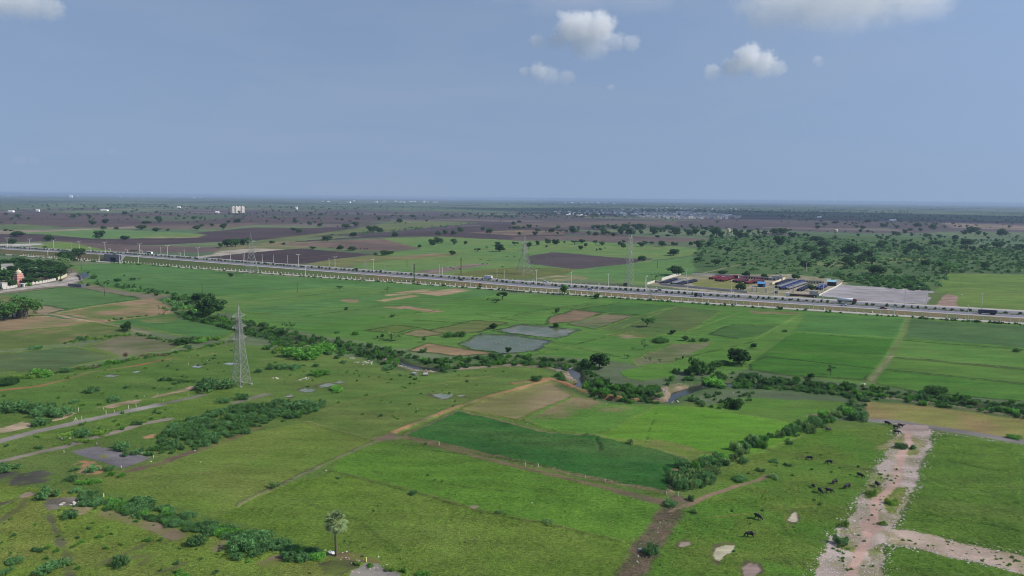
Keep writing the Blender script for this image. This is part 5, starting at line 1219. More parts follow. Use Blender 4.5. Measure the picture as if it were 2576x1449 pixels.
inside([(1830,942),(2000,962),(2150,978),(2300,990),(2450,1006),(2600,1024),(2600,1046),(2300,1010),(2150,996),(2000,984),(1840,966)], 260, 1.4, 3.2, 0.45, ['mid', 'thorn', 'pale', 'mid'])
inside([(560,806),(700,842),(860,866),(980,892),(960,905),(840,884),(700,862),(560,826)], 170, 1.6, 3.6, 0.5, ['mid', 'dark', 'thorn'])
inside([(1090,905),(1300,896),(1420,908),(1420,920),(1300,915),(1110,922)], 120, 1.4, 3.2, 0.5, ['mid', 'fresh', 'dark'])
inside([(1470,965),(1560,975),(1660,985),(1650,1000),(1560,998),(1480,988)], 90, 1.4, 3.0, 0.5, ['mid', 'fresh', 'thorn'])
inside([(690,852),(760,870),(850,885),(900,900),(760,905),(690,890),(640,875)], 60, 2.2, 4.2, 0.5, ['fresh', 'mid', 'thorn'])
inside([(1480,975),(1660,975),(1640,995),(1560,992)], 40, 2.0, 3.6, 0.5, ['mid', 'fresh'])
inside([(1720,1010),(1800,985),(1900,990),(1880,1015),(1800,1030)], 30, 1.8, 3.2, 0.5, ['mid', 'thorn', 'pale'])
inside([(1840,935),(2000,958),(2150,972),(2150,1000),(2000,985),(1850,965)], 60, 2.2, 4.0, 0.55, ['mid', 'pale', 'thorn'])
inside([(2140,1000),(2180,1000),(2178,1050),(2120,1060)], 30, 1.8, 3.4, 0.55, ['thorn', 'pale'])
# scrubland
inside([(1770,600),(1900,590),(2100,600),(2330,620),(2430,650),(2400,690),(2350,735),(2200,722),(2060,700),(1950,690),(1830,672),(1740,660)], 1500, 3.0, 7.5, 0.42, ['mid', 'thorn', 'thorn', 'dark'])
inside([(2100,690),(2300,700),(2350,735),(2250,728),(2120,706)], 260, 3.0, 6.0, 0.55, ['mid', 'dark'])
inside([(2250,640),(2600,618),(2600,690),(2420,686),(2330,690)], 520, 3.0, 6.5, 0.5, ['dark', 'mid'])
inside([(2050,610),(2576,600),(2576,640),(2250,640)], 260, 3.5, 7.5, 0.5, ['dark', 'mid'])
inside([(-40,655),(160,655),(200,668),(150,720),(60,722),(-40,720)], 70, 3.0, 6.0, 0.7, ['mid', 'dark'])
inside([(830,590),(1200,560),(1200,566),(840,596)], 60, 3.5, 8.0, 0.5, ['mid', 'thorn'])
inside([(1060,670),(1280,640),(1400,640),(1360,690),(1100,690)], 26, 2.0, 4.5, 0.35, ['thorn'])
along([rp(t, -2.6) for t in np.linspace(T_UP + 10, ROAD_T[-1] - 30, 80)], 330, 0.9, 1.6, 3.4, 0.5, ['mid', 'mid', 'dark', 'thorn'], world=True)
along([rp(t, -3.0) for t in np.linspace(T_UP - 260, T_UP - 10, 30)], 60, 1.0, 2.0, 4.0, 0.5, ['mid', 'dark'], world=True)
# tussocks through the meadows
for pts, n, w0, w1, tn in (([(640,900),(1000,940),(1280,930),(1150,1020),(980,1090),(780,1055),(830,1015)], 60, 0.7, 1.9, ['fresh', 'thorn', 'lime']), ([(0,965),(430,900),(600,880),(560,960),(200,1035),(0,1070)], 60, 0.7, 1.9, ['thorn', 'lime', 'fresh']),
     ([(0,1300),(240,1260),(430,1330),(700,1400),(800,1449),(0,1449)], 60, 0.6, 1.5, ['thorn', 'fresh', 'lime']), ([(0,1120),(200,1060),(420,1020),(420,1050),(150,1130),(0,1150)], 40, 0.7, 1.8, ['thorn', 'lime', 'fresh']),
     ([(1750,1260),(1900,1180),(2200,1080),(2200,1180),(2060,1430),(1650,1430)], 22, 0.5, 1.1, ['thorn', 'pale']), ([(860,1160),(1600,1280),(1560,1440),(900,1440),(600,1300)], 16, 0.5, 1.0, ['thorn', 'pale']),
     ([(2200,1180),(2300,1180),(2230,1320),(2160,1320)], 40, 0.4, 1.0, ['lime', 'fresh', 'pale']), ([(2110,1330),(2230,1370),(2200,1449),(2070,1449)], 26, 0.4, 1.0, ['lime', 'fresh', 'pale']), ([(2250,1370),(2576,1440),(2576,1405),(2300,1345)], 40, 0.4, 0.9, ['lime', 'fresh'])):
    inside(pts, n, w0, w1, 0.5, tn)
SHR.sort(key=lambda t: -px_size(t[0], t[1], t[2]))
NSOLO = 296
lab = []
for (x, y, w, h, tone) in SHR[:NSOLO]:
    r = plant_tree(x, y, w, h, 'shrub', tone, 'bush')
    lab.append((r, f"{'large' if w > 3.6 else 'low'} {TONE_WORD[tone]} bush", x, y))
auto_label(lab, 'bushes along creek, hedges and tracks')
rest = SHR[NSOLO:]
for tone in ('mid', 'dark', 'thorn', 'fresh', 'pale', 'lime', 'rust'):
    near_ = [q[:4] for q in rest if q[4] == tone and depth_at(q[0], q[1]) < 420]; far_ = [q[:4] for q in rest if q[4] == tone and depth_at(q[0], q[1]) >= 420]
    if near_: mass('undergrowth', near_, 'midshrub', tone, f'{TONE_WORD[tone]} undergrowth filling creek banks and hedges', 'undergrowth')
    if far_: mass('undergrowth', far_, 'farshrub', tone, f'{TONE_WORD[tone]} scrub massed beyond the fields', 'undergrowth')
# ------------------------------------------------------------------ pylons, lamps, poles
M_STEEL = plain_mat('galvanised_steel', A(160,162,156), 0.55, 0.15, 1.0, metallic=0.3)
M_POLE_W = plain_mat('whitewashed_concrete', A(222,220,210), 0.85, 0.15, 1.0)
M_POLE_C = plain_mat('concrete_pole', A(158,154,144), 0.9, 0.2, 1.0)
M_WOOD_D = plain_mat('tarred_wood', A(66,60,54), 0.9, 0.2, 2.0)
M_WHITE = plain_mat('white_limewash', A(206,201,190), 0.9, 0.14, 0.5)
M_GREYW = plain_mat('grey_plaster', A(206,198,192), 0.9, 0.18, 0.5)
M_DARK = plain_mat('opening_shade', (0.02, 0.02, 0.022), 0.7, 0.1)  # dark panels on solid walls stand for the shade inside openings
M_INSUL = plain_mat('brown_insulator', A(96,70,56), 0.35, 0.1)
M_GLASS_L = plain_mat('lamp_glass', A(226,228,226), 0.25, 0.05)

def lattice(name, u, v, H, bw, waist_f, ww, top_f, tw, arms, rot, label, panels=9, arm_len=3.0, bar=0.16, antennas=None, peak=True):
    x, y = P(u, v); z = gz(x, y)
    root = link(name, None, loc=(x, y, z), rotz=rot); tag(root, label, 'pylon' if antennas is None else 'tower', 'lattice towers on the plain')
    def half(f):
        return np.interp(f, [0, waist_f, top_f], [bw / 2, ww / 2, tw / 2])
    fs = list(np.linspace(0, waist_f, panels)) + list(np.linspace(waist_f, top_f, panels)[1:])
    for sx, sy in ((1, 1), (1, -1), (-1, -1), (-1, 1)):
        mb = MB()
        for a, b_ in zip(fs[:-1], fs[1:]):
            mb.bar((sx * half(a), sy * half(a), a * H - (0.3 if a == 0 else 0)), (sx * half(b_), sy * half(b_), b_ * H), bar * 1.35)
        mb.box(sx * half(0) - 0.45, sx * half(0) + 0.45, sy * half(0) - 0.45, sy * half(0) + 0.45, -0.4, 0.35)
        link('leg', mb.mesh('leg', M_STEEL), root)
    C4 = [(1, 1), (1, -1), (-1, -1), (-1, 1)]
    for k in range(4):
        p, q = C4[k], C4[(k + 1) % 4]; mb = MB()
        for i, (a, b_) in enumerate(zip(fs[:-1], fs[1:])):
            ha, hb = half(a), half(b_)
            mb.bar((p[0] * ha, p[1] * ha, a * H), (q[0] * hb, q[1] * hb, b_ * H), bar * 0.75)
            mb.bar((q[0] * ha, q[1] * ha, a * H), (p[0] * hb, p[1] * hb, b_ * H), bar * 0.75)
            if i: mb.bar((p[0] * ha, p[1] * ha, a * H), (q[0] * ha, q[1] * ha, a * H), bar * 0.7)
        link('bracing', mb.mesh('bracing', M_STEEL), root)
    if peak:
        mb = MB(); h = half(top_f)
        for c in C4: mb.bar((c[0] * h, c[1] * h, top_f * H), (0, 0, H), bar)
        link('peak', mb.mesh('peak', M_STEEL), root)
    for f in arms:
        h = half(f)
        for sx in (-1, 1):
            mb = MB()
            for sy in (-1, 1):
                mb.bar((sx * h, sy * h, f * H), (sx * arm_len, sy * 0.15, f * H + 0.1), bar * 1.2)
                mb.bar((sx * h, sy * h, f * H + 1.3), (sx * arm_len, sy * 0.15, f * H + 0.15), bar)
            for g in (0.35, 0.7):
                mb.bar((sx * (h + (arm_len - h) * g), -h * (1 - g), f * H), (sx * (h + (arm_len - h) * g), h * (1 - g), f * H), bar * 0.8)
            a = link('cross_arm', mb.mesh('cross_arm', M_STEEL), root)
            mb = MB(); mb.lathe([(0.05, 0), (0.13, -0.2), (0.06, -0.4), (0.13, -0.6), (0.06, -0.8), (0.13, -1.0), (0.05, -1.2)], sx * arm_len, 0, 8)
            me = mb.mesh('insulator', M_INSUL); o = link('insulator', me, a); o.location = (0, 0, f * H)
    for (f, an, r) in (antennas or ()):
        h = half(f) + 0.25; mb = MB(); c, s = math.cos(an), math.sin(an)
        mb.box(-0.16, 0.16, -0.09, 0.09, -1.1, 1.1)
        o = link('antenna', mb.mesh('antenna', M_WHITE), root, loc=(c * h * 1.25, s * h * 1.25, f * H), rotz=an + math.pi / 2)
    return root
lattice('pylon', 607, 968, 30.0, 4.9, 0.585, 1.9, 0.87, 1.35, (0.585, 0.725, 0.86), math.radians(62), 'tall grey lattice pylon standing alone in the left meadow', 8, 3.1, 0.15)
lattice('pylon', 634, 689, 36.5, 12.5, 0.5, 4.0, 0.80, 2.0, (0.52, 0.66, 0.8), math.radians(20), 'lattice pylon on the near side of the highway, splayed legs', 6, 4.2, 0.2)
lattice('pylon', 1319, 690, 36.5, 12.5, 0.52, 3.6, 0.80, 1.8, (0.54, 0.67, 0.8), math.radians(35), 'lattice pylon with splayed legs in the pasture beyond the highway', 6, 4.0, 0.2)
lattice('lattice_tower', 1582, 717, 41.0, 5.4, 0.5, 3.9, 1.0, 2.0, (), math.radians(30), 'slender straight lattice mast with antennas beside the highway', 6, 0, 0.17,
        [(0.66, 0.4, 0), (0.66, 2.5, 0), (0.66, 4.6, 0), (0.98, 0.2, 0), (0.98, 2.3, 0), (0.98, 4.4, 0), (0.12, 5.5, 0)], peak=False)
# small cabinet and generator at the mast's foot
x, y = P(1574, 719)
mb = MB(); mb.box(-1.6, 1.6, -1.2, 1.2, 0, 2.3); mb.box(-1.75, 1.75, -1.35, 1.35, 2.3, 2.45)
tag(link('equipment_cabin', mb.mesh('equipment_cabin', plain_mat('drab_paint', A(92,94,84), 0.7)), loc=(x, y, gz(x, y) - 0.1), rotz=rdir(t_of_x(x))), 'small dark equipment cabin at the foot of the slender mast', 'cabin')

def t_at(u, s, z):
    lo, hi = 0.0, ROAD_T[-1]
    for _ in range(40):
        m_ = (lo + hi) / 2; q = rp(m_, s); zz = float(emb(m_)) if z is None else z
        if project(q[0], q[1], zz)[0] < u: lo = m_
        else: hi = m_
    return (lo + hi) / 2

def lamp_meshes(H, arms, mat):
    pole = MB(); pole.tube([(0, 0, -0.3), (0, 0, H * 0.5), (0, 0, H)], [0.2, 0.17, 0.13], 8)
    arm, head = MB(), MB()
    for s in arms:
        arm.tube([(0, 0, H - 0.05), (s * 0.8, 0, H + 0.3), (s * 1.9, 0, H + 0.42)], [0.1, 0.09, 0.08], 6)
        head.add([(s * 1.7, -0.3, H + 0.32), (s * 2.75, -0.2, H + 0.36), (s * 2.75, 0.2, H + 0.36), (s * 1.7, 0.22, H + 0.32), (s * 1.7, -0.14, H + 0.55), (s * 2.65, -0.12, H + 0.52), (s * 2.65, 0.12, H + 0.52), (s * 1.7, 0.14, H + 0.55)],
                 [(0, 3, 2, 1), (4, 5, 6, 7), (0, 1, 5, 4), (1, 2, 6, 5), (2, 3, 7, 6), (3, 0, 4, 7)])
    return pole.mesh('pole', mat), arm.mesh('arm', mat), head.mesh('lamp_head', M_GLASS_L)
LM2 = lamp_meshes(11.2, (-1, 1), M_POLE_W); LM1 = lamp_meshes(8.8, (1,), M_POLE_W); LM0 = lamp_meshes(6.4, (-1,), M_POLE_W)
def lamp(u, s, z, md, label, group, rot=0.0):
    t = t_at(u, s, z); q = rp(t, s); zz = float(emb(t)) + 0.15 if z is None else z
    r = link('street_lamp', None, loc=(q[0], q[1], zz), rotz=rdir(t) + math.pi / 2 + rot)
    for n, m_ in zip(('pole', 'arm', 'lamp_head'), md): link(n, m_, r)
    tag(r, label, 'street lamp', group)
    return r
NUM = ['first', 'second', 'third', 'fourth', 'fifth', 'sixth', 'seventh', 'eighth', 'ninth', 'tenth', 'eleventh', 'twelfth', 'thirteenth', 'fourteenth', 'fifteenth', 'sixteenth', 'seventeenth', 'eighteenth', 'nineteenth', 'twentieth', 'twenty-first', 'twenty-second', 'twenty-third']
for i, u in enumerate([19,76,136,200,265,352,422,499,751,843,939,1349,1437,1530,1626,1729,1839,1947,2069,2276,2329,2468]):
    lamp(u, 30.2, None, LM2, f'white double armed street lamp on the median, {NUM[i]} from the left edge', 'double street lamps on the median')
for i, u in enumerate([121,250,301,349,769,1184,1338,1505,1649,1843,2046,2249,2434]):
    lamp(u, -0.7, 0.1, LM1, f'single armed lamp post beside the near service road, {NUM[i]} from the left', 'lamp posts along the near service road', rot=0)
for i, u in enumerate([229,279,321,359,455]):
    lamp(u, 62.0, 0.6, LM0, f'short street lamp across the highway behind the underpass, {NUM[i]} from the left', 'short lamps beyond the highway')

def pole_mesh(H, mat, arms=1, tw=0.11):
    mb = MB(); mb.tube([(0, 0, -0.3), (0, 0, H)], [0.2, tw], 7)
    am = MB(); ins = MB()
    for k in range(arms):
        z = H - 0.35 - 0.8 * k; am.bar((-1.1, 0, z), (1.1, 0, z), 0.13)
        for sx in (-1, 0, 1): ins.lathe([(0.06, z + 0.06), (0.08, z + 0.2), (0.03, z + 0.32)], sx * 1.0, 0, 6)
    return mb.mesh('pole', mat), am.mesh('cross_arm', M_STEEL), ins.mesh('insulator', M_INSUL)
PM = {('c', 8): pole_mesh(8.0, M_POLE_C), ('c', 9): pole_mesh(9.0, M_POLE_W), ('w', 8): pole_mesh(8.0, M_WOOD_D)}
POLES = [(102,622,8,'c'),(180,627,8,'c'),(405,641,9,'c'),(464,646,9,'c'),(556,652,9,'c'),(580,656,9,'c'),(612,656,9,'c'),(616,656,9,'c'),(660,661,9,'c'),(688,662,9,'c'),(724,664,9,'c'),(828,672,9,'c'),(1024,672,8,'w'),(1105,689,9,'c'),(1113,695,9,'c'),(1250,697,9,'c'),(1268,705,9,'c'),
         (967,680,8,'c'),(1623,726,9,'c'),(1654,675,8,'w'),(1727,700,9,'c'),(2028,683,9,'c'),(2021,683,8,'c'),(205,680,8,'w'),(748,736,8,'w'),(509,741,8,'w'),(263,744,8,'w'),(2417,722,8,'c'),(2232,668,8,'c'),(2276,757,9,'c'),(14,672,8,'w')]
lab = []
for (u, v, H, k) in POLES:
    x, y = P(u, v); md = PM[(k, H)]
    r = link('utility_pole', None, loc=(x, y, gz(x, y)), rotz=random.uniform(0, 3.14))
    for n, m_ in zip(('pole', 'cross_arm', 'insulator'), md): link(n, m_, r)
    r['category'] = 'pole'; lab.append((r, 'dark wooden power pole' if k == 'w' else 'pale concrete power pole', x, y))
auto_label(lab, 'power poles around the highway')
def stayed_pole(u, v, H, label, n=3):
    x, y = P(u, v)
    r = link('stayed_pole', None, loc=(x, y, gz(x, y)), rotz=0.4); tag(r, label, 'pole')
    for i, (a, b_) in enumerate(((-0.5, 0.0), (0.5, 0.0), (-2.0, -0.6), (2.0, 0.5))[:n + 1]):
        mb = MB(); mb.tube([(a, b_, -0.3), (a * 0.35, 0, H)], [0.16, 0.12], 7); link('pole', mb.mesh('pole', M_POLE_C), r)
    mb = MB(); mb.bar((-1.6, 0, H - 0.3), (1.6, 0, H - 0.3), 0.16); mb.bar((-1.4, 0, H - 2.2), (1.4, 0, H - 2.2), 0.14); link('cross_arm', mb.mesh('cross_arm', M_STEEL), r)
stayed_pole(919, 680, 8.6, 'pair of stayed concrete poles behind the median, left of the tall creeper pole')
stayed_pole(914, 708, 7.4, 'pair of leaning concrete poles between slope and near service road')
stayed_pole(1038, 682, 8.0, 'cluster of concrete poles just behind the tall creeper pole')
stayed_pole(1635, 754, 8.4, 'leaning bunch of poles beside the near service road', 3)
stayed_pole(2057 - 62, 737, 7.0, 'stayed concrete pole at the tractor yard gate', 2)
def creeper_pole(u, v, H, label, leafy):
    x, y = P(u, v); rs_ = np.random.default_rng(int(u))
    r = link('creeper_pole', None, loc=(x, y, gz(x, y) - 0.1)); tag(r, label, 'pole')
    mb = MB(); mb.tube([(0, 0, -0.3), (0, 0, H)], [0.32, 0.22], 8); link('pole', mb.mesh('pole', M_WOOD_D), r)
    mb = MB()
    for k in range(4): mb.bar((-1.1 + 0.1 * k, 0, H - 0.3 - 1.0 * k), (1.1 - 0.1 * k, 0.2, H - 0.3 - 1.0 * k), 0.16)
    link('cross_arm', mb.mesh('cross_arm', M_WOOD_D), r)
    bl = [(0, 0, z, 0.5 + 0.25 * rs_.random()) for z in np.arange(0.6, H - 1, 0.8)] + ([(-0.9, 0.1, 1.2, 1.0), (-0.4, 0, 2.0, 0.9)] if leafy else [])
    v_ = leaf_cloud(rs_, bl, 420, 0.2); me = grid_mesh_np('creeper', v_, quads(420)); me.materials.append(M_LEAF['rust' if not leafy else 'dark']); link('creeper', me, r)
creeper_pole(1042, 711, 15.5, 'tall dark pole wrapped in creeper at the roadside', True)
creeper_pole(1160, 693, 16.5, 'tall dark pole with many short arms in the olive meadow', False)

# ---- guard posts and median bushes
mb = MB(); mb.add([(-0.22, -0.22, -0.3), (0.22, -0.22, -0.3), (0.22, 0.22, -0.3), (-0.22, 0.22, -0.3), (-0.2, -0.2, 1.4), (0.2, -0.2, 1.4), (0.2, 0.2, 1.4), (-0.2, 0.2, 1.4), (-0.1, -0.1, 1.52), (0.1, -0.1, 1.52), (0.1, 0.1, 1.52), (-0.1, 0.1, 1.52)],
                  [(0, 1, 5, 4), (1, 2, 6, 5), (2, 3, 7, 6), (3, 0, 4, 7), (4, 5, 9, 8), (5, 6, 10, 9), (6, 7, 11, 10), (7, 4, 8, 11), (8, 9, 10, 11)])
POST = mb.mesh('guard_post', M_POLE_W)
n_post = 0
for (t0, t1, s, z, lb, gp, sp) in ((T_UP - 150, T_UP - 20, S_SERV + 0.35, 0.15, 'white concrete guard post in the row left of the underpass', 'guard posts left of the underpass', 4.6),
                               (T_UP + 16, ROAD_T[-1] - 40, S_SERV + 0.35, 0.2, 'white concrete guard post in the long row at the foot of the slope', 'guard posts along the near service road', 4.6),
                               (t_at(1170, 52, 1), t_at(1850, 52, 1), S_SL2 - 0.4, 0.95, 'white concrete guard post in the row across the highway', 'guard posts along the far service road', 5.0)):
    t = t0
    while t < t1:
        q = rp(t + random.uniform(-0.3, 0.3), s)
        o = link('guard_post', POST, loc=(q[0], q[1], z), rotz=rdir(t) + random.uniform(-0.15, 0.15))
        if random.random() < 0.06: o.rotation_euler = (random.uniform(-0.5, 0.5), random.uniform(-0.9, 0.9), 0)
        tag(o, lb, 'post', gp); t += sp
lab = []; t = t_at(-20, 30, None); k = 0
while t < ROAD_T[-1] - 20:
    q = rp(t, 30.2 + random.uniform(-0.9, 0.9)); w = random.uniform(1.9, 3.1); h = random.uniform(1.3, 2.2)
    var = random.randrange(5); cr, tk = tree_data('midshrub', var, 'dark'); vv = TREE_LIB['midshrub'][var][0]
    o = link('median_bush', cr, loc=(q[0], q[1], float(emb(t)) + 0.15), rotz=random.uniform(0, 6.28), scale=(w, w, h / vv[:, 2].max()))
    tag(o, 'clipped dark bush in the row planted along the highway median', 'bush', 'bushes planted along the median')
    t += random.choice((3.6, 4.4, 5.2, 5.2, 8.0)); k += 1

# ------------------------------------------------------------------ buildings
M_RED = plain_mat('red_roof', A(158,74,62), 0.8)
M_BLUE = plain_mat('blue_sheet', A(86,150,206), 0.5, 0.1)
M_BLUEP = plain_mat('pale_blue_sheet', A(140,190,210), 0.5, 0.12)
M_CREAM = plain_mat('cream_plaster', A(218,206,172), 0.9, 0.12, 0.5)
M_PINK = plain_mat('pink_plaster', A(204,134,126), 0.9, 0.14, 0.8)
M_BRICK = plain_mat('bare_brick', A(150,126,110), 0.95, 0.25, 1.5)
M_TILEG = plain_mat('grey_roof', A(150,146,142), 0.9, 0.2, 0.4)
def house(name, u, v, W, D, H, label, cat='building', walls=M_WHITE, roofm=M_TILEG, rot=None, side=None, openings=((-0.25, 'door'), (0.2, 'window')), roof='flat', lift=0.0, group=None):
    x, y = P(u, v); rz = rdir(t_of_x(x)) if rot is None else rot
    r = link(name, None, loc=(x, y, gz(x, y) - 0.15), rotz=rz); tag(r, label, cat, group)
    mb = MB(); mb.box(-W / 2, W / 2, 0, D, 0, H)
    link('wall', mb.mesh('wall', walls), r)
    if side is not None:
        mb = MB(); mb.box(W / 2 + 0.003, W / 2 + 0.16, -0.1, D + 0.1, -0.1, H + 0.6); link('side_wall', mb.mesh('side_wall', side), r)
    mb = MB()
    if roof == 'flat': mb.box(-W / 2 - 0.25, W / 2 + 0.25, -0.25, D + 0.25, H + 0.003, H + 0.28)
    elif roof == 'lean': mb.add([(-W / 2 - 0.3, -0.8, H - 0.2), (W / 2 + 0.3, -0.8, H - 0.2), (W / 2 + 0.3, D + 0.3, H + 0.9), (-W / 2 - 0.3, D + 0.3, H + 0.9), (-W / 2 - 0.3, -0.8, H - 0.1), (W / 2 + 0.3, -0.8, H - 0.1), (W / 2 + 0.3, D + 0.3, H + 1.0), (-W / 2 - 0.3, D + 0.3, H + 1.0)],
                                [(0, 3, 2, 1), (4, 5, 6, 7), (0, 1, 5, 4), (1, 2, 6, 5), (2, 3, 7, 6), (3, 0, 4, 7)])
    else: mb.add([(-W / 2 - 0.3, -0.3, H), (W / 2 + 0.3, -0.3, H), (W / 2 + 0.3, D + 0.3, H), (-W / 2 - 0.3, D + 0.3, H), (-W / 2 - 0.3, D / 2, H + D * 0.3), (W / 2 + 0.3, D / 2, H + D * 0.3)], [(0, 1, 5, 4), (2, 3, 4, 5), (0, 4, 3), (1, 2, 5), (0, 3, 2, 1)])
    link('roof', mb.mesh('roof', roofm), r)
    for fx, kind in openings:
        mb = MB(); cx = fx * W
        if kind == 'door': mb.box(cx - 0.55, cx + 0.55, -0.05, 0.02, 0.05, 2.1)
        elif kind == 'window': mb.box(cx - 0.6, cx + 0.6, -0.05, 0.02, 1.0, 2.1)
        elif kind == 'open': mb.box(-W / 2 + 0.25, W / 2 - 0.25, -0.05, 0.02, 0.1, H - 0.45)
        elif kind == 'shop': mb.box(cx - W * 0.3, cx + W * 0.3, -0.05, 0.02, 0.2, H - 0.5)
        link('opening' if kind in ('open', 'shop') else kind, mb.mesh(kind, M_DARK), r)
    return r
house('shed', 2092, 719, 7.0, 7.0, 3.6, 'open fronted shed with pale blue roof and white side wall', 'shed', M_GREYW, M_BLUEP, side=M_WHITE, roof='lean', openings=((0, 'open'),))
house('hut', 1915, 722, 6.0, 5.5, 3.0, 'bright blue sheet metal hut in the middle of the tractor yard', 'hut', M_BLUE, M_BLUE, side=M_BLUE, roof='lean', openings=((-0.1, 'shop'),))
hs = house('house', 1955, 706, 8.6, 6.0, 3.8, 'flat roofed pale house with a white tank on its roof', 'house', M_GREYW, M_TILEG, side=M_WHITE, openings=((-0.3, 'door'), (0.1, 'window')))
mb = MB(); mb.lathe([(0.9, 4.05), (0.95, 5.0), (0.8, 5.4), (0.3, 5.6)], 3.2, 4.0, 14); link('roof_tank', mb.mesh('roof_tank', M_WHITE), hs)
house('kiosk', 1851, 701, 4.2, 3.6, 3.0, 'small kiosk with red roof and white side wall among red tractors', 'kiosk', M_BRICK, M_RED, side=M_WHITE, openings=((0, 'open'),))
house('guard_room', 2046, 743, 5.6, 4.0, 2.9, 'pale guard room with a white gable beside the gravel yard', 'building', M_GREYW, M_TILEG, side=M_WHITE, openings=())
house('gate_booth', 1951, 740, 3.0, 2.6, 2.4, 'small gate booth with a white end wall by the trailer lorry', 'building', M_GREYW, M_TILEG, side=M_WHITE, openings=((0, 'window'),))
house('house', 45 * 0 + 30, 797, 12.0, 5.0, 3.0, 'ruined whitewashed house under the banyan', 'house', plain_mat('peeling_limewash', A(186,180,170), 0.95, 0.4, 0.6), M_TILEG, rot=0.05, openings=((-0.2, 'door'), (0.25, 'door')))
def wall_run(name, pts, h, th, mat, label, world=False, cat='wall', cap=None):
    q = np.array(pts, float) if world else PP(pts)
    mb = MB()
    for a, b_ in zip(q[:-1], q[1:]):
        d = b_ - a; d /= np.linalg.norm(d); n = np.array([-d[1], d[0]]) * th / 2
        z0, z1 = gz(*a), gz(*b_)
        mb.add([(*(a - n), z0 - 0.3), (*(b_ - n), z1 - 0.3), (*(b_ + n), z1 - 0.3), (*(a + n), z0 - 0.3), (*(a - n), z0 + h), (*(b_ - n), z1 + h), (*(b_ + n), z1 + h), (*(a + n), z0 + h)],
               [(0, 3, 2, 1), (4, 5, 6, 7), (0, 1, 5, 4), (1, 2, 6, 5), (2, 3, 7, 6), (3, 0, 4, 7)])
    return tag(link(name, mb.mesh(name, mat)), label, cat)
wall_run('boundary_wall', [(1664,706),(1690,698),(1712,692)], 2.4, 0.3, M_WHITE, 'long white boundary wall at the left end of the tractor yard')
wall_run('boundary_wall', [(1628,716),(1648,710),(1660,712)], 1.8, 0.3, M_WHITE, 'short white wall by the yard corner near the slender mast')
wall_run('boundary_wall', [(1660,717),(1720,722),(1800,730),(1880,737)], 1.7, 0.25, M_GREYW, 'low grey boundary wall along the front of the tractor yard')
wall_run('boundary_wall', [(2060,744),(2085,731),(2105,722),(2117,714)], 1.1, 0.3, M_WHITE, 'white boundary wall between tractor yard and gravel yard')
wall_run('boundary_wall', [(1740,692),(1800,693),(1930,702),(1945,705)], 1.8, 0.25, M_GREYW, 'grey wall behind the red tractors')
wall_run('boundary_wall', [(1942,716),(1962,708),(1975,702)], 2.0, 0.3, M_CREAM, 'cream wall beside the flat roofed house')
wall_run('retaining_wall', [(172,719),(190,720),(206,722)], 1.8, 0.4, M_CONC, 'concrete wall edging the canal below the village road')
wall_run('retaining_wall', [(204,705),(204,699),(196,693)], 1.6, 0.4, M_CONC, 'curved concrete parapet of the village road')
for i, (u, v) in enumerate([(1892,734),(1904,734),(1927,736)]):
    x, y = P(u, v); r = link('gate_pillar', None, loc=(x, y, gz(x, y) - 0.1), rotz=rdir(t_of_x(x)))
    mb = MB(); mb.box(-0.5, 0.5, -0.5, 0.5, 0, 3.2); link('shaft', mb.mesh('shaft', M_WHITE), r)
    mb = MB(); mb.box(-0.65, 0.65, -0.65, 0.65, 3.2, 3.5); mb.lathe([(0.4, 3.5), (0.3, 3.8), (0.05, 4.0)], 0, 0, 10); link('cap', mb.mesh('cap', M_CREAM), r)
    tag(r, f'white gate pillar of the tractor yard, {NUM[i]} from the left', 'pillar', 'gate pillars of the tractor yard')

# ---- temple by the left edge
x, y = P(49, 715)
tp = link('temple', None, loc=(x, y, gz(x, y)), rotz=-0.5, scale=1.12); tag(tp, 'pink temple tower with a cream dome among trees', 'temple')
mb = MB()
for (w, z0, z1) in ((4.8, 0, 3.0), (4.5, 3.0, 4.8), (4.1, 4.8, 6.3), (3.7, 6.3, 7.6)):
    mb.box(-w / 2, w / 2, -w / 2, w / 2, z0 - (0.3 if z0 == 0 else 0), z1 - 0.2)
link('tower', mb.mesh('tower', M_PINK), tp)
for (w, z) in ((4.8, 3.0), (4.5, 4.8), (4.1, 6.3), (3.7, 7.6)):
    mb = MB(); mb.box(-w / 2 - 0.15, w / 2 + 0.15, -w / 2 - 0.15, w / 2 + 0.15, z - 0.2, z + 0.003); link('cornice', mb.mesh('cornice', M_CREAM), tp)
for sgn in (-1, 1):
    mb = MB(); mb.box(-0.6, 0.6, sgn * 2.42 - 0.05, sgn * 2.42 + 0.05, 0.2, 2.2); link('niche', mb.mesh('niche', M_DARK), tp)
mb = MB(); mb.lathe([(1.55, 7.6), (1.75, 8.1), (1.7, 8.8), (1.3, 9.4), (0.7, 9.8), (0.25, 10.0), (0.35, 10.2), (0.1, 10.5), (0.03, 11.2)], 0, 0, 16); link('dome', mb.mesh('dome', M_CREAM, True), tp)
house('gatehouse', 1, 727, 4.0, 4.0, 4.2, 'white temple gatehouse cut by the left edge', 'building', M_WHITE, M_WHITE, rot=-0.3, openings=((0, 'door'),))
house('shrine', 54, 722, 4.5, 2.5, 2.4, 'small white shrine at the foot of the temple tower', 'building', M_WHITE, M_WHITE, rot=-0.3, openings=((0, 'door'),))
wp = PP([(14,726),(40,723),(60,721)]); 
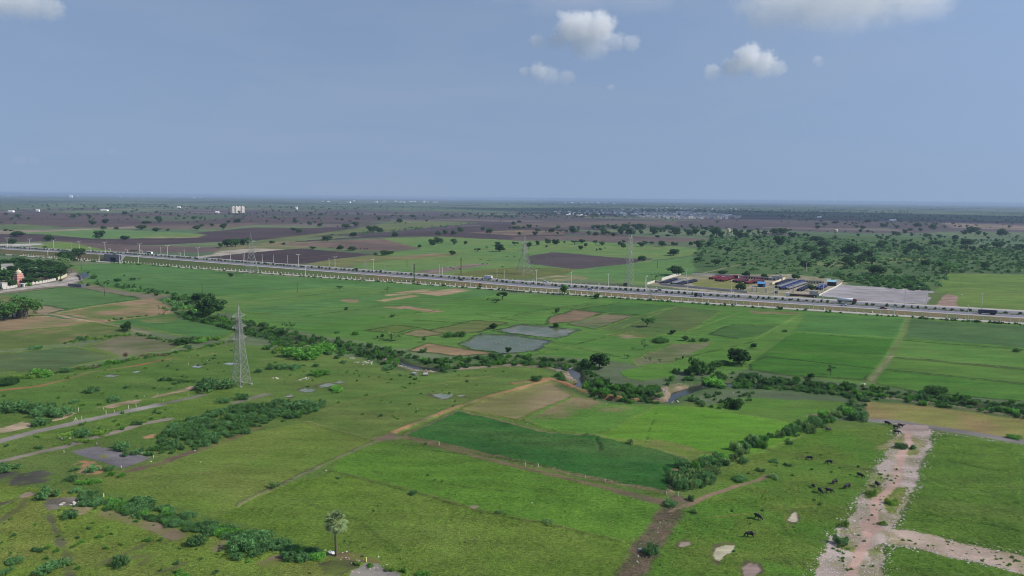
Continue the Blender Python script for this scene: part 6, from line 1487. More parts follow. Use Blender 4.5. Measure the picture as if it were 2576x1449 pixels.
def scallop_wall(pts, n, label, mat):
    q = PP(pts); s = np.r_[0, np.cumsum(np.hypot(*np.diff(q, axis=0).T))]
    x0, y0 = q[0]; r = link('temple_wall', None, loc=(x0, y0, gz(x0, y0))); tag(r, label, 'wall')
    for i in range(n):
        ta, tb = s[-1] * i / n, s[-1] * (i + 0.9) / n
        a = np.array([np.interp(ta, s, q[:, 0]) - x0, np.interp(ta, s, q[:, 1]) - y0]); b_ = np.array([np.interp(tb, s, q[:, 0]) - x0, np.interp(tb, s, q[:, 1]) - y0])
        d = b_ - a; L = np.linalg.norm(d); d /= L; nn = np.array([-d[1], d[0]]) * 0.15
        prof = [(0, -0.3), (L, -0.3), (L, 1.1), (L * 0.85, 1.7), (L * 0.5, 2.05), (L * 0.15, 1.7), (0, 1.1)]
        vs = [(*(a + d * p - nn), z) for p, z in prof] + [(*(a + d * p + nn), z) for p, z in prof]; k = len(prof)
        mb = MB(); mb.add(vs, [tuple(range(k)), tuple(range(2 * k - 1, k - 1, -1))] + [(j, j + k, (j + 1) % k + k, (j + 1) % k) for j in range(k)])
        link('panel', mb.mesh('panel', mat), r)
scallop_wall([(80,716),(110,712),(141,705)], 9, 'white scalloped compound wall along the village road', M_WHITE)
scallop_wall([(8,728),(30,725),(44,722)], 5, 'white scalloped wall left of the temple tower', M_WHITE)
wall_run('boundary_wall', [(146,704),(158,700),(169,695)], 2.3, 0.25, M_CREAM, 'plain cream wall at the bend of the village road')
for (u, v, W_, lb) in ((100, 686, 7, 'white roofed house glimpsed among the temple trees'), (17, 680, 8, 'pale house at the left edge behind the temple trees'), (84, 690, 5, 'small grey roofed house deep in the temple grove')):
    house('house', u, v, W_, 6, 4.2, lb, 'house', M_WHITE, M_TILEG, rot=0.4, roof='gable')
# ---- water towers
def water_tower(u, v, H, R, label):
    x, y = P(u, v); r = link('water_tower', None, loc=(x, y, gz(x, y))); tag(r, label, 'water tower')
    for k in range(6):
        a = k * math.pi / 3; mb = MB(); mb.tube([(R * 0.8 * math.cos(a), R * 0.8 * math.sin(a), -0.3), (R * 0.75 * math.cos(a), R * 0.75 * math.sin(a), H * 0.58)], [0.35, 0.3], 6); link('column', mb.mesh('column', M_POLE_C), r)
    for f in (0.2, 0.4):
        mb = MB()
        for k in range(6):
            a, b_ = k * math.pi / 3, (k + 1) * math.pi / 3; mb.bar((R * .78 * math.cos(a), R * .78 * math.sin(a), H * f), (R * .78 * math.cos(b_), R * .78 * math.sin(b_), H * f), 0.35)
        link('ring_beam', mb.mesh('ring_beam', M_POLE_C), r)
    mb = MB(); mb.lathe([(R * 0.7, H * 0.56), (R * 1.02, H * 0.62), (R, H * 0.92), (R * 0.75, H * 0.98), (R * 0.1, H)], 0, 0, 18); link('tank', mb.mesh('tank', M_CREAM), r)
water_tower(1832, 597, 17, 3.4, 'cream concrete water tower rising from the tree belt')
water_tower(2102, 592, 13, 3.6, 'pale water tower above the scrub on the right')
# ---- apartment block
x, y = P(597, 536)
ap = link('apartment_block', None, loc=(x, y, 0), rotz=0.6); tag(ap, 'cream apartment towers standing alone on the plain', 'building')
M_APT = plain_mat('apartment_cream', A(244,236,222), 0.9, 0.08, 0.1); M_APTD = plain_mat('apartment_shaded', A(120,122,128), 0.9, 0.1, 0.1)  # grey copy paints the leftmost tower as the block's shaded side
for i in range(5):
    x0 = -29 + i * 11.6; mt = M_APTD if i == 0 else M_APT; h = 25 if i else 20
    mb = MB(); mb.box(x0, x0 + 11, i % 2 * 4, 16 + i % 2 * 4, -0.5, h); w = link('wall', mb.mesh('wall', mt), ap)
    mb = MB(); mb.box(x0 + 3.5, x0 + 7.5, 4, 10, h + 0.003, h + 3); link('stair_head', mb.mesh('stair_head', mt), ap)
    for cx in (1.6, 4.4, 8.2):
        mb = MB(); yy = i % 2 * 4
        for fl in range(7): mb.box(x0 + cx, x0 + cx + 1.3, yy - 0.06, yy + 0.05, 2 + fl * 3.1, 3.6 + fl * 3.1)
        link('window_column', mb.mesh('window_column', M_DARK), ap)
# ---- far houses
M_TOWN = [plain_mat('town_white', A(250,246,240,0.85), 0.9), plain_mat('town_grey', A(214,210,208), 0.9), plain_mat('town_pink', A(226,204,194), 0.9), plain_mat('town_ochre', A(236,224,192), 0.9)]
def far_house_mesh(W_, D_, H_, mat, rs_):
    mb = MB(); mb.box(-W_ / 2, W_ / 2, -D_ / 2, D_ / 2, -0.5, H_); mb.cur = 1
    mb.box(-W_ / 2 - 0.3, W_ / 2 + 0.3, -D_ / 2 - 0.3, D_ / 2 + 0.3, H_ + 0.003, H_ + 0.5)
    mb.box(-W_ * 0.2, W_ * 0.15, -D_ * 0.1, D_ * 0.3, H_ + 0.503, H_ + 2.6)
    mb.cur = 2
    for k in range(3):
        cx = -W_ / 2 + W_ * (k + 0.5) / 3
        mb.box(cx - 0.7, cx + 0.7, -D_ / 2 - 0.06, -D_ / 2 + 0.05, 1.0, 2.6)
        if H_ > 6: mb.box(cx - 0.7, cx + 0.7, -D_ / 2 - 0.06, -D_ / 2 + 0.05, 4.4, 6.0)
    return mb.mesh('far_house', [mat, M_TOWN[1], M_DARK])
rs2 = np.random.default_rng(12)
FH = [far_house_mesh(rs2.uniform(8, 13), rs2.uniform(8, 12), rs2.choice([3.8, 4.5, 7.0, 7.5]), M_TOWN[k % 4], rs2) for k in range(10)]
def sample_poly(pts, n):
    pts = PP(pts); x0, y0 = pts.min(0); x1, y1 = pts.max(0); out = []
    while len(out) < n:
        x = rs2.uniform(x0, x1); y = rs2.uniform(y0, y1)
        if in_poly(np.array([x]), np.array([y]), pts)[0]: out.append((x, y))
    return out
vil = sample_poly([(1585,540),(1640,536),(1720,534),(1800,538),(1862,546),(1850,551),(1700,551),(1600,547)], 640)
vil.sort(key=lambda q: q[1])
for k, (x, y) in enumerate(vil[:190]):
    o = link('far_house', FH[k % 10], loc=(x, y, 0), rotz=rs2.uniform(-0.3, 0.3)); tag(o, 'small box house in the crowded near rows of the distant village', 'house', 'houses at the front of the distant village')
def house_mass(name, items, label, k=1.0):
    mb = MB()
    for (x, y) in items:
        w, d, h = rs2.uniform(7, 13) * k, rs2.uniform(7, 12) * k, rs2.choice([3.8, 4.5, 7.0, 8.0]) * k
        mb.cur = int(rs2.integers(4)); mb.box(x - w / 2, x + w / 2, y - d / 2, y + d / 2, -0.5, h)
    tag(link(name, mb.mesh(name, M_TOWN)), label, 'houses', kind='stuff')
house_mass('village_houses', vil[190:], 'dense rows of small houses behind the front of the distant village')
house_mass('village_houses', sample_poly([(1380,531),(1600,528),(1640,536),(1585,545),(1420,545)], 110) + sample_poly([(1500,526),(1700,523),(1900,528),(1800,533),(1600,531)], 110), 'thinly scattered houses around the distant village')
tl_ = sample_poly([(0,490.5),(330,492),(640,495),(640,499),(330,498),(0,495)], 46) + sample_poly([(800,506),(1100,507),(1100,511),(800,510)], 26) + sample_poly([(1400,509),(1560,510),(1560,514),(1400,513)], 14)
FT = [far_house_mesh(rs2.uniform(26, 48), rs2.uniform(20, 30), rs2.choice([9, 12, 16]), M_TOWN[(0, 0, 3, 0, 1)[k]], rs2) for k in range(5)]
for k, (x, y) in enumerate(tl_):
    o = link('town_building', FT[k % 5], loc=(x, y, 0), rotz=rs2.uniform(-0.3, 0.3)); tag(o, 'tiny pale building of the far towns on the horizon', 'building', 'buildings of the far towns')
for i, (u, v, w, h, lb) in enumerate([(178,497,44,34,'tall white block standing out in the far town'), (26,534,18,6,'white house at the left edge beyond the ploughed plain'), (94,532,12,6,'small white house right of the left edge one'), (261,531,26,5,'long white house amid trees beyond the plain'), (546,536,13,5,'small white house left of the apartment towers'),
        (746,527,10,14,'white domed tank house beyond the ploughed fields'), (449,523,16,6,'pale house on the wooded strip'), (1432,534,16,6,'pale house with red roof left of the distant village'), (2062,548,16,5,'pale house far right beyond the village'), (2248,556,24,5,'long white shed on the shaded plain'), (1568,539,30,5,'long pale shed in front of the village trees')]):
    x, y = P(u, v); mb = MB(); mb.box(-w / 2, w / 2, 0, w * 0.5, -0.5, h); mb.cur = 1; mb.add([(-w / 2 - .5, -.5, h), (w / 2 + .5, -.5, h), (w / 2 + .5, w * .5 + .5, h), (-w / 2 - .5, w * .5 + .5, h), (-w / 2 - .5, w * .25, h + w * 0.1), (w / 2 + .5, w * .25, h + w * 0.1)], [(0, 1, 5, 4), (2, 3, 4, 5), (0, 4, 3), (1, 2, 5), (0, 3, 2, 1)])
    mb.cur = 2
    for c in (-0.3, 0, 0.3): mb.box(c * w - 0.8, c * w + 0.8, -0.06, 0.05, 1, 2.8)
    o = link('far_house', mb.mesh('far_house', [M_TOWN[0], M_TOWN[i % 2], M_DARK]), loc=(x, y, 0)); tag(o, lb, 'house')

# ------------------------------------------------------------------ vehicles
def paint(name, c, r=0.3): return plain_mat(name, A(*c), r, 0.05, 1.0, spec=0.5)
M_TYRE = plain_mat('tyre_rubber', (0.018, 0.018, 0.02), 0.85)
M_GLASSD = plain_mat('dark_glass', (0.02, 0.025, 0.03), 0.12, 0.05, spec=0.6)
M_RIM = plain_mat('wheel_rim', A(150,150,152), 0.4)
def wheel(mb, x, y, r, w, n=12):
    vs = []
    for sy in (-w / 2, w / 2):
        for k in range(n): vs.append((x + r * math.cos(2 * math.pi * k / n), y + sy, r + r * math.sin(2 * math.pi * k / n)))
    mb.add(vs, [tuple(range(n)), tuple(range(2 * n - 1, n - 1, -1))] + [(k, n + k, n + (k + 1) % n, (k + 1) % n) for k in range(n)])
def prism(mb, prof, y0, y1, inset=0.0):
    k = len(prof); vs = [(x, y0 + (inset if z > 0.9 else 0), z) for x, z in prof] + [(x, y1 - (inset if z > 0.9 else 0), z) for x, z in prof]
    mb.add(vs, [tuple(range(k)), tuple(range(2 * k - 1, k - 1, -1))] + [(j, j + k, (j + 1) % k + k, (j + 1) % k) for j in range(k)])
def car(name, t, s, label, col, suv=False, flip=False, z=None, L=4.3):
    q = rp(t, s); zz = float(emb(t)) if z is None else z
    r = link(name, None, loc=(q[0], q[1], zz + 0.01), rotz=rdir(t) + (math.pi if flip else 0)); tag(r, label, 'car')
    hh = 1.75 if suv else 1.45; h2 = 0.98 if suv else 0.85
    mb = MB(); prism(mb, [(-L / 2, 0.3), (L / 2, 0.3), (L / 2 + 0.05, 0.6), (L / 2 - 0.1, 0.78), (L * 0.24, h2), (-L * 0.46, h2 + 0.05), (-L / 2, 0.75)], -0.85, 0.85)
    link('body', mb.mesh('body', col), r)
    mb = MB(); b0, b1 = (-L * 0.47, L * 0.26) if suv else (-L * 0.4, L * 0.24)
    mb.add([(b0, -0.8, h2), (b1, -0.8, h2), (b1, 0.8, h2), (b0, 0.8, h2), (b0 + 0.35, -0.66, hh), (b1 - 0.75, -0.66, hh), (b1 - 0.75, 0.66, hh), (b0 + 0.35, 0.66, hh)], [(0, 1, 5, 4), (1, 2, 6, 5), (2, 3, 7, 6), (3, 0, 4, 7)])
    link('windows', mb.mesh('windows', M_GLASSD), r)
    mb = MB(); mb.box(b0 + 0.3, b1 - 0.7, -0.68, 0.68, hh + 0.002, hh + 0.06); link('roof', mb.mesh('roof', col), r)
    for sx in (-0.31, 0.31):
        for sy in (-0.78, 0.78):
            mb = MB(); wheel(mb, sx * L, sy, 0.33, 0.2); link('wheel', mb.mesh('wheel', M_TYRE), r)
    for sy in (-0.6, 0.6):
        mb = MB(); mb.box(L / 2 - 0.02, L / 2 + 0.07, sy - 0.17, sy + 0.17, 0.58, 0.72); link('headlight', mb.mesh('headlight', M_GLASS_L), r)
    return r
WHITE_P, BLACK_P, RED_P, SIL_P, BLUE_P = paint('white_car_paint', (226,226,224)), paint('black_car_paint', (34,34,38)), paint('red_car_paint', (134,60,52)), paint('silver_car_paint', (170,172,176)), paint('navy_paint', (52,52,78))
car('car', t_at(1485, 20, None), 20, 'white saloon car on the near carriageway', WHITE_P)
car('car', t_at(1160, 20, None), 20, 'black car on the near carriageway below the tall pole', BLACK_P)
car('car', t_at(2122, 20.5, None), 20.5, 'white sport utility car on the near carriageway', WHITE_P, suv=True)
car('car', t_at(2222, 16, None), 16, 'dull red car on the near carriageway', RED_P)
car('car', t_at(1658, 40, None), 40, 'silver car half hidden behind the median bushes', SIL_P, flip=True)
car('car', t_at(895, 40, None), 40, 'dark car on the far carriageway left of the tall pole', BLACK_P, flip=True)
car('car', t_at(288, 18, None), 18, 'dark car driving over the underpass', BLACK_P)
car('car', t_at(6, 18, None), 18, 'white car at the left edge of the highway', WHITE_P)
car('car', t_at(958, 40, None), 40, 'white car glimpsed behind the median hedge', WHITE_P, flip=True)
car('car', t_at(1372, 56, 1.0), 56.5, 'white car on the far service road beside the wide pylon', WHITE_P, z=0.85)
def lorry(t, s, label, cabm, bedm, kind, L=9.0, flip=False, z=None, cat='lorry', lift=0.0):
    q = rp(t, s); zz = float(emb(t)) if z is None else z
    r = link({'tanker': 'tanker_lorry', 'bus': 'minibus'}.get(kind, 'lorry'), None, loc=(q[0], q[1], zz + 0.01), rotz=rdir(t) + (math.pi if flip else 0)); tag(r, label, cat)
    cl = 2.2
    if kind != 'bus':
        mb = MB(); prism(mb, [(L / 2 - cl, 0.6), (L / 2, 0.6), (L / 2, 1.6), (L / 2 - 0.25, 2.75), (L / 2 - cl, 2.8)], -1.2, 1.2); link('cab', mb.mesh('cab', cabm), r)
        mb = MB(); mb.add([(L / 2 + 0.015, -1.05, 1.65), (L / 2 + 0.015, 1.05, 1.65), (L / 2 - 0.2, 1.05, 2.6), (L / 2 - 0.2, -1.05, 2.6)], [(0, 1, 2, 3)]); link('windscreen', mb.mesh('windscreen', M_GLASSD), r)
        mb = MB(); mb.box(-L / 2, L / 2 - 0.3, -0.45, 0.45, 0.62, 0.95); link('chassis', mb.mesh('chassis', M_TYRE), r)
    if kind == 'tanker':
        mb = MB(); n = 14; vs = []
        prof = [(-L / 2, 0.9), (-L / 2 + 0.25, 1.15), (L / 2 - cl - 0.45, 1.15), (L / 2 - cl - 0.2, 0.9)]
        for x_, rr in prof:
            for k in range(n): vs.append((x_, rr * 1.05 * math.cos(2 * math.pi * k / n), 2.05 + rr * math.sin(2 * math.pi * k / n)))
        mb.add(vs, [tuple(range(n))[::-1], tuple(range(3 * n, 4 * n))] + [(i * n + k, i * n + (k + 1) % n, (i + 1) * n + (k + 1) % n, (i + 1) * n + k) for i in range(3) for k in range(n)])
        link('tank', mb.mesh('tank', bedm, True), r)
    elif kind == 'open':
        mb = MB(); x0, x1 = -L / 2, L / 2 - cl - 0.15
        mb.box(x0, x1, -1.25, 1.25, 0.97, 1.15); mb.box(x0, x1, -1.25, -1.17, 1.15, 2.7); mb.box(x0, x1, 1.17, 1.25, 1.15, 2.7); mb.box(x0, x0 + 0.08, -1.17, 1.17, 1.15, 2.7); mb.box(x1 - 0.08, x1, -1.17, 1.17, 1.15, 3.0)
        link('cargo_bed', mb.mesh('cargo_bed', bedm), r)
    elif kind == 'flat':
        mb = MB(); x0, x1 = -L / 2, L / 2 - cl - 0.5; mb.box(x0, x1, -1.25, 1.25, 1.0, 1.35); mb.box(x0, x1, -1.25, -1.15, 1.35, 2.0); mb.box(x0, x1, 1.15, 1.25, 1.35, 2.0); link('trailer_bed', mb.mesh('trailer_bed', bedm), r)
    elif kind == 'box':
        mb = MB(); mb.box(-L / 2, L / 2 - cl - 0.15, -1.2, 1.2, 0.97, 3.0); link('cargo_box', mb.mesh('cargo_box', bedm), r)
    elif kind == 'bus':
        mb = MB(); prism(mb, [(-L / 2, 0.4), (L / 2, 0.4), (L / 2, 1.5), (L / 2 - 0.3, 2.7), (-L / 2, 2.75)], -1.15, 1.15); link('body', mb.mesh('body', cabm), r)
        for sy in (-1.16, 1.16):
            mb = MB(); mb.box(-L / 2 + 0.3, L / 2 - 0.6, sy - 0.012, sy + 0.012, 1.5, 2.35); link('side_window', mb.mesh('side_window', M_GLASSD), r)
    xs_ = [L / 2 - 1.0] + ([-L / 2 + 1.2, -L / 2 + 2.5] if L > 7 else [-L / 2 + 1.1])
    for x_ in xs_:
        for sy in (-1.0, 1.0):
            mb = MB(); wheel(mb, x_, sy, 0.5, 0.35); link('wheel', mb.mesh('wheel', M_TYRE), r)
    return r
lorry(t_at(2130, 38, None), 38, 'long white tanker lorry with a red cab behind the median', RED_P, WHITE_P, 'tanker', 12.0)
lorry(t_at(2483, 21, None), 21, 'dark blue open lorry at the right end of the highway', BLUE_P, BLUE_P, 'open', 9.5, flip=True)
lorry(t_at(1757, 20.5, None), 20.5, 'dark pickup truck with a grey load cover', BLACK_P, SIL_P, 'box', 5.8, flip=True, cat='truck')
lorry(t_at(1228, 40, None), 40, 'white box lorry on the far carriageway behind the hedge', WHITE_P, WHITE_P, 'box', 7.0, flip=True)
lorry(t_at(2015, 63, 0.8), 64.5, 'long dark red trailer lorry parked before the tractor yard', WHITE_P, paint('oxide_paint', (84,48,46), 0.7), 'flat', 21.0, flip=True, z=0.35)
lorry(t_at(377, 42, None), 42, 'white minibus on the far carriageway near the underpass', WHITE_P, WHITE_P, 'bus', 7.0, cat='bus')
# ---- tractors in the yard
def tractor_mesh(bodym):
    mb = MB()
    mb.cur = 0; prism(mb, [(0.2, 0.75), (1.7, 0.7), (1.75, 1.3), (1.6, 1.45), (0.2, 1.5)], -0.32, 0.32); mb.box(-0.9, 0.2, -0.35, 0.35, 0.6, 1.0)
    for sy in (-0.72, 0.72): mb.add([(-1.25, sy - 0.2, 1.25), (-0.9, sy - 0.2, 1.62), (-0.1, sy - 0.2, 1.62), (0.2, sy - 0.2, 1.1), (-1.25, sy + 0.2, 1.25), (-0.9, sy + 0.2, 1.62), (-0.1, sy + 0.2, 1.62), (0.2, sy + 0.2, 1.1)], [(0, 1, 5, 4), (1, 2, 6, 5), (2, 3, 7, 6)])
    mb.cur = 1
    for sy in (-0.75, 0.75): wheel(mb, -0.55, sy, 0.72, 0.36, 12); wheel(mb, 1.35, sy * 0.85, 0.4, 0.22, 10)
    mb.box(-0.75, -0.3, -0.25, 0.25, 1.0, 1.15); mb.box(-0.8, -0.7, -0.25, 0.25, 1.15, 1.6); mb.bar((0.15, 0, 1.4), (-0.15, 0, 1.75), 0.06); mb.bar((1.0, 0.2, 1.4), (1.0, 0.2, 2.1), 0.08)
    return mb.mesh('tractor', [bodym, M_TYRE])
TR = {'blue': tractor_mesh(paint('tractor_blue', (70,74,158))), 'navy': tractor_mesh(paint('tractor_navy', (62,62,104))), 'grey': tractor_mesh(paint('tractor_grey', (196,198,204))), 'red': tractor_mesh(paint('tractor_red', (176,52,68))), 'maroon': tractor_mesh(paint('tractor_maroon', (112,56,66)))}
c2 = lambda zx, zy: (1864.8 + zx * 0.10417, 657.4 + zy * 0.10417); c1 = lambda zx, zy: (1609.9 + zx * 0.10417, 657.4 + zy * 0.10417)
ROWS = [('navy', c2(850,575), c2(1180,475), 1), ('grey', c2(860,645), c2(1335,495), 1), ('blue', c2(960,685), c2(1465,495), 1), ('grey', c2(1090,685), c2(1510,545), 1), ('navy', c2(1390,725), c2(1650,605), 1), ('grey', c2(1810,655), c2(1955,580), 1), ('blue', c2(1850,692), c2(2005,615), 1), ('navy', c2(1500,520), c2(1980,545), 1),
        ('red', c2(105,552), c2(430,472), 1), ('maroon', c2(330,542), c2(500,485), 1), ('maroon', c2(0,412), c2(640,452), 1), ('red', c1(1700,437), c1(1940,392), 1), ('red', c1(1850,482), c1(2150,402), 1), ('red', c1(1965,492), c1(2255,405), 1), ('red', c1(2270,502), c1(2480,442), 1), ('maroon', c1(2350,522), c1(2570,462), 1),
        ('navy', c1(515,552), c1(860,455), 1), ('grey', c1(775,562), c1(1015,478), 1), ('navy', c1(895,582), c1(1335,485), 1)]
desc = {'blue': 'bright blue tractor', 'navy': 'dark blue tractor', 'grey': 'pale grey tractor', 'red': 'red tractor', 'maroon': 'maroon tractor'}
cntt = 0
for ri, (tone, a, b_, k) in enumerate(ROWS):
    a, b_ = P(*a), P(*b_); d = b_ - a; L = np.linalg.norm(d); d /= L; n = int(L / 2.1); nn = np.array([d[1], -d[0]])
    for i in range(n):
        for j in range(k):
            if cntt > 330: continue
            q = a + d * (i + 0.5) * L / n + nn * 3.9 * j * -1
            o = link('tractor', TR[tone], loc=(q[0], q[1], gz(*q)), rotz=math.atan2(nn[1], nn[0]) + random.uniform(-0.05, 0.05), scale=1.3); cntt += 1
            zone = 'left end of the yard' if ri >= 16 else ('red section of the yard' if 8 <= ri < 16 else 'right section of the yard')
            tag(o, f'{desc[tone]} parked in row {NUM[ri]} of the {zone}'.replace(f'row {NUM[ri]}', f'the {NUM[ri]} row'), 'tractor', f'{tone} tractors in the {NUM[ri]} row')
# ------------------------------------------------------------------ bodies grown over a skeleton
def skin_mesh(name, joints, edges, mats, face_mat=None, sub=1, root=0):
    """joints: (x,y,z,rx,ry); one continuous surface over the connected joints"""
    me = bpy.data.meshes.new(name); me.from_pydata([j[:3] for j in joints], edges, [])
    o = bpy.data.objects.new(name, me); COL.objects.link(o)
    md = o.modifiers.new('skin', 'SKIN'); md.use_smooth_shade = True
    sv = me.skin_vertices[0].data
    for i, j in enumerate(joints):
        sv[i].radius = (j[3], j[4] if len(j) > 4 else j[3]); sv[i].use_root = (i == root)
    sm = o.modifiers.new('sub', 'SUBSURF'); sm.levels = sub; sm.render_levels = sub
    dg = bpy.context.evaluated_depsgraph_get(); dg.update()
    out = bpy.data.meshes.new_from_object(o.evaluated_get(dg), depsgraph=dg)
    bpy.data.objects.remove(o); out.name = name
    out.materials.clear()
    for m in mats: out.materials.append(m)
    idx = [0] * len(out.polygons)
    if face_mat:
        for p in out.polygons: idx[p.index] = face_mat(p.center)
    out.polygons.foreach_set('material_index', idx); out.polygons.foreach_set('use_smooth', [True] * len(out.polygons))
    out.update()
    return out
M_HIDE = plain_mat('buffalo_hide', (0.03, 0.027, 0.027), 0.6, 0.4, 1.5, spec=0.4)
M_HORN = plain_mat('horn', (0.06, 0.055, 0.05), 0.5)
def buffalo(name, graze=True):
    J = [(-0.95, 0, 1.22, .27, .30), (-0.55, 0, 1.12, .36, .42), (0.0, 0, 1.05, .40, .48), (0.5, 0, 1.12, .36, .42), (0.85, 0, 1.10, .24, .30)]
    E_ = [(0, 1), (1, 2), (2, 3), (3, 4)]
    if graze: head = [(1.15, 0.05, 0.80, .17, .20), (1.35, 0.08, 0.48, .15, .16), (1.48, 0.1, 0.20, .10, .10)]
    else: head = [(1.15, 0, 1.28, .17, .20), (1.42, 0, 1.38, .16, .16), (1.78, 0, 1.20, .10, .11)]
    b0 = len(J); J += head; E_ += [(4, b0), (b0, b0 + 1), (b0 + 1, b0 + 2)]
    for (ax, sy, bk, fr) in ((1, 0.22, True, 0.0), (1, -0.22, True, 0.12), (3, 0.2, False, 0.1), (3, -0.2, False, -0.06)):
        x0 = J[ax][0]; k = len(J)
        if bk: J += [(x0 - 0.22 + fr, sy, 0.86, .17, .15), (x0 - 0.10 + fr, sy, 0.62, .12, .11), (x0 - 0.30 + fr, sy, 0.36, .075, .075), (x0 - 0.26 + fr, sy, 0.04, .08, .08)]
        else: J += [(x0 + 0.06 + fr, sy, 0.82, .15, .14), (x0 + 0.03 + fr, sy, 0.45, .095, .09), (x0 + 0.05 + fr, sy, 0.25, .07, .07), (x0 + 0.06 + fr, sy, 0.03, .08, .08)]
        E_ += [(ax, k), (k, k + 1), (k + 1, k + 2), (k + 2, k + 3)]
    k = len(J); J += [(-1.2, 0, 1.12, .05, .05), (-1.28, 0, 0.72, .03, .03), (-1.26, 0, 0.45, .045, .045)]; E_ += [(0, k), (k, k + 1), (k + 1, k + 2)]
    body = skin_mesh('body', J, E_, [M_HIDE], root=2)
    hx, hy, hz = head[1][:3] if not graze else head[1][:3]
    horns = MB()
    for sy in (-1, 1):
        horns.tube([(hx - 0.08, hy + sy * 0.12, hz + 0.12), (hx - 0.18, hy + sy * 0.34, hz + 0.14), (hx - 0.34, hy + sy * 0.40, hz + 0.26), (hx - 0.44, hy + sy * 0.30, hz + 0.36)], [0.05, 0.045, 0.03, 0.01], 6)
    ears = MB()
    for sy in (-1, 1):
        ears.add([(hx - 0.02, hy + sy * 0.13, hz + 0.06), (hx + 0.05, hy + sy * 0.32, hz - 0.04), (hx - 0.03, hy + sy * 0.36, hz + 0.0), (hx - 0.1, hy + sy * 0.2, hz + 0.08)], [(0, 1, 2, 3)])
    return body, horns.mesh('horn', M_HORN, True), ears.mesh('ear', M_HIDE)
BUF = {True: buffalo('buffalo', True), False: buffalo('buffalo', False)}
c3 = lambda zx, zy: (2186.8 + zx * 0.05556, 1046.4 + zy * 0.05556)
HERD = [  # u, v of feet, heading (world degrees), grazing, scale, label
 (1886,1350,175,True,1.0,'grazing black buffalo with a pale rump patch, nearest the khaki puddle'),
 (1906,1306,-55,True,1.0,'black buffalo grazing diagonally above the khaki puddle'),
 (2063,1240,-80,True,0.92,'black buffalo head down, leftmost of the close foreground pair'),
 (2085,1240,-25,True,0.95,'black buffalo grazing just right of the leftmost pair member'),
 (2131,1230,200,True,1.0,'black buffalo grazing near the left edge of the rubble track'),
 (2046,1227,95,True,0.7,'small black calf standing apart left of the herd'),
 (2100,1217,205,True,0.9,'black buffalo grazing at the middle of the loose herd'),
 (2164,1200,-50,True,0.95,'black buffalo feeding by the furrow next to the rubble track'),
 (2206,1224,-88,False,1.0,'black buffalo walking down the rubble track'),
 (2086,1167,170,True,0.9,'black buffalo on the furrow, right of two'),
 (2037,1156,165,True,0.9,'black buffalo on the furrow, left of two'),
 (2232,1069,-50,True,1.0,'black buffalo grazing at the gravel track, left of the cluster'),
 (2254,1078,-10,True,1.0,'black buffalo in the middle of the cluster by the track junction'),
 (2265,1075,-35,False,0.95,'dark brown buffalo rearmost in the cluster at the track junction'),
 (2256,1091,-15,True,1.05,'black buffalo nearest the camera in the cluster at the track junction'),
 (2083,1085,10,True,0.95,'black buffalo resting beside the hedge rubble'),
 (829,625,10,True,1.0,'dark cow far off on the brown fallow field, leftmost'), (835,625,190,True,1.0,'dark cow far off beside the leftmost one'),
 (898,626,0,True,1.0,'dark cow in the far line before the ploughed field, first'), (907,626,180,True,1.0,'dark cow in the far line before the ploughed field, second'), (917,627,5,True,1.0,'dark cow in the far line before the ploughed field, third'), (924,627,175,True,1.0,'dark cow in the far line before the ploughed field, last')]
for (u, v, hd, gr, sc, lb) in HERD:
    x, y = P(u, v); r = link('buffalo' if 'cow' not in lb else 'cow', None, loc=(x, y, gz(x, y) - 0.03), rotz=math.radians(hd), scale=sc * 0.86)
    for n, m_ in zip(('body', 'horn', 'ear'), BUF[gr]): link(n, m_, r)
    tag(r, lb, 'buffalo' if 'cow' not in lb else 'cow', 'buffaloes grazing in the pasture' if 'cow' not in lb else 'far cattle')
mb = MB()
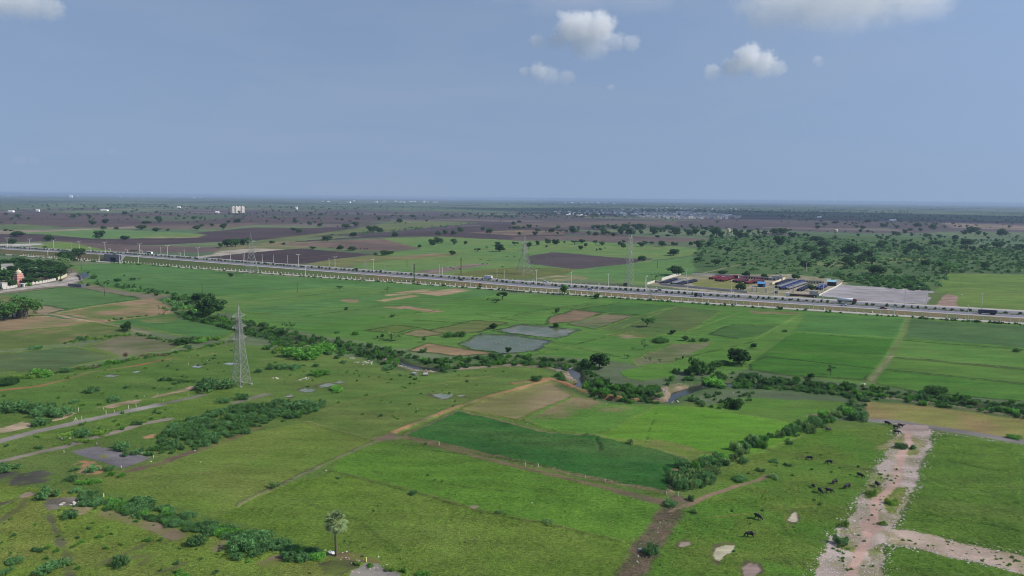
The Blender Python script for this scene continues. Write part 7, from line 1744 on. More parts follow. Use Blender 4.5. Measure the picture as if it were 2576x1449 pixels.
# people
M_SKIN = plain_mat('skin', A(120,84,64), 0.6); M_SHIRT_W = plain_mat('white_shirt', A(214,210,204), 0.9); M_TROU = plain_mat('dark_trousers', A(52,50,56), 0.9); M_HAIR = plain_mat('black_hair', (0.015, 0.013, 0.012), 0.6); M_SHIRT_B = plain_mat('blue_shirt', A(84,100,140), 0.9)
def person_mesh(seated, shirt):
    J = [(0, 0, 0.95, .15, .13), (0, 0, 1.2, .16, .12), (0, 0, 1.42, .17, .11), (0, 0, 1.52, .06, .06), (0.02, 0, 1.64, .095, .1), (0.02, 0, 1.74, .075, .08)]
    E_ = [(0, 1), (1, 2), (2, 3), (3, 4), (4, 5)]
    for sy in (-1, 1):
        k = len(J)
        if seated:
            J += [(0.42, sy * 0.16, 0.92, .085), (0.38, sy * 0.18, 0.5, .06), (0.52, sy * 0.18, 0.42, .05)]
        else:
            f = 0.22 * sy
            J += [(f * 0.55, sy * 0.1, 0.52, .08), (f * 1.0 - 0.05, sy * 0.1, 0.08, .05), (f * 1.0 + 0.1, sy * 0.1, 0.04, .045)]
        E_ += [(0, k), (k, k + 1), (k + 1, k + 2)]
        k = len(J)
        if seated: J += [(0.02, sy * 0.22, 1.38, .065), (0.22, sy * 0.27, 1.16, .05), (0.48, sy * 0.26, 1.12, .04), (0.56, sy * 0.25, 1.12, .035)]
        else: J += [(0.0, sy * 0.22, 1.38, .065), (-0.1 * sy, sy * 0.26, 1.1, .05), (-0.02 * sy, sy * 0.26, 0.86, .038), (0.0, sy * 0.26, 0.76, .035)]
        E_ += [(2, k), (k, k + 1), (k + 1, k + 2), (k + 2, k + 3)]
    def fm(c):
        if c.z > 1.70 or (c.z > 1.58 and c.x < -0.02): return 3
        if c.z > 1.48: return 0
        if abs(c.y) > 0.2 and (c.z < 1.0 if not seated else c.x > 0.35 and c.z > 1.0): return 0
        if c.z > 0.96: return 1
        return 2 if c.z > 0.1 or seated else 3
    return skin_mesh('person', J, E_, [M_SKIN, shirt, M_TROU, M_HAIR], fm)
PW_, PS_W, PS_B = person_mesh(False, M_SHIRT_W), person_mesh(True, M_SHIRT_W), person_mesh(True, M_SHIRT_B)
x, y = P(1776, 764); q = rp(t_of_x(x), 1.0)
tag(link('person', PW_, loc=(q[0], q[1], 0.17), rotz=2.2), 'person in white shirt and dark trousers walking on the near service road', 'person')
def motorbike(u, s, z, label, plabel, shirt, flip):
    t = t_at(u, s, z); q = rp(t, s); zz = float(emb(t)) if z is None else z; rz = rdir(t) + (math.pi if flip else 0)
    r = link('motorbike', None, loc=(q[0], q[1], zz + 0.02), rotz=rz); tag(r, label, 'motorbike')
    for x_ in (-0.65, 0.7):
        mb = MB(); wheel(mb, x_, 0, 0.31, 0.12, 14); link('wheel', mb.mesh('wheel', M_TYRE), r)
    mb = MB(); mb.bar((-0.65, 0, 0.31), (0.3, 0, 0.75), 0.09); mb.bar((0.7, 0, 0.31), (0.45, 0, 1.0), 0.08); mb.box(-0.2, 0.2, -0.12, 0.12, 0.3, 0.6); link('frame', mb.mesh('frame', M_STEEL), r)
    mb = MB(); prism(mb, [(0.0, 0.68), (0.45, 0.72), (0.48, 0.9), (0.1, 0.92)], -0.14, 0.14); link('fuel_tank', mb.mesh('fuel_tank', RED_P), r)
    mb = MB(); prism(mb, [(-0.7, 0.72), (0.05, 0.68), (0.02, 0.8), (-0.7, 0.84)], -0.14, 0.14); link('seat', mb.mesh('seat', M_TYRE), r)
    mb = MB(); mb.bar((0.45, -0.33, 1.03), (0.45, 0.33, 1.03), 0.05); link('handlebar', mb.mesh('handlebar', M_STEEL), r)
    c, s_ = math.cos(rz), math.sin(rz)
    tag(link('person', shirt, loc=(q[0] - 0.18 * c, q[1] - 0.18 * s_, zz - 0.02), rotz=rz), plabel, 'person')
motorbike(1900, 22, None, 'motorbike on the near carriageway opposite the blue hut', 'rider in blue shirt on the highway motorbike', PS_B, True)
motorbike(1957, 3, 0.17, 'dark motorbike on the near service road, left of two', 'rider in blue shirt on the left service road motorbike', PS_B, True)
motorbike(2406, 3.4, 0.17, 'motorbike on the near service road near the lorry', 'rider in white shirt on the right service road motorbike', PS_W, True)
motorbike(774, 20, None, 'motorbike on the near carriageway right of the roadside pylon', 'rider in white shirt on the distant highway motorbike', PS_W, False)

# egrets
M_EGRET = plain_mat('egret_feather', A(240,240,236), 0.9)
EG = skin_mesh('egret', [(-0.22, 0, 0.42, .05), (0.0, 0, 0.46, .12), (0.16, 0, 0.52, .09), (0.24, 0, 0.72, .035), (0.2, 0, 0.84, .035), (0.3, 0, 0.9, .045), (0.46, 0, 0.87, .012), (0.02, 0.05, 0.24, .016), (0.04, 0.05, 0.0, .016), (0.02, -0.05, 0.24, .016), (0.0, -0.05, 0.0, .016)],
               [(0, 1), (1, 2), (2, 3), (3, 4), (4, 5), (5, 6), (1, 7), (7, 8), (1, 9), (9, 10)], [M_EGRET], root=1)
rs3 = np.random.default_rng(4)
spots = [(1220,850),(1224,848),(1233,857),(1238,860),(1247,862),(1252,855),(1260,864),(1268,866),(1274,870),(1281,872),(1292,848),(1304,850),(1320,853),(1336,856),(1348,858),(1363,862),(1364,861),(1300,862),(1306,866),(1312,870),(1322,872),(1328,874),(1310,860),(1316,858),(1244,846),(1262,848),(1286,860),(1290,876),(1232,848),(1270,856),(1318,822),(1420,838)]
for i, (u, v) in enumerate(spots):
    x, y = P(u + rs3.uniform(-2, 2), v + rs3.uniform(-1, 1)); o = link('egret', EG, loc=(x, y, gz(x, y) - 0.03), rotz=rs3.uniform(0, 6.28), scale=rs3.uniform(0.55, 0.8))
    tag(o, 'small white egret wading in the flooded paddies', 'bird', 'egrets in the flooded paddies')

# ------------------------------------------------------------------ palmyra palm
M_PALM_T = plain_mat('palm_trunk', A(94,82,74), 0.95, 0.3, 4.0, bump=0.5, bscale=9)
M_FAN = leaf_mat('palm_fan', A(104,118,86), 0.25, 0.2); M_FAN_D = leaf_mat('dead_palm_fan', A(116,104,88), 0.2, 0.1); M_STALK = plain_mat('palm_stalk', A(168,160,84), 0.7)
def fan_mesh(R, seed, mat, droop=0.25):
    rs_ = np.random.default_rng(seed); mb = MB(); n = 17; L = R * 0.95
    mb.cur = 1; mb.tube([(0, 0, 0), (L * 0.5, 0, 0.05), (L, 0, 0)], [0.05, 0.04, 0.03], 5)
    mb.cur = 0
    for k in range(n):
        a0 = -2.3 + 4.6 * k / n; a1 = a0 + 4.6 / n; am = (a0 + a1) / 2
        r1 = R * (0.86 + 0.14 * math.cos(am * 0.5)) * rs_.uniform(0.85, 1.1); rm = r1 * 0.62
        tipz = -droop * r1 * rs_.uniform(0.3, 1.3)
        f = lambda a, r, z: (L + r * math.cos(a), r * math.sin(a), z)
        mb.add([(L, 0, 0), f(a0, rm, 0.0), f(am, rm, 0.07), f(a1, rm, 0.0), f(am, r1, tipz)], [(0, 1, 2), (0, 2, 3), (1, 4, 2), (2, 4, 3)])
    return mb.mesh('frond', [mat, M_STALK])
x, y = P(845, 1398)
palm = link('palmyra_palm', None, loc=(x, y, gz(x, y) - 0.05)); tag(palm, 'lone palmyra palm with fan leaves and a dead skirt at the bottom', 'palm tree')
HT = 6.9
mb = MB(); mb.tube([(0.05, 0, -0.3), (0.03, 0, 0.4), (0, 0, 2.0), (-0.04, 0.02, 4.5), (0, 0, HT)], [0.36, 0.25, 0.2, 0.18, 0.2], 12); link('trunk', mb.mesh('trunk', M_PALM_T), palm)
for k in range(24):
    az = k * 2.399; el = math.radians(82 - 118 * (k / 23) ** 0.9)
    o = link('frond', fan_mesh(random.uniform(0.85, 1.05), k, M_FAN, 0.3), palm, loc=(0, 0, HT - 0.05 + 0.25 * math.sin(el)))
    o.rotation_euler = Euler((random.uniform(-0.5, 0.5), -el, az), 'XYZ'); o.scale = (1.4,) * 3
for k in range(8):
    o = link('dead_frond', fan_mesh(0.75, 90 + k, M_FAN_D, 0.5), palm, loc=(0, 0, HT - 0.55 - 0.09 * k)); o.rotation_euler = Euler((random.uniform(-0.3, 0.3), math.radians(68 + 2 * k), k * 1.3 + 2.2), 'XYZ'); o.scale = (0.95,) * 3
# pruned roadside palm
x, y = P(1208, 728)
pp_ = link('young_palm', None, loc=(x, y, gz(x, y) - 0.1)); tag(pp_, 'dark bushy young palm beside the near service road', 'palm tree')
mb = MB(); mb.tube([(0, 0, -0.2), (0, 0, 3.0)], [0.3, 0.24], 8); link('trunk', mb.mesh('trunk', M_BARK), pp_)
FK = [fan_mesh(1.0, 200 + k, M_LEAF['dark'], 0.3) for k in range(3)]
for k in range(16):
    el = math.radians(75 - 130 * k / 15); o = link('frond', FK[k % 3], pp_, loc=(0, 0, 3.1)); o.rotation_euler = Euler((random.uniform(-0.4, 0.4), -el, k * 2.4), 'XYZ')

# ------------------------------------------------------------------ stones, posts, litter
def stone_mesh(seed, mat, name='stone'):
    rs_ = np.random.default_rng(seed); bm = bmesh.new(); bmesh.ops.create_icosphere(bm, subdivisions=1, radius=0.5)
    for v_ in bm.verts:
        k = rs_.uniform(0.7, 1.15); v_.co = Vector((v_.co.x * k * 1.25, v_.co.y * k, max(v_.co.z * k * 0.75, -0.12)))
    me = bpy.data.meshes.new(name); bm.to_mesh(me); bm.free(); me.materials.append(mat); return me
M_STONE = [plain_mat('pale_rubble_stone', A(222,213,206), 0.95, 0.15, 2.0), plain_mat('grey_rubble_stone', A(200,188,182), 0.95, 0.2, 2.0), plain_mat('pinkish_rubble_stone', A(220,198,190), 0.95, 0.15, 2.0)]
ST = [stone_mesh(k, M_STONE[k % 3]) for k in range(9)]
def pick_edge(pts, spread):
    q = PP(pts); s = np.r_[0, np.cumsum(np.hypot(*np.diff(q, axis=0).T))]; t = rs3.uniform(0, s[-1])
    return np.interp(t, s, q[:, 0]) + rs3.normal() * spread, np.interp(t, s, q[:, 1]) + rs3.normal() * spread
STN = []
for i in range(1500):
    x, y = pick_edge(LR if i % 2 else RR, 1.0); STN.append((x, y, rs3.choice([0.18, 0.22, 0.3, 0.4, 0.55], p=[.3, .3, .22, .13, .05])))
for poly, n in (([(2205,1135),(2260,1130),(2262,1170),(2240,1190),(2205,1180)], 130), ([(2140,1310),(2165,1255),(2200,1260),(2195,1300),(2180,1325)], 150), ([(2060,1440),(2100,1380),(2150,1395),(2135,1449)], 170), ([(2160,1420),(2215,1395),(2210,1449),(2150,1449)], 120), ([(2262,1180),(2300,1150),(2300,1220),(2280,1240)], 120), ([(2130,1330),(2170,1345),(2230,1362),(2220,1375),(2150,1365),(2110,1352)], 110), ([(2190,1290),(2240,1300),(2255,1330),(2220,1340)], 60)):
    pts = PP(poly); x0, y0 = pts.min(0); x1, y1 = pts.max(0); c = 0
    while c < n:
        x = rs3.uniform(x0, x1); y = rs3.uniform(y0, y1)
        if in_poly(np.array([x]), np.array([y]), pts)[0]: STN.append((x, y, rs3.choice([0.15, 0.2, 0.28, 0.4], p=[.35, .35, .2, .1]))); c += 1
for poly, n in (([(2240,1330),(2400,1362),(2576,1396)], 90), ([(2235,1372),(2330,1386),(2450,1415),(2576,1444)], 200), ([(2178,1058),(2260,1068)], 40), ([(2350,1086),(2450,1102),(2576,1122)], 70), ([(1700,1270),(1650,1345),(1600,1430)], 40), ([(1660,998),(1680,972),(1715,965)], 90), ([(1010,920),(1045,932),(1095,936)], 90), ([(700,850),(745,862),(785,872)], 80), ([(1400,930),(1425,945),(1440,958)], 60), ([(860,1402),(930,1418),(960,1430),(890,1440)], 40), ([(2180,1000),(2300,1012),(2400,1028),(2576,1048)], 70)):
    for i in range(n):
        x, y = pick_edge(poly, 0.7); STN.append((x, y, rs3.choice([0.18, 0.26, 0.36, 0.5], p=[.35, .35, .2, .1])))
STN.sort(key=lambda s_: -s_[2] / depth_at(s_[0], s_[1]))
lab = []
for k, (x, y, s_) in enumerate(STN[:290]):
    o = link('stone', ST[k % 9], loc=(x, y, gz(x, y) + 0.02), rotz=rs3.uniform(0, 6.28), scale=(s_ * 0.95,) * 3)
    u_, v_ = project(x, y, 0)
    tag(o, 'pale angular stone lining the rubble track on the right' if u_ > 1980 else 'pale stone by the foreground dirt or creek bank', 'stone', 'stones of the rubble track' if u_ > 1980 else 'stones by creek and path')
def stone_mass(items, label, name='rubble'):
    V, Fc, mi, o_ = [], [], [], 0
    for k, (x, y, s_) in enumerate(items):
        me = ST[k % 9]; v_ = np.array([q.co for q in me.vertices]); a = rs3.uniform(0, 6.28); c, sn = math.cos(a), math.sin(a)
        w = np.stack([(v_[:, 0] * c - v_[:, 1] * sn) * s_ * 0.9, (v_[:, 0] * sn + v_[:, 1] * c) * s_ * 0.9, v_[:, 2] * s_ * 0.9], 1) + np.array([x, y, gz(x, y) + 0.02])
        V.append(w); Fc.append(np.array([p.vertices[:] for p in me.polygons]) + o_); mi += [k % 3] * len(me.polygons); o_ += len(v_)
    me = grid_mesh_np(name, np.concatenate(V), np.concatenate(Fc))
    for m_ in M_STONE: me.materials.append(m_)
    me.polygons.foreach_set('material_index', mi); tag(link(name, me), label, 'rubble', kind='stuff')
stone_mass(STN[290:], 'countless small pale stones of tracks and creek banks')
# white rubble heaps: broken slabs
M_SLAB = plain_mat('broken_white_concrete', A(206,200,190), 0.95, 0.25, 1.0)
for (u, v, w, n, lb) in ((921,913,7,26,'spread of broken white concrete slabs above the meadow'), (1075,927,3,9,'bright white debris at the creek edge'), (883,902,2.5,7,'small white debris beside the creek bushes'), (695,953,2.4,8,'grey rubble heap right of the near pylon'), (765,954,3,8,'low rubble heap, rightmost of the pair near the pylon'), (175,1100,3.4,14,'white rubble beside the yellow green weeds'), (180,1268,2.6,12,'white rubble at the trodden earth, lower left'),
                       (357,1140,1.8,8,'white debris at the corner of the asphalt pad'), (1695,1009,2.4,6,'white plastic debris below the creek'), (2172,966,2.2,6,'white debris where the footpath meets the creek'), (1440,921,2.0,5,'white litter on the near creek bank'), (2420,742,3.0,6,'pile of white slabs beside the reddish dirt track'), (2565,812,3.0,6,'white heap by the service road at the right edge'), (1845,990,1.0,3,'small white litter at the creek bend')):
    x, y = P(u, v); V, Fc, o_ = [], [], 0; mb = MB()
    for i in range(n):
        dx, dy = rs3.normal() * w * 0.35, rs3.normal() * w * 0.28; a = rs3.uniform(0, 3.14); sx, sy, sz = rs3.uniform(0.15, 0.45), rs3.uniform(0.12, 0.32), rs3.uniform(0.06, 0.2); c, s_ = math.cos(a), math.sin(a); tl2 = rs3.uniform(-0.3, 0.5)
        z0 = gz(x + dx, y + dy) - gz(x, y) + 0.02
        vs = [((p * sx) * c - (q * sy) * s_ + dx, (p * sx) * s_ + (q * sy) * c + dy, z0 + r_ * sz + p * tl2 * 0.4 + 0.1) for r_ in (-0.5, 1) for p, q in ((-1, -1), (1, -1), (1, 1), (-1, 1))]
        mb.add(vs, [(0, 3, 2, 1), (4, 5, 6, 7), (0, 1, 5, 4), (1, 2, 6, 5), (2, 3, 7, 6), (3, 0, 4, 7)])
    tag(link('rubble_heap', mb.mesh('rubble_heap', M_SLAB), loc=(x, y, gz(x, y))), lb, 'rubble heap', kind='stuff')
# concrete pipes
for (u, v, a, lb) in ((1043,943,-0.5,'short concrete pipe lying in the meadow, left of two'), (1071,945,0.05,'short concrete pipe lying in the meadow, right of two')):
    x, y = P(u, v); n = 14; mb = MB(); vs = []
    for xx, rr in ((-0.9, 0.62), (0.9, 0.62), (0.9, 0.5), (-0.9, 0.5)):
        for k in range(n): vs.append((xx, rr * math.cos(2 * math.pi * k / n), 0.6 + rr * math.sin(2 * math.pi * k / n)))
    mb.add(vs, [(i * n + k, i * n + (k + 1) % n, ((i + 1) % 4) * n + (k + 1) % n, ((i + 1) % 4) * n + k) for i in range(4) for k in range(n)])
    tag(link('concrete_pipe', mb.mesh('concrete_pipe', plain_mat('cement_grey', A(186,182,174), 0.9)), loc=(x, y, gz(x, y) - 0.03), rotz=a), lb, 'pipe', 'concrete pipes in the meadow')
# plot marker posts
M_YEL = plain_mat('yellow_paint', A(226,222,130), 0.8)
def marker(u, v, h, mat, brace=False, w=0.055):
    x, y = P(u, v); r = link('marker_post', None, loc=(x, y, gz(x, y)), rotz=random.uniform(0, 1.5))
    mb = MB(); mb.add([(-w, -w, -0.3), (w, -w, -0.3), (w, w, -0.3), (-w, w, -0.3), (-w, -w, h), (w, -w, h), (w, w, h), (-w, w, h), (0, 0, h + w)], [(0, 1, 5, 4), (1, 2, 6, 5), (2, 3, 7, 6), (3, 0, 4, 7), (4, 5, 8), (5, 6, 8), (6, 7, 8), (7, 4, 8)])
    link('shaft', mb.mesh('shaft', mat), r)
    if brace:
        mb = MB(); mb.bar((0, 0, h * 0.85), (0.9, 0.1, -0.1), 0.1); mb.bar((0, 0, h * 0.85), (-0.7, 0.3, -0.1), 0.1); link('brace', mb.mesh('brace', mat), r)
    r['category'] = 'post'; return r
lab = []
for (zx, zy, h) in ((790,1028,1.3),(825,1115,1.3),(1068,1056,1.4),(1150,1035,0.7),(1295,1004,1.3),(1370,986,1.3),(1903,486,0.5),(2090,525,0.6),(1897,556,0.7),(1450,880,0.5),(1900,866,0.5),(1643,922,0.5),(975,1362,0.7),(540,662,0.5),(1718,522,0.5),(1972,552,0.4),(2013,545,0.4),(1585,855,0.4),(1040,1008,0.7),(700,1042,0.6)):
    u, v = zx / 4, 778.1 + zy / 4; r = marker(u, v, h, M_POLE_W); x, y = P(u, v); lab.append((r, 'slim white stone post', x, y))
r = marker(191, 1059.5, 1.3, M_POLE_W, True); lab.append((r, 'white stone post with two braces', *P(191, 1059.5)))
for (zx, zy) in ((645,210),(1545,262),(1220,362)):
    u, v = zx / 4, 1086.7 + zy / 4; r = marker(u, v, 0.75, M_POLE_W); lab.append((r, 'short white plot marker', *P(u, v)))
for (u, v, h) in ((261,1250,0.8),(1104,1121,1.0),(921,1413,0.8)):
    r = marker(u, v, h, M_YEL, w=0.11); lab.append((r, 'pale yellow plot marker', *P(u, v)))
for (u, v, h) in ((1321,1173,1.1),(1522,1214,0.9),(1707,1249,1.1),(1676,1246,0.9),(1472,1203,0.5),(1354,1176,0.8)):
    r = marker(u, v, h, M_POLE_W); lab.append((r, 'thin white boundary post', *P(u, v)))
auto_label(lab, 'plot marker posts')
# cloth bundles and litter
def bundle(u, v, s_, mats, lb):
    x, y = P(u, v); rs_ = np.random.default_rng(int(u)); bm = bmesh.new(); bmesh.ops.create_icosphere(bm, subdivisions=2, radius=0.5)
    for q in bm.verts:
        k = rs_.uniform(0.65, 1.2); q.co = Vector((q.co.x * 1.3 * k, q.co.y * k, max(q.co.z * 0.8 * k, -0.1)))
    for f in bm.faces: f.material_index = int(rs_.integers(len(mats)))
    me = bpy.data.meshes.new('bundle'); bm.to_mesh(me); bm.free()
    for m_ in mats: me.materials.append(m_)
    tag(link('cloth_bundle', me, loc=(x, y, gz(x, y) + 0.05 * s_), scale=s_), lb, 'bundle')
bundle(833, 1392, 1.2, [M_SHIRT_W, M_SHIRT_B, M_SHIRT_W], 'crumpled blue and white cloth bundle left of the palm trunk')
bundle(1612, 1384, 1.0, [M_SHIRT_B, M_TROU, M_SHIRT_W], 'dark blue and white bundle beside the cart track bush')
M_LIT = plain_mat('white_litter', A(234,232,226), 0.8)
for i, (u, v) in enumerate([(505,1162),(1606,1400),(1626,1403),(1720,1271),(1338,1265),(1390,1318),(818,1384),(862,1390),(872,1389),(952,1400),(1328,1066),(1526,1017),(820,1184),(1050,1029),(1124,968),(380,1161),(820,765),(490,1134)]):
    x, y = P(u, v); mb = MB(); a = rs3.uniform(0, 3); s_ = rs3.uniform(0.12, 0.22)
    mb.add([(-s_, -s_ * .6, 0.02), (s_, -s_ * .7, 0.0), (s_ * 1.1, s_ * .6, 0.03), (-s_ * .8, s_ * .7, 0), (0, -s_ * .2, s_ * 0.9), (s_ * .4, s_ * .3, s_ * .7)], [(0, 1, 4), (1, 5, 4), (1, 2, 5), (2, 3, 5), (3, 4, 5), (3, 0, 4), (0, 3, 2, 1)])
    o = link('litter_bag', mb.mesh('litter_bag', M_LIT), loc=(x, y, gz(x, y) + 0.02), rotz=a); o['category'] = 'litter'; o['group'] = 'scraps of white litter'; o['label'] = 'scrap of white litter lying on the ground'

# ------------------------------------------------------------------ grass blades over the near meadows
gsel = np.nonzero((GT > 0.75) & (GW < 0.1) & (GV[:, 1] < 235) & (np.abs(GV[:, 0]) < 0.78 * GV[:, 1] + 10))[0]
gw = 0.25 + np.clip((fbm(GV[gsel, 0], GV[gsel, 1], 3.0, 300, 3) - 0.35) * 4, 0, 1); gw /= gw.sum()
NT = 90000
gi = gsel[rs3.choice(len(gsel), NT, p=gw)]
base = GV[gi] + np.c_[rs3.uniform(-0.35, 0.35, (NT, 2)), np.full(NT, -0.02)]
hgt = rs3.uniform(0.08, 0.22, NT) * (0.7 + 0.5 * fbm(base[:, 0], base[:, 1], 7, 310, 2)) * np.where(rs3.random(NT) < 0.02, 1.5, 1.0)
V = np.zeros((NT, 3, 3, 3)); 
for k in range(3):
    a = rs3.uniform(0, 6.28, NT); d = np.stack([np.cos(a), np.sin(a)], 1)
    wd = hgt * 0.5
    V[:, k, 0, :2] = base[:, :2] - np.stack([-d[:, 1], d[:, 0]], 1) * wd[:, None] * 0.5
    V[:, k, 1, :2] = base[:, :2] + np.stack([-d[:, 1], d[:, 0]], 1) * wd[:, None] * 0.5
    V[:, k, 0, 2] = V[:, k, 1, 2] = base[:, 2]
    V[:, k, 2, :2] = base[:, :2] + d * hgt[:, None] * 0.8; V[:, k, 2, 2] = base[:, 2] + hgt
me = grid_mesh_np('grass', V.reshape(-1, 3), np.arange(NT * 9).reshape(-1, 3))
ga = me.attributes.new('cover', 'FLOAT_COLOR', 'POINT')
tone = GC[gi] * (rs3.uniform(0.75, 1.35, NT))[:, None] * np.array([1.02, 1.0, 0.95])
rgba = np.ones((NT, 9, 4), np.float32); rgba[:, :, :3] = tone[:, None, :]
ga.data.foreach_set('color', rgba.ravel())
gm, gnt, gb = new_mat('grass_blades')
gat = gnt.nodes.new('ShaderNodeAttribute'); gat.attribute_name = 'cover'
gnt.nodes.remove(gb)
d_ = gnt.nodes.new('ShaderNodeBsdfDiffuse'); t_ = gnt.nodes.new('ShaderNodeBsdfTranslucent'); s_ = gnt.nodes.new('ShaderNodeMixShader'); s_.inputs[0].default_value = 0.35
gnt.links.new(gat.outputs['Color'], d_.inputs[0]); gnt.links.new(gat.outputs['Color'], t_.inputs[0]); gnt.links.new(d_.outputs[0], s_.inputs[1]); gnt.links.new(t_.outputs[0], s_.inputs[2])
gnt.links.new(s_.outputs[0], gnt.nodes['Material Output'].inputs['Surface'])
me.materials.append(gm)
tag(link('grass', me), 'short grass covering the near meadows', 'grass', kind='stuff')
# ------------------------------------------------------------------ clouds
def cloud(u, v, wpx, hpx, lobes, label, dist=5200.0, dens=0.02, rough=0.55, seed=0.0, depth=0.6, loc=None, size=None, group='small cumulus clouds in the sky'):
    """lobes: (x, z, r) in a frame where the cloud spans -1..1 in x and 0..1 in z"""
    if loc is None:
        d = CR @ np.array([(u - PW / 2) / FPX, -(v - PH / 2) / FPX, -1.0])
        d = d * (dist / math.hypot(d[0], d[1]))
        loc = (d[0], d[1], CAM_H + d[2])
        k = np.linalg.norm(d) / FPX * 0.97
        W, Hh = wpx * k / 2, hpx * k
    else:
        W, Hh = size
    asp = Hh / W; rs_ = random.Random(int(seed * 10) + 3)
    cen = [(x, (rs_.random() - 0.5) * 0.5 * depth, z * asp, r) for (x, z, r) in lobes]
    # closed hull a little outside the vapour
    bm = bmesh.new()
    for (x, y, z, r) in cen:
        g = r * (1.05 + rough * 0.62)
        bmesh.ops.create_icosphere(bm, subdivisions=2, radius=1.0, matrix=Matrix.Translation((x * W, y * W, z * W)) @ Matrix.Diagonal((g * W, g * W * max(0.35, depth), g * W / 1.15, 1)))
    me0 = bpy.data.meshes.new('cloud'); bm.to_mesh(me0); bm.free()
    o = link('cloud', me0)
    md = o.modifiers.new('remesh', 'REMESH'); md.mode = 'VOXEL'; md.voxel_size = W * 0.055
    dg = bpy.context.evaluated_depsgraph_get(); dg.update()
    me = bpy.data.meshes.new_from_object(o.evaluated_get(dg), depsgraph=dg)
    o.modifiers.clear(); o.data = me; me.name = 'cloud'
    o.location = loc; o.rotation_euler = (0, 0, math.atan2(-loc[0], loc[1]))
    m, nt, b = new_mat('cloud_vapour'); nt.nodes.remove(b); N = nt.nodes; L = nt.links
    pv_ = N.new('ShaderNodeVolumePrincipled'); pv_.inputs['Color'].default_value = (0.995, 0.995, 0.998, 1); pv_.inputs['Anisotropy'].default_value = 0.2
    tc_ = N.new('ShaderNodeTexCoord')
    def vm(op, a, b=None):
        n = N.new('ShaderNodeVectorMath'); n.operation = op
        for i, s in enumerate((a, b)):
            if s is None: continue
            if isinstance(s, tuple): n.inputs[i].default_value = s
            else: L.new(s, n.inputs[i])
        return n
    def mm(op, a, b=None, c=None):
        n = N.new('ShaderNodeMath'); n.operation = op
        for i, s in enumerate((a, b, c)):
            if s is None: continue
            if isinstance(s, (int, float)): n.inputs[i].default_value = s
            else: L.new(s, n.inputs[i])
        return n.outputs[0]
    q = vm('MULTIPLY', tc_.outputs['Object'], (1 / W, 1 / W, 1 / W)).outputs[0]
    best = None
    for (x, y, z, r) in cen:
        dd = vm('MULTIPLY', vm('SUBTRACT', q, (x, y, z)).outputs[0], (1, 1 / max(0.35, depth), 1.15)).outputs[0]
        e = mm('DIVIDE', vm('LENGTH', dd).outputs['Value'], r)
        best = e if best is None else mm('SMOOTH_MIN', best, e, 0.25)
    nz = N.new('ShaderNodeTexNoise'); nz.noise_dimensions = '4D'
    nz.inputs['Scale'].default_value = 4.2; nz.inputs['Detail'].default_value = 6; nz.inputs['Roughness'].default_value = 0.64; nz.inputs['W'].default_value = seed
    L.new(q, nz.inputs['Vector'])
    n8 = N.new('ShaderNodeTexNoise'); n8.inputs['Scale'].default_value = 11.0; n8.inputs['Detail'].default_value = 4; n8.inputs['Roughness'].default_value = 0.6; L.new(q, n8.inputs['Vector'])
    s = mm('ADD', mm('SUBTRACT', 1.0, best), mm('MULTIPLY_ADD', nz.outputs[0], rough * 2.2, -rough * 1.1))
    s = mm('ADD', s, mm('MULTIPLY_ADD', n8.outputs[0], 0.7, -0.35))
    n = N.new('ShaderNodeClamp'); L.new(mm('MULTIPLY', s, 3.2), n.inputs[0])
    sz_ = N.new('ShaderNodeSeparateXYZ'); L.new(q, sz_.inputs[0])
    mr_ = N.new('ShaderNodeMapRange'); mr_.inputs[1].default_value = -0.35 * asp; mr_.inputs[2].default_value = 0.55 * asp; mr_.inputs[3].default_value = 0.07; mr_.inputs[4].default_value = 1.0
    L.new(sz_.outputs[2], mr_.inputs[0])
    L.new(mm('MULTIPLY', mm('MULTIPLY', n.outputs[0], dens), mr_.outputs[0]), pv_.inputs['Density'])
    L.new(pv_.outputs[0], N['Material Output'].inputs['Volume'])
    try: m.volume_step_rate = 0.35
    except Exception: pass
    try: m.cycles.volume_step_rate = 0.35
    except Exception: pass
    me.materials.clear(); me.materials.append(m)
    tag(o, label, 'cloud', group)
    return o

cloud(1462, 118, 250, 90, [(-0.15, 0.5, 0.42), (0.2, 0.45, 0.45), (-0.5, 0.15, 0.22), (0.15, 0.0, 0.4), (0.62, 0.1, 0.25), (0.4, 0.6, 0.3), (-0.85, 0.1, 0.2), (0.95, 0.05, 0.2)],
      'largest white cumulus cloud, high above the plain', dist=5200, dens=0.011, seed=1.0, rough=0.75)
cloud(1378, 200, 160, 50, [(-0.3, 0.45, 0.35), (0.05, 0.1, 0.4), (0.55, 0.0, 0.32), (-0.75, 0.4, 0.2)],
      'small thin cloud just below the largest cumulus', dist=6200, dens=0.006, seed=2.3, rough=0.7)
cloud(1880, 178, 215, 60, [(0.0, 0.55, 0.35), (-0.25, 0.15, 0.35), (0.3, 0.2, 0.4), (-0.75, 0.0, 0.25), (0.6, 0.05, 0.25)],
      'white pointed cumulus cloud with a flat base', dist=6000, dens=0.012, seed=3.1, rough=0.7)
cloud(2056, 165, 45, 32, [(0, 0.4, 0.6), (0.2, 0.1, 0.5)], 'tiny cloud puff beside the pointed cumulus', dist=6000, dens=0.007, seed=4.4, rough=0.6)
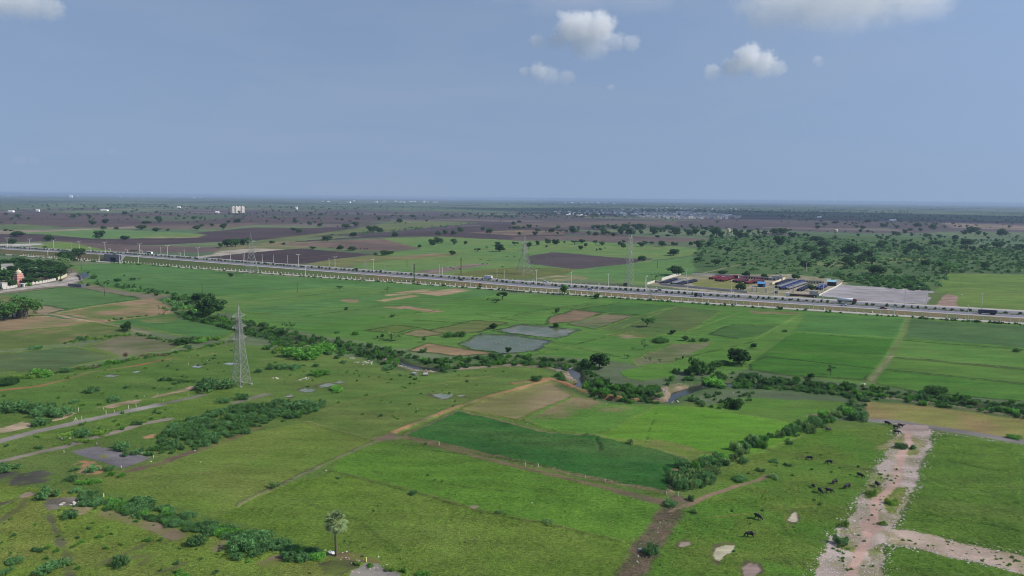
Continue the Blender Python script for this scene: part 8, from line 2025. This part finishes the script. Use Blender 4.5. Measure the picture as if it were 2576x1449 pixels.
cloud(2120, 45, 420, 90, [(-0.6, 0.3, 0.5), (0.0, 0.6, 0.6), (0.5, 0.5, 0.55), (0.75, 0.2, 0.3)],
      'broad grey cloud with a soft base at the top edge', dist=9600, dens=0.0016, seed=5.2, rough=0.7, depth=0.8)
cloud(55, 32, 170, 50, [(-0.5, 0.3, 0.55), (0.1, 0.35, 0.5), (0.55, 0.3, 0.4)],
      'white cloud cut by the top left corner', dist=4500, dens=0.012, seed=6.5, rough=0.6)
cloud(1537, 226, 36, 14, [(0, 0.4, 0.7)], 'faintest wisp of cloud below the largest cumulus', dist=7500, dens=0.004, seed=7.1)
cloud(280, 388, 34, 12, [(0, 0.4, 0.7), (0.5, 0.2, 0.4)], 'low pale cloud wisp above the far town', dist=12000, dens=0.0012, seed=8.1)
cloud(62, 414, 70, 18, [(-0.3, 0.4, 0.5), (0.5, 0.4, 0.4)], 'lowest pale cloud wisp over the left horizon', dist=12000, dens=0.001, seed=9.1)
cloud(1470, 14, 640, 26, [(-0.6, 0.4, 0.3), (-0.1, 0.5, 0.4), (0.4, 0.4, 0.35), (0.75, 0.3, 0.2)], 'thin high veil of cloud along the top edge', dist=9000, dens=0.00028, seed=11.0, rough=0.5, depth=0.8)
# the cloud beyond the right edge that shades the plain there
cloud(0, 0, 0, 0, [(-0.5, 0.4, 0.55), (0.1, 0.5, 0.65), (0.6, 0.4, 0.5), (-0.2, 0.3, 0.5)], 'cloud out beyond the right edge shading the far plain', dens=0.008, seed=12.0, rough=0.5, depth=1.0, loc=(4440, 3600, 1850), size=(1850, 480))
# ------------------------------------------------------------------ haze (the air between here and the horizon)
mb = MB(); mb.box(-47000, 47000, -3000, 33500, -3.0, 76.0)
hm, hnt, hb = new_mat('haze_air')
hnt.nodes.remove(hb)
pv = hnt.nodes.new('ShaderNodeVolumePrincipled')
pv.inputs['Color'].default_value = (0.44, 0.57, 0.80, 1)
pv.inputs['Density'].default_value = 0.00008
pv.inputs['Anisotropy'].default_value = 0.1
hnt.links.new(pv.outputs[0], hnt.nodes['Material Output'].inputs['Volume'])
hz = link('haze', mb.mesh('haze', hm))
tag(hz, 'pale blue haze in the air over the whole plain', 'haze', kind='stuff')
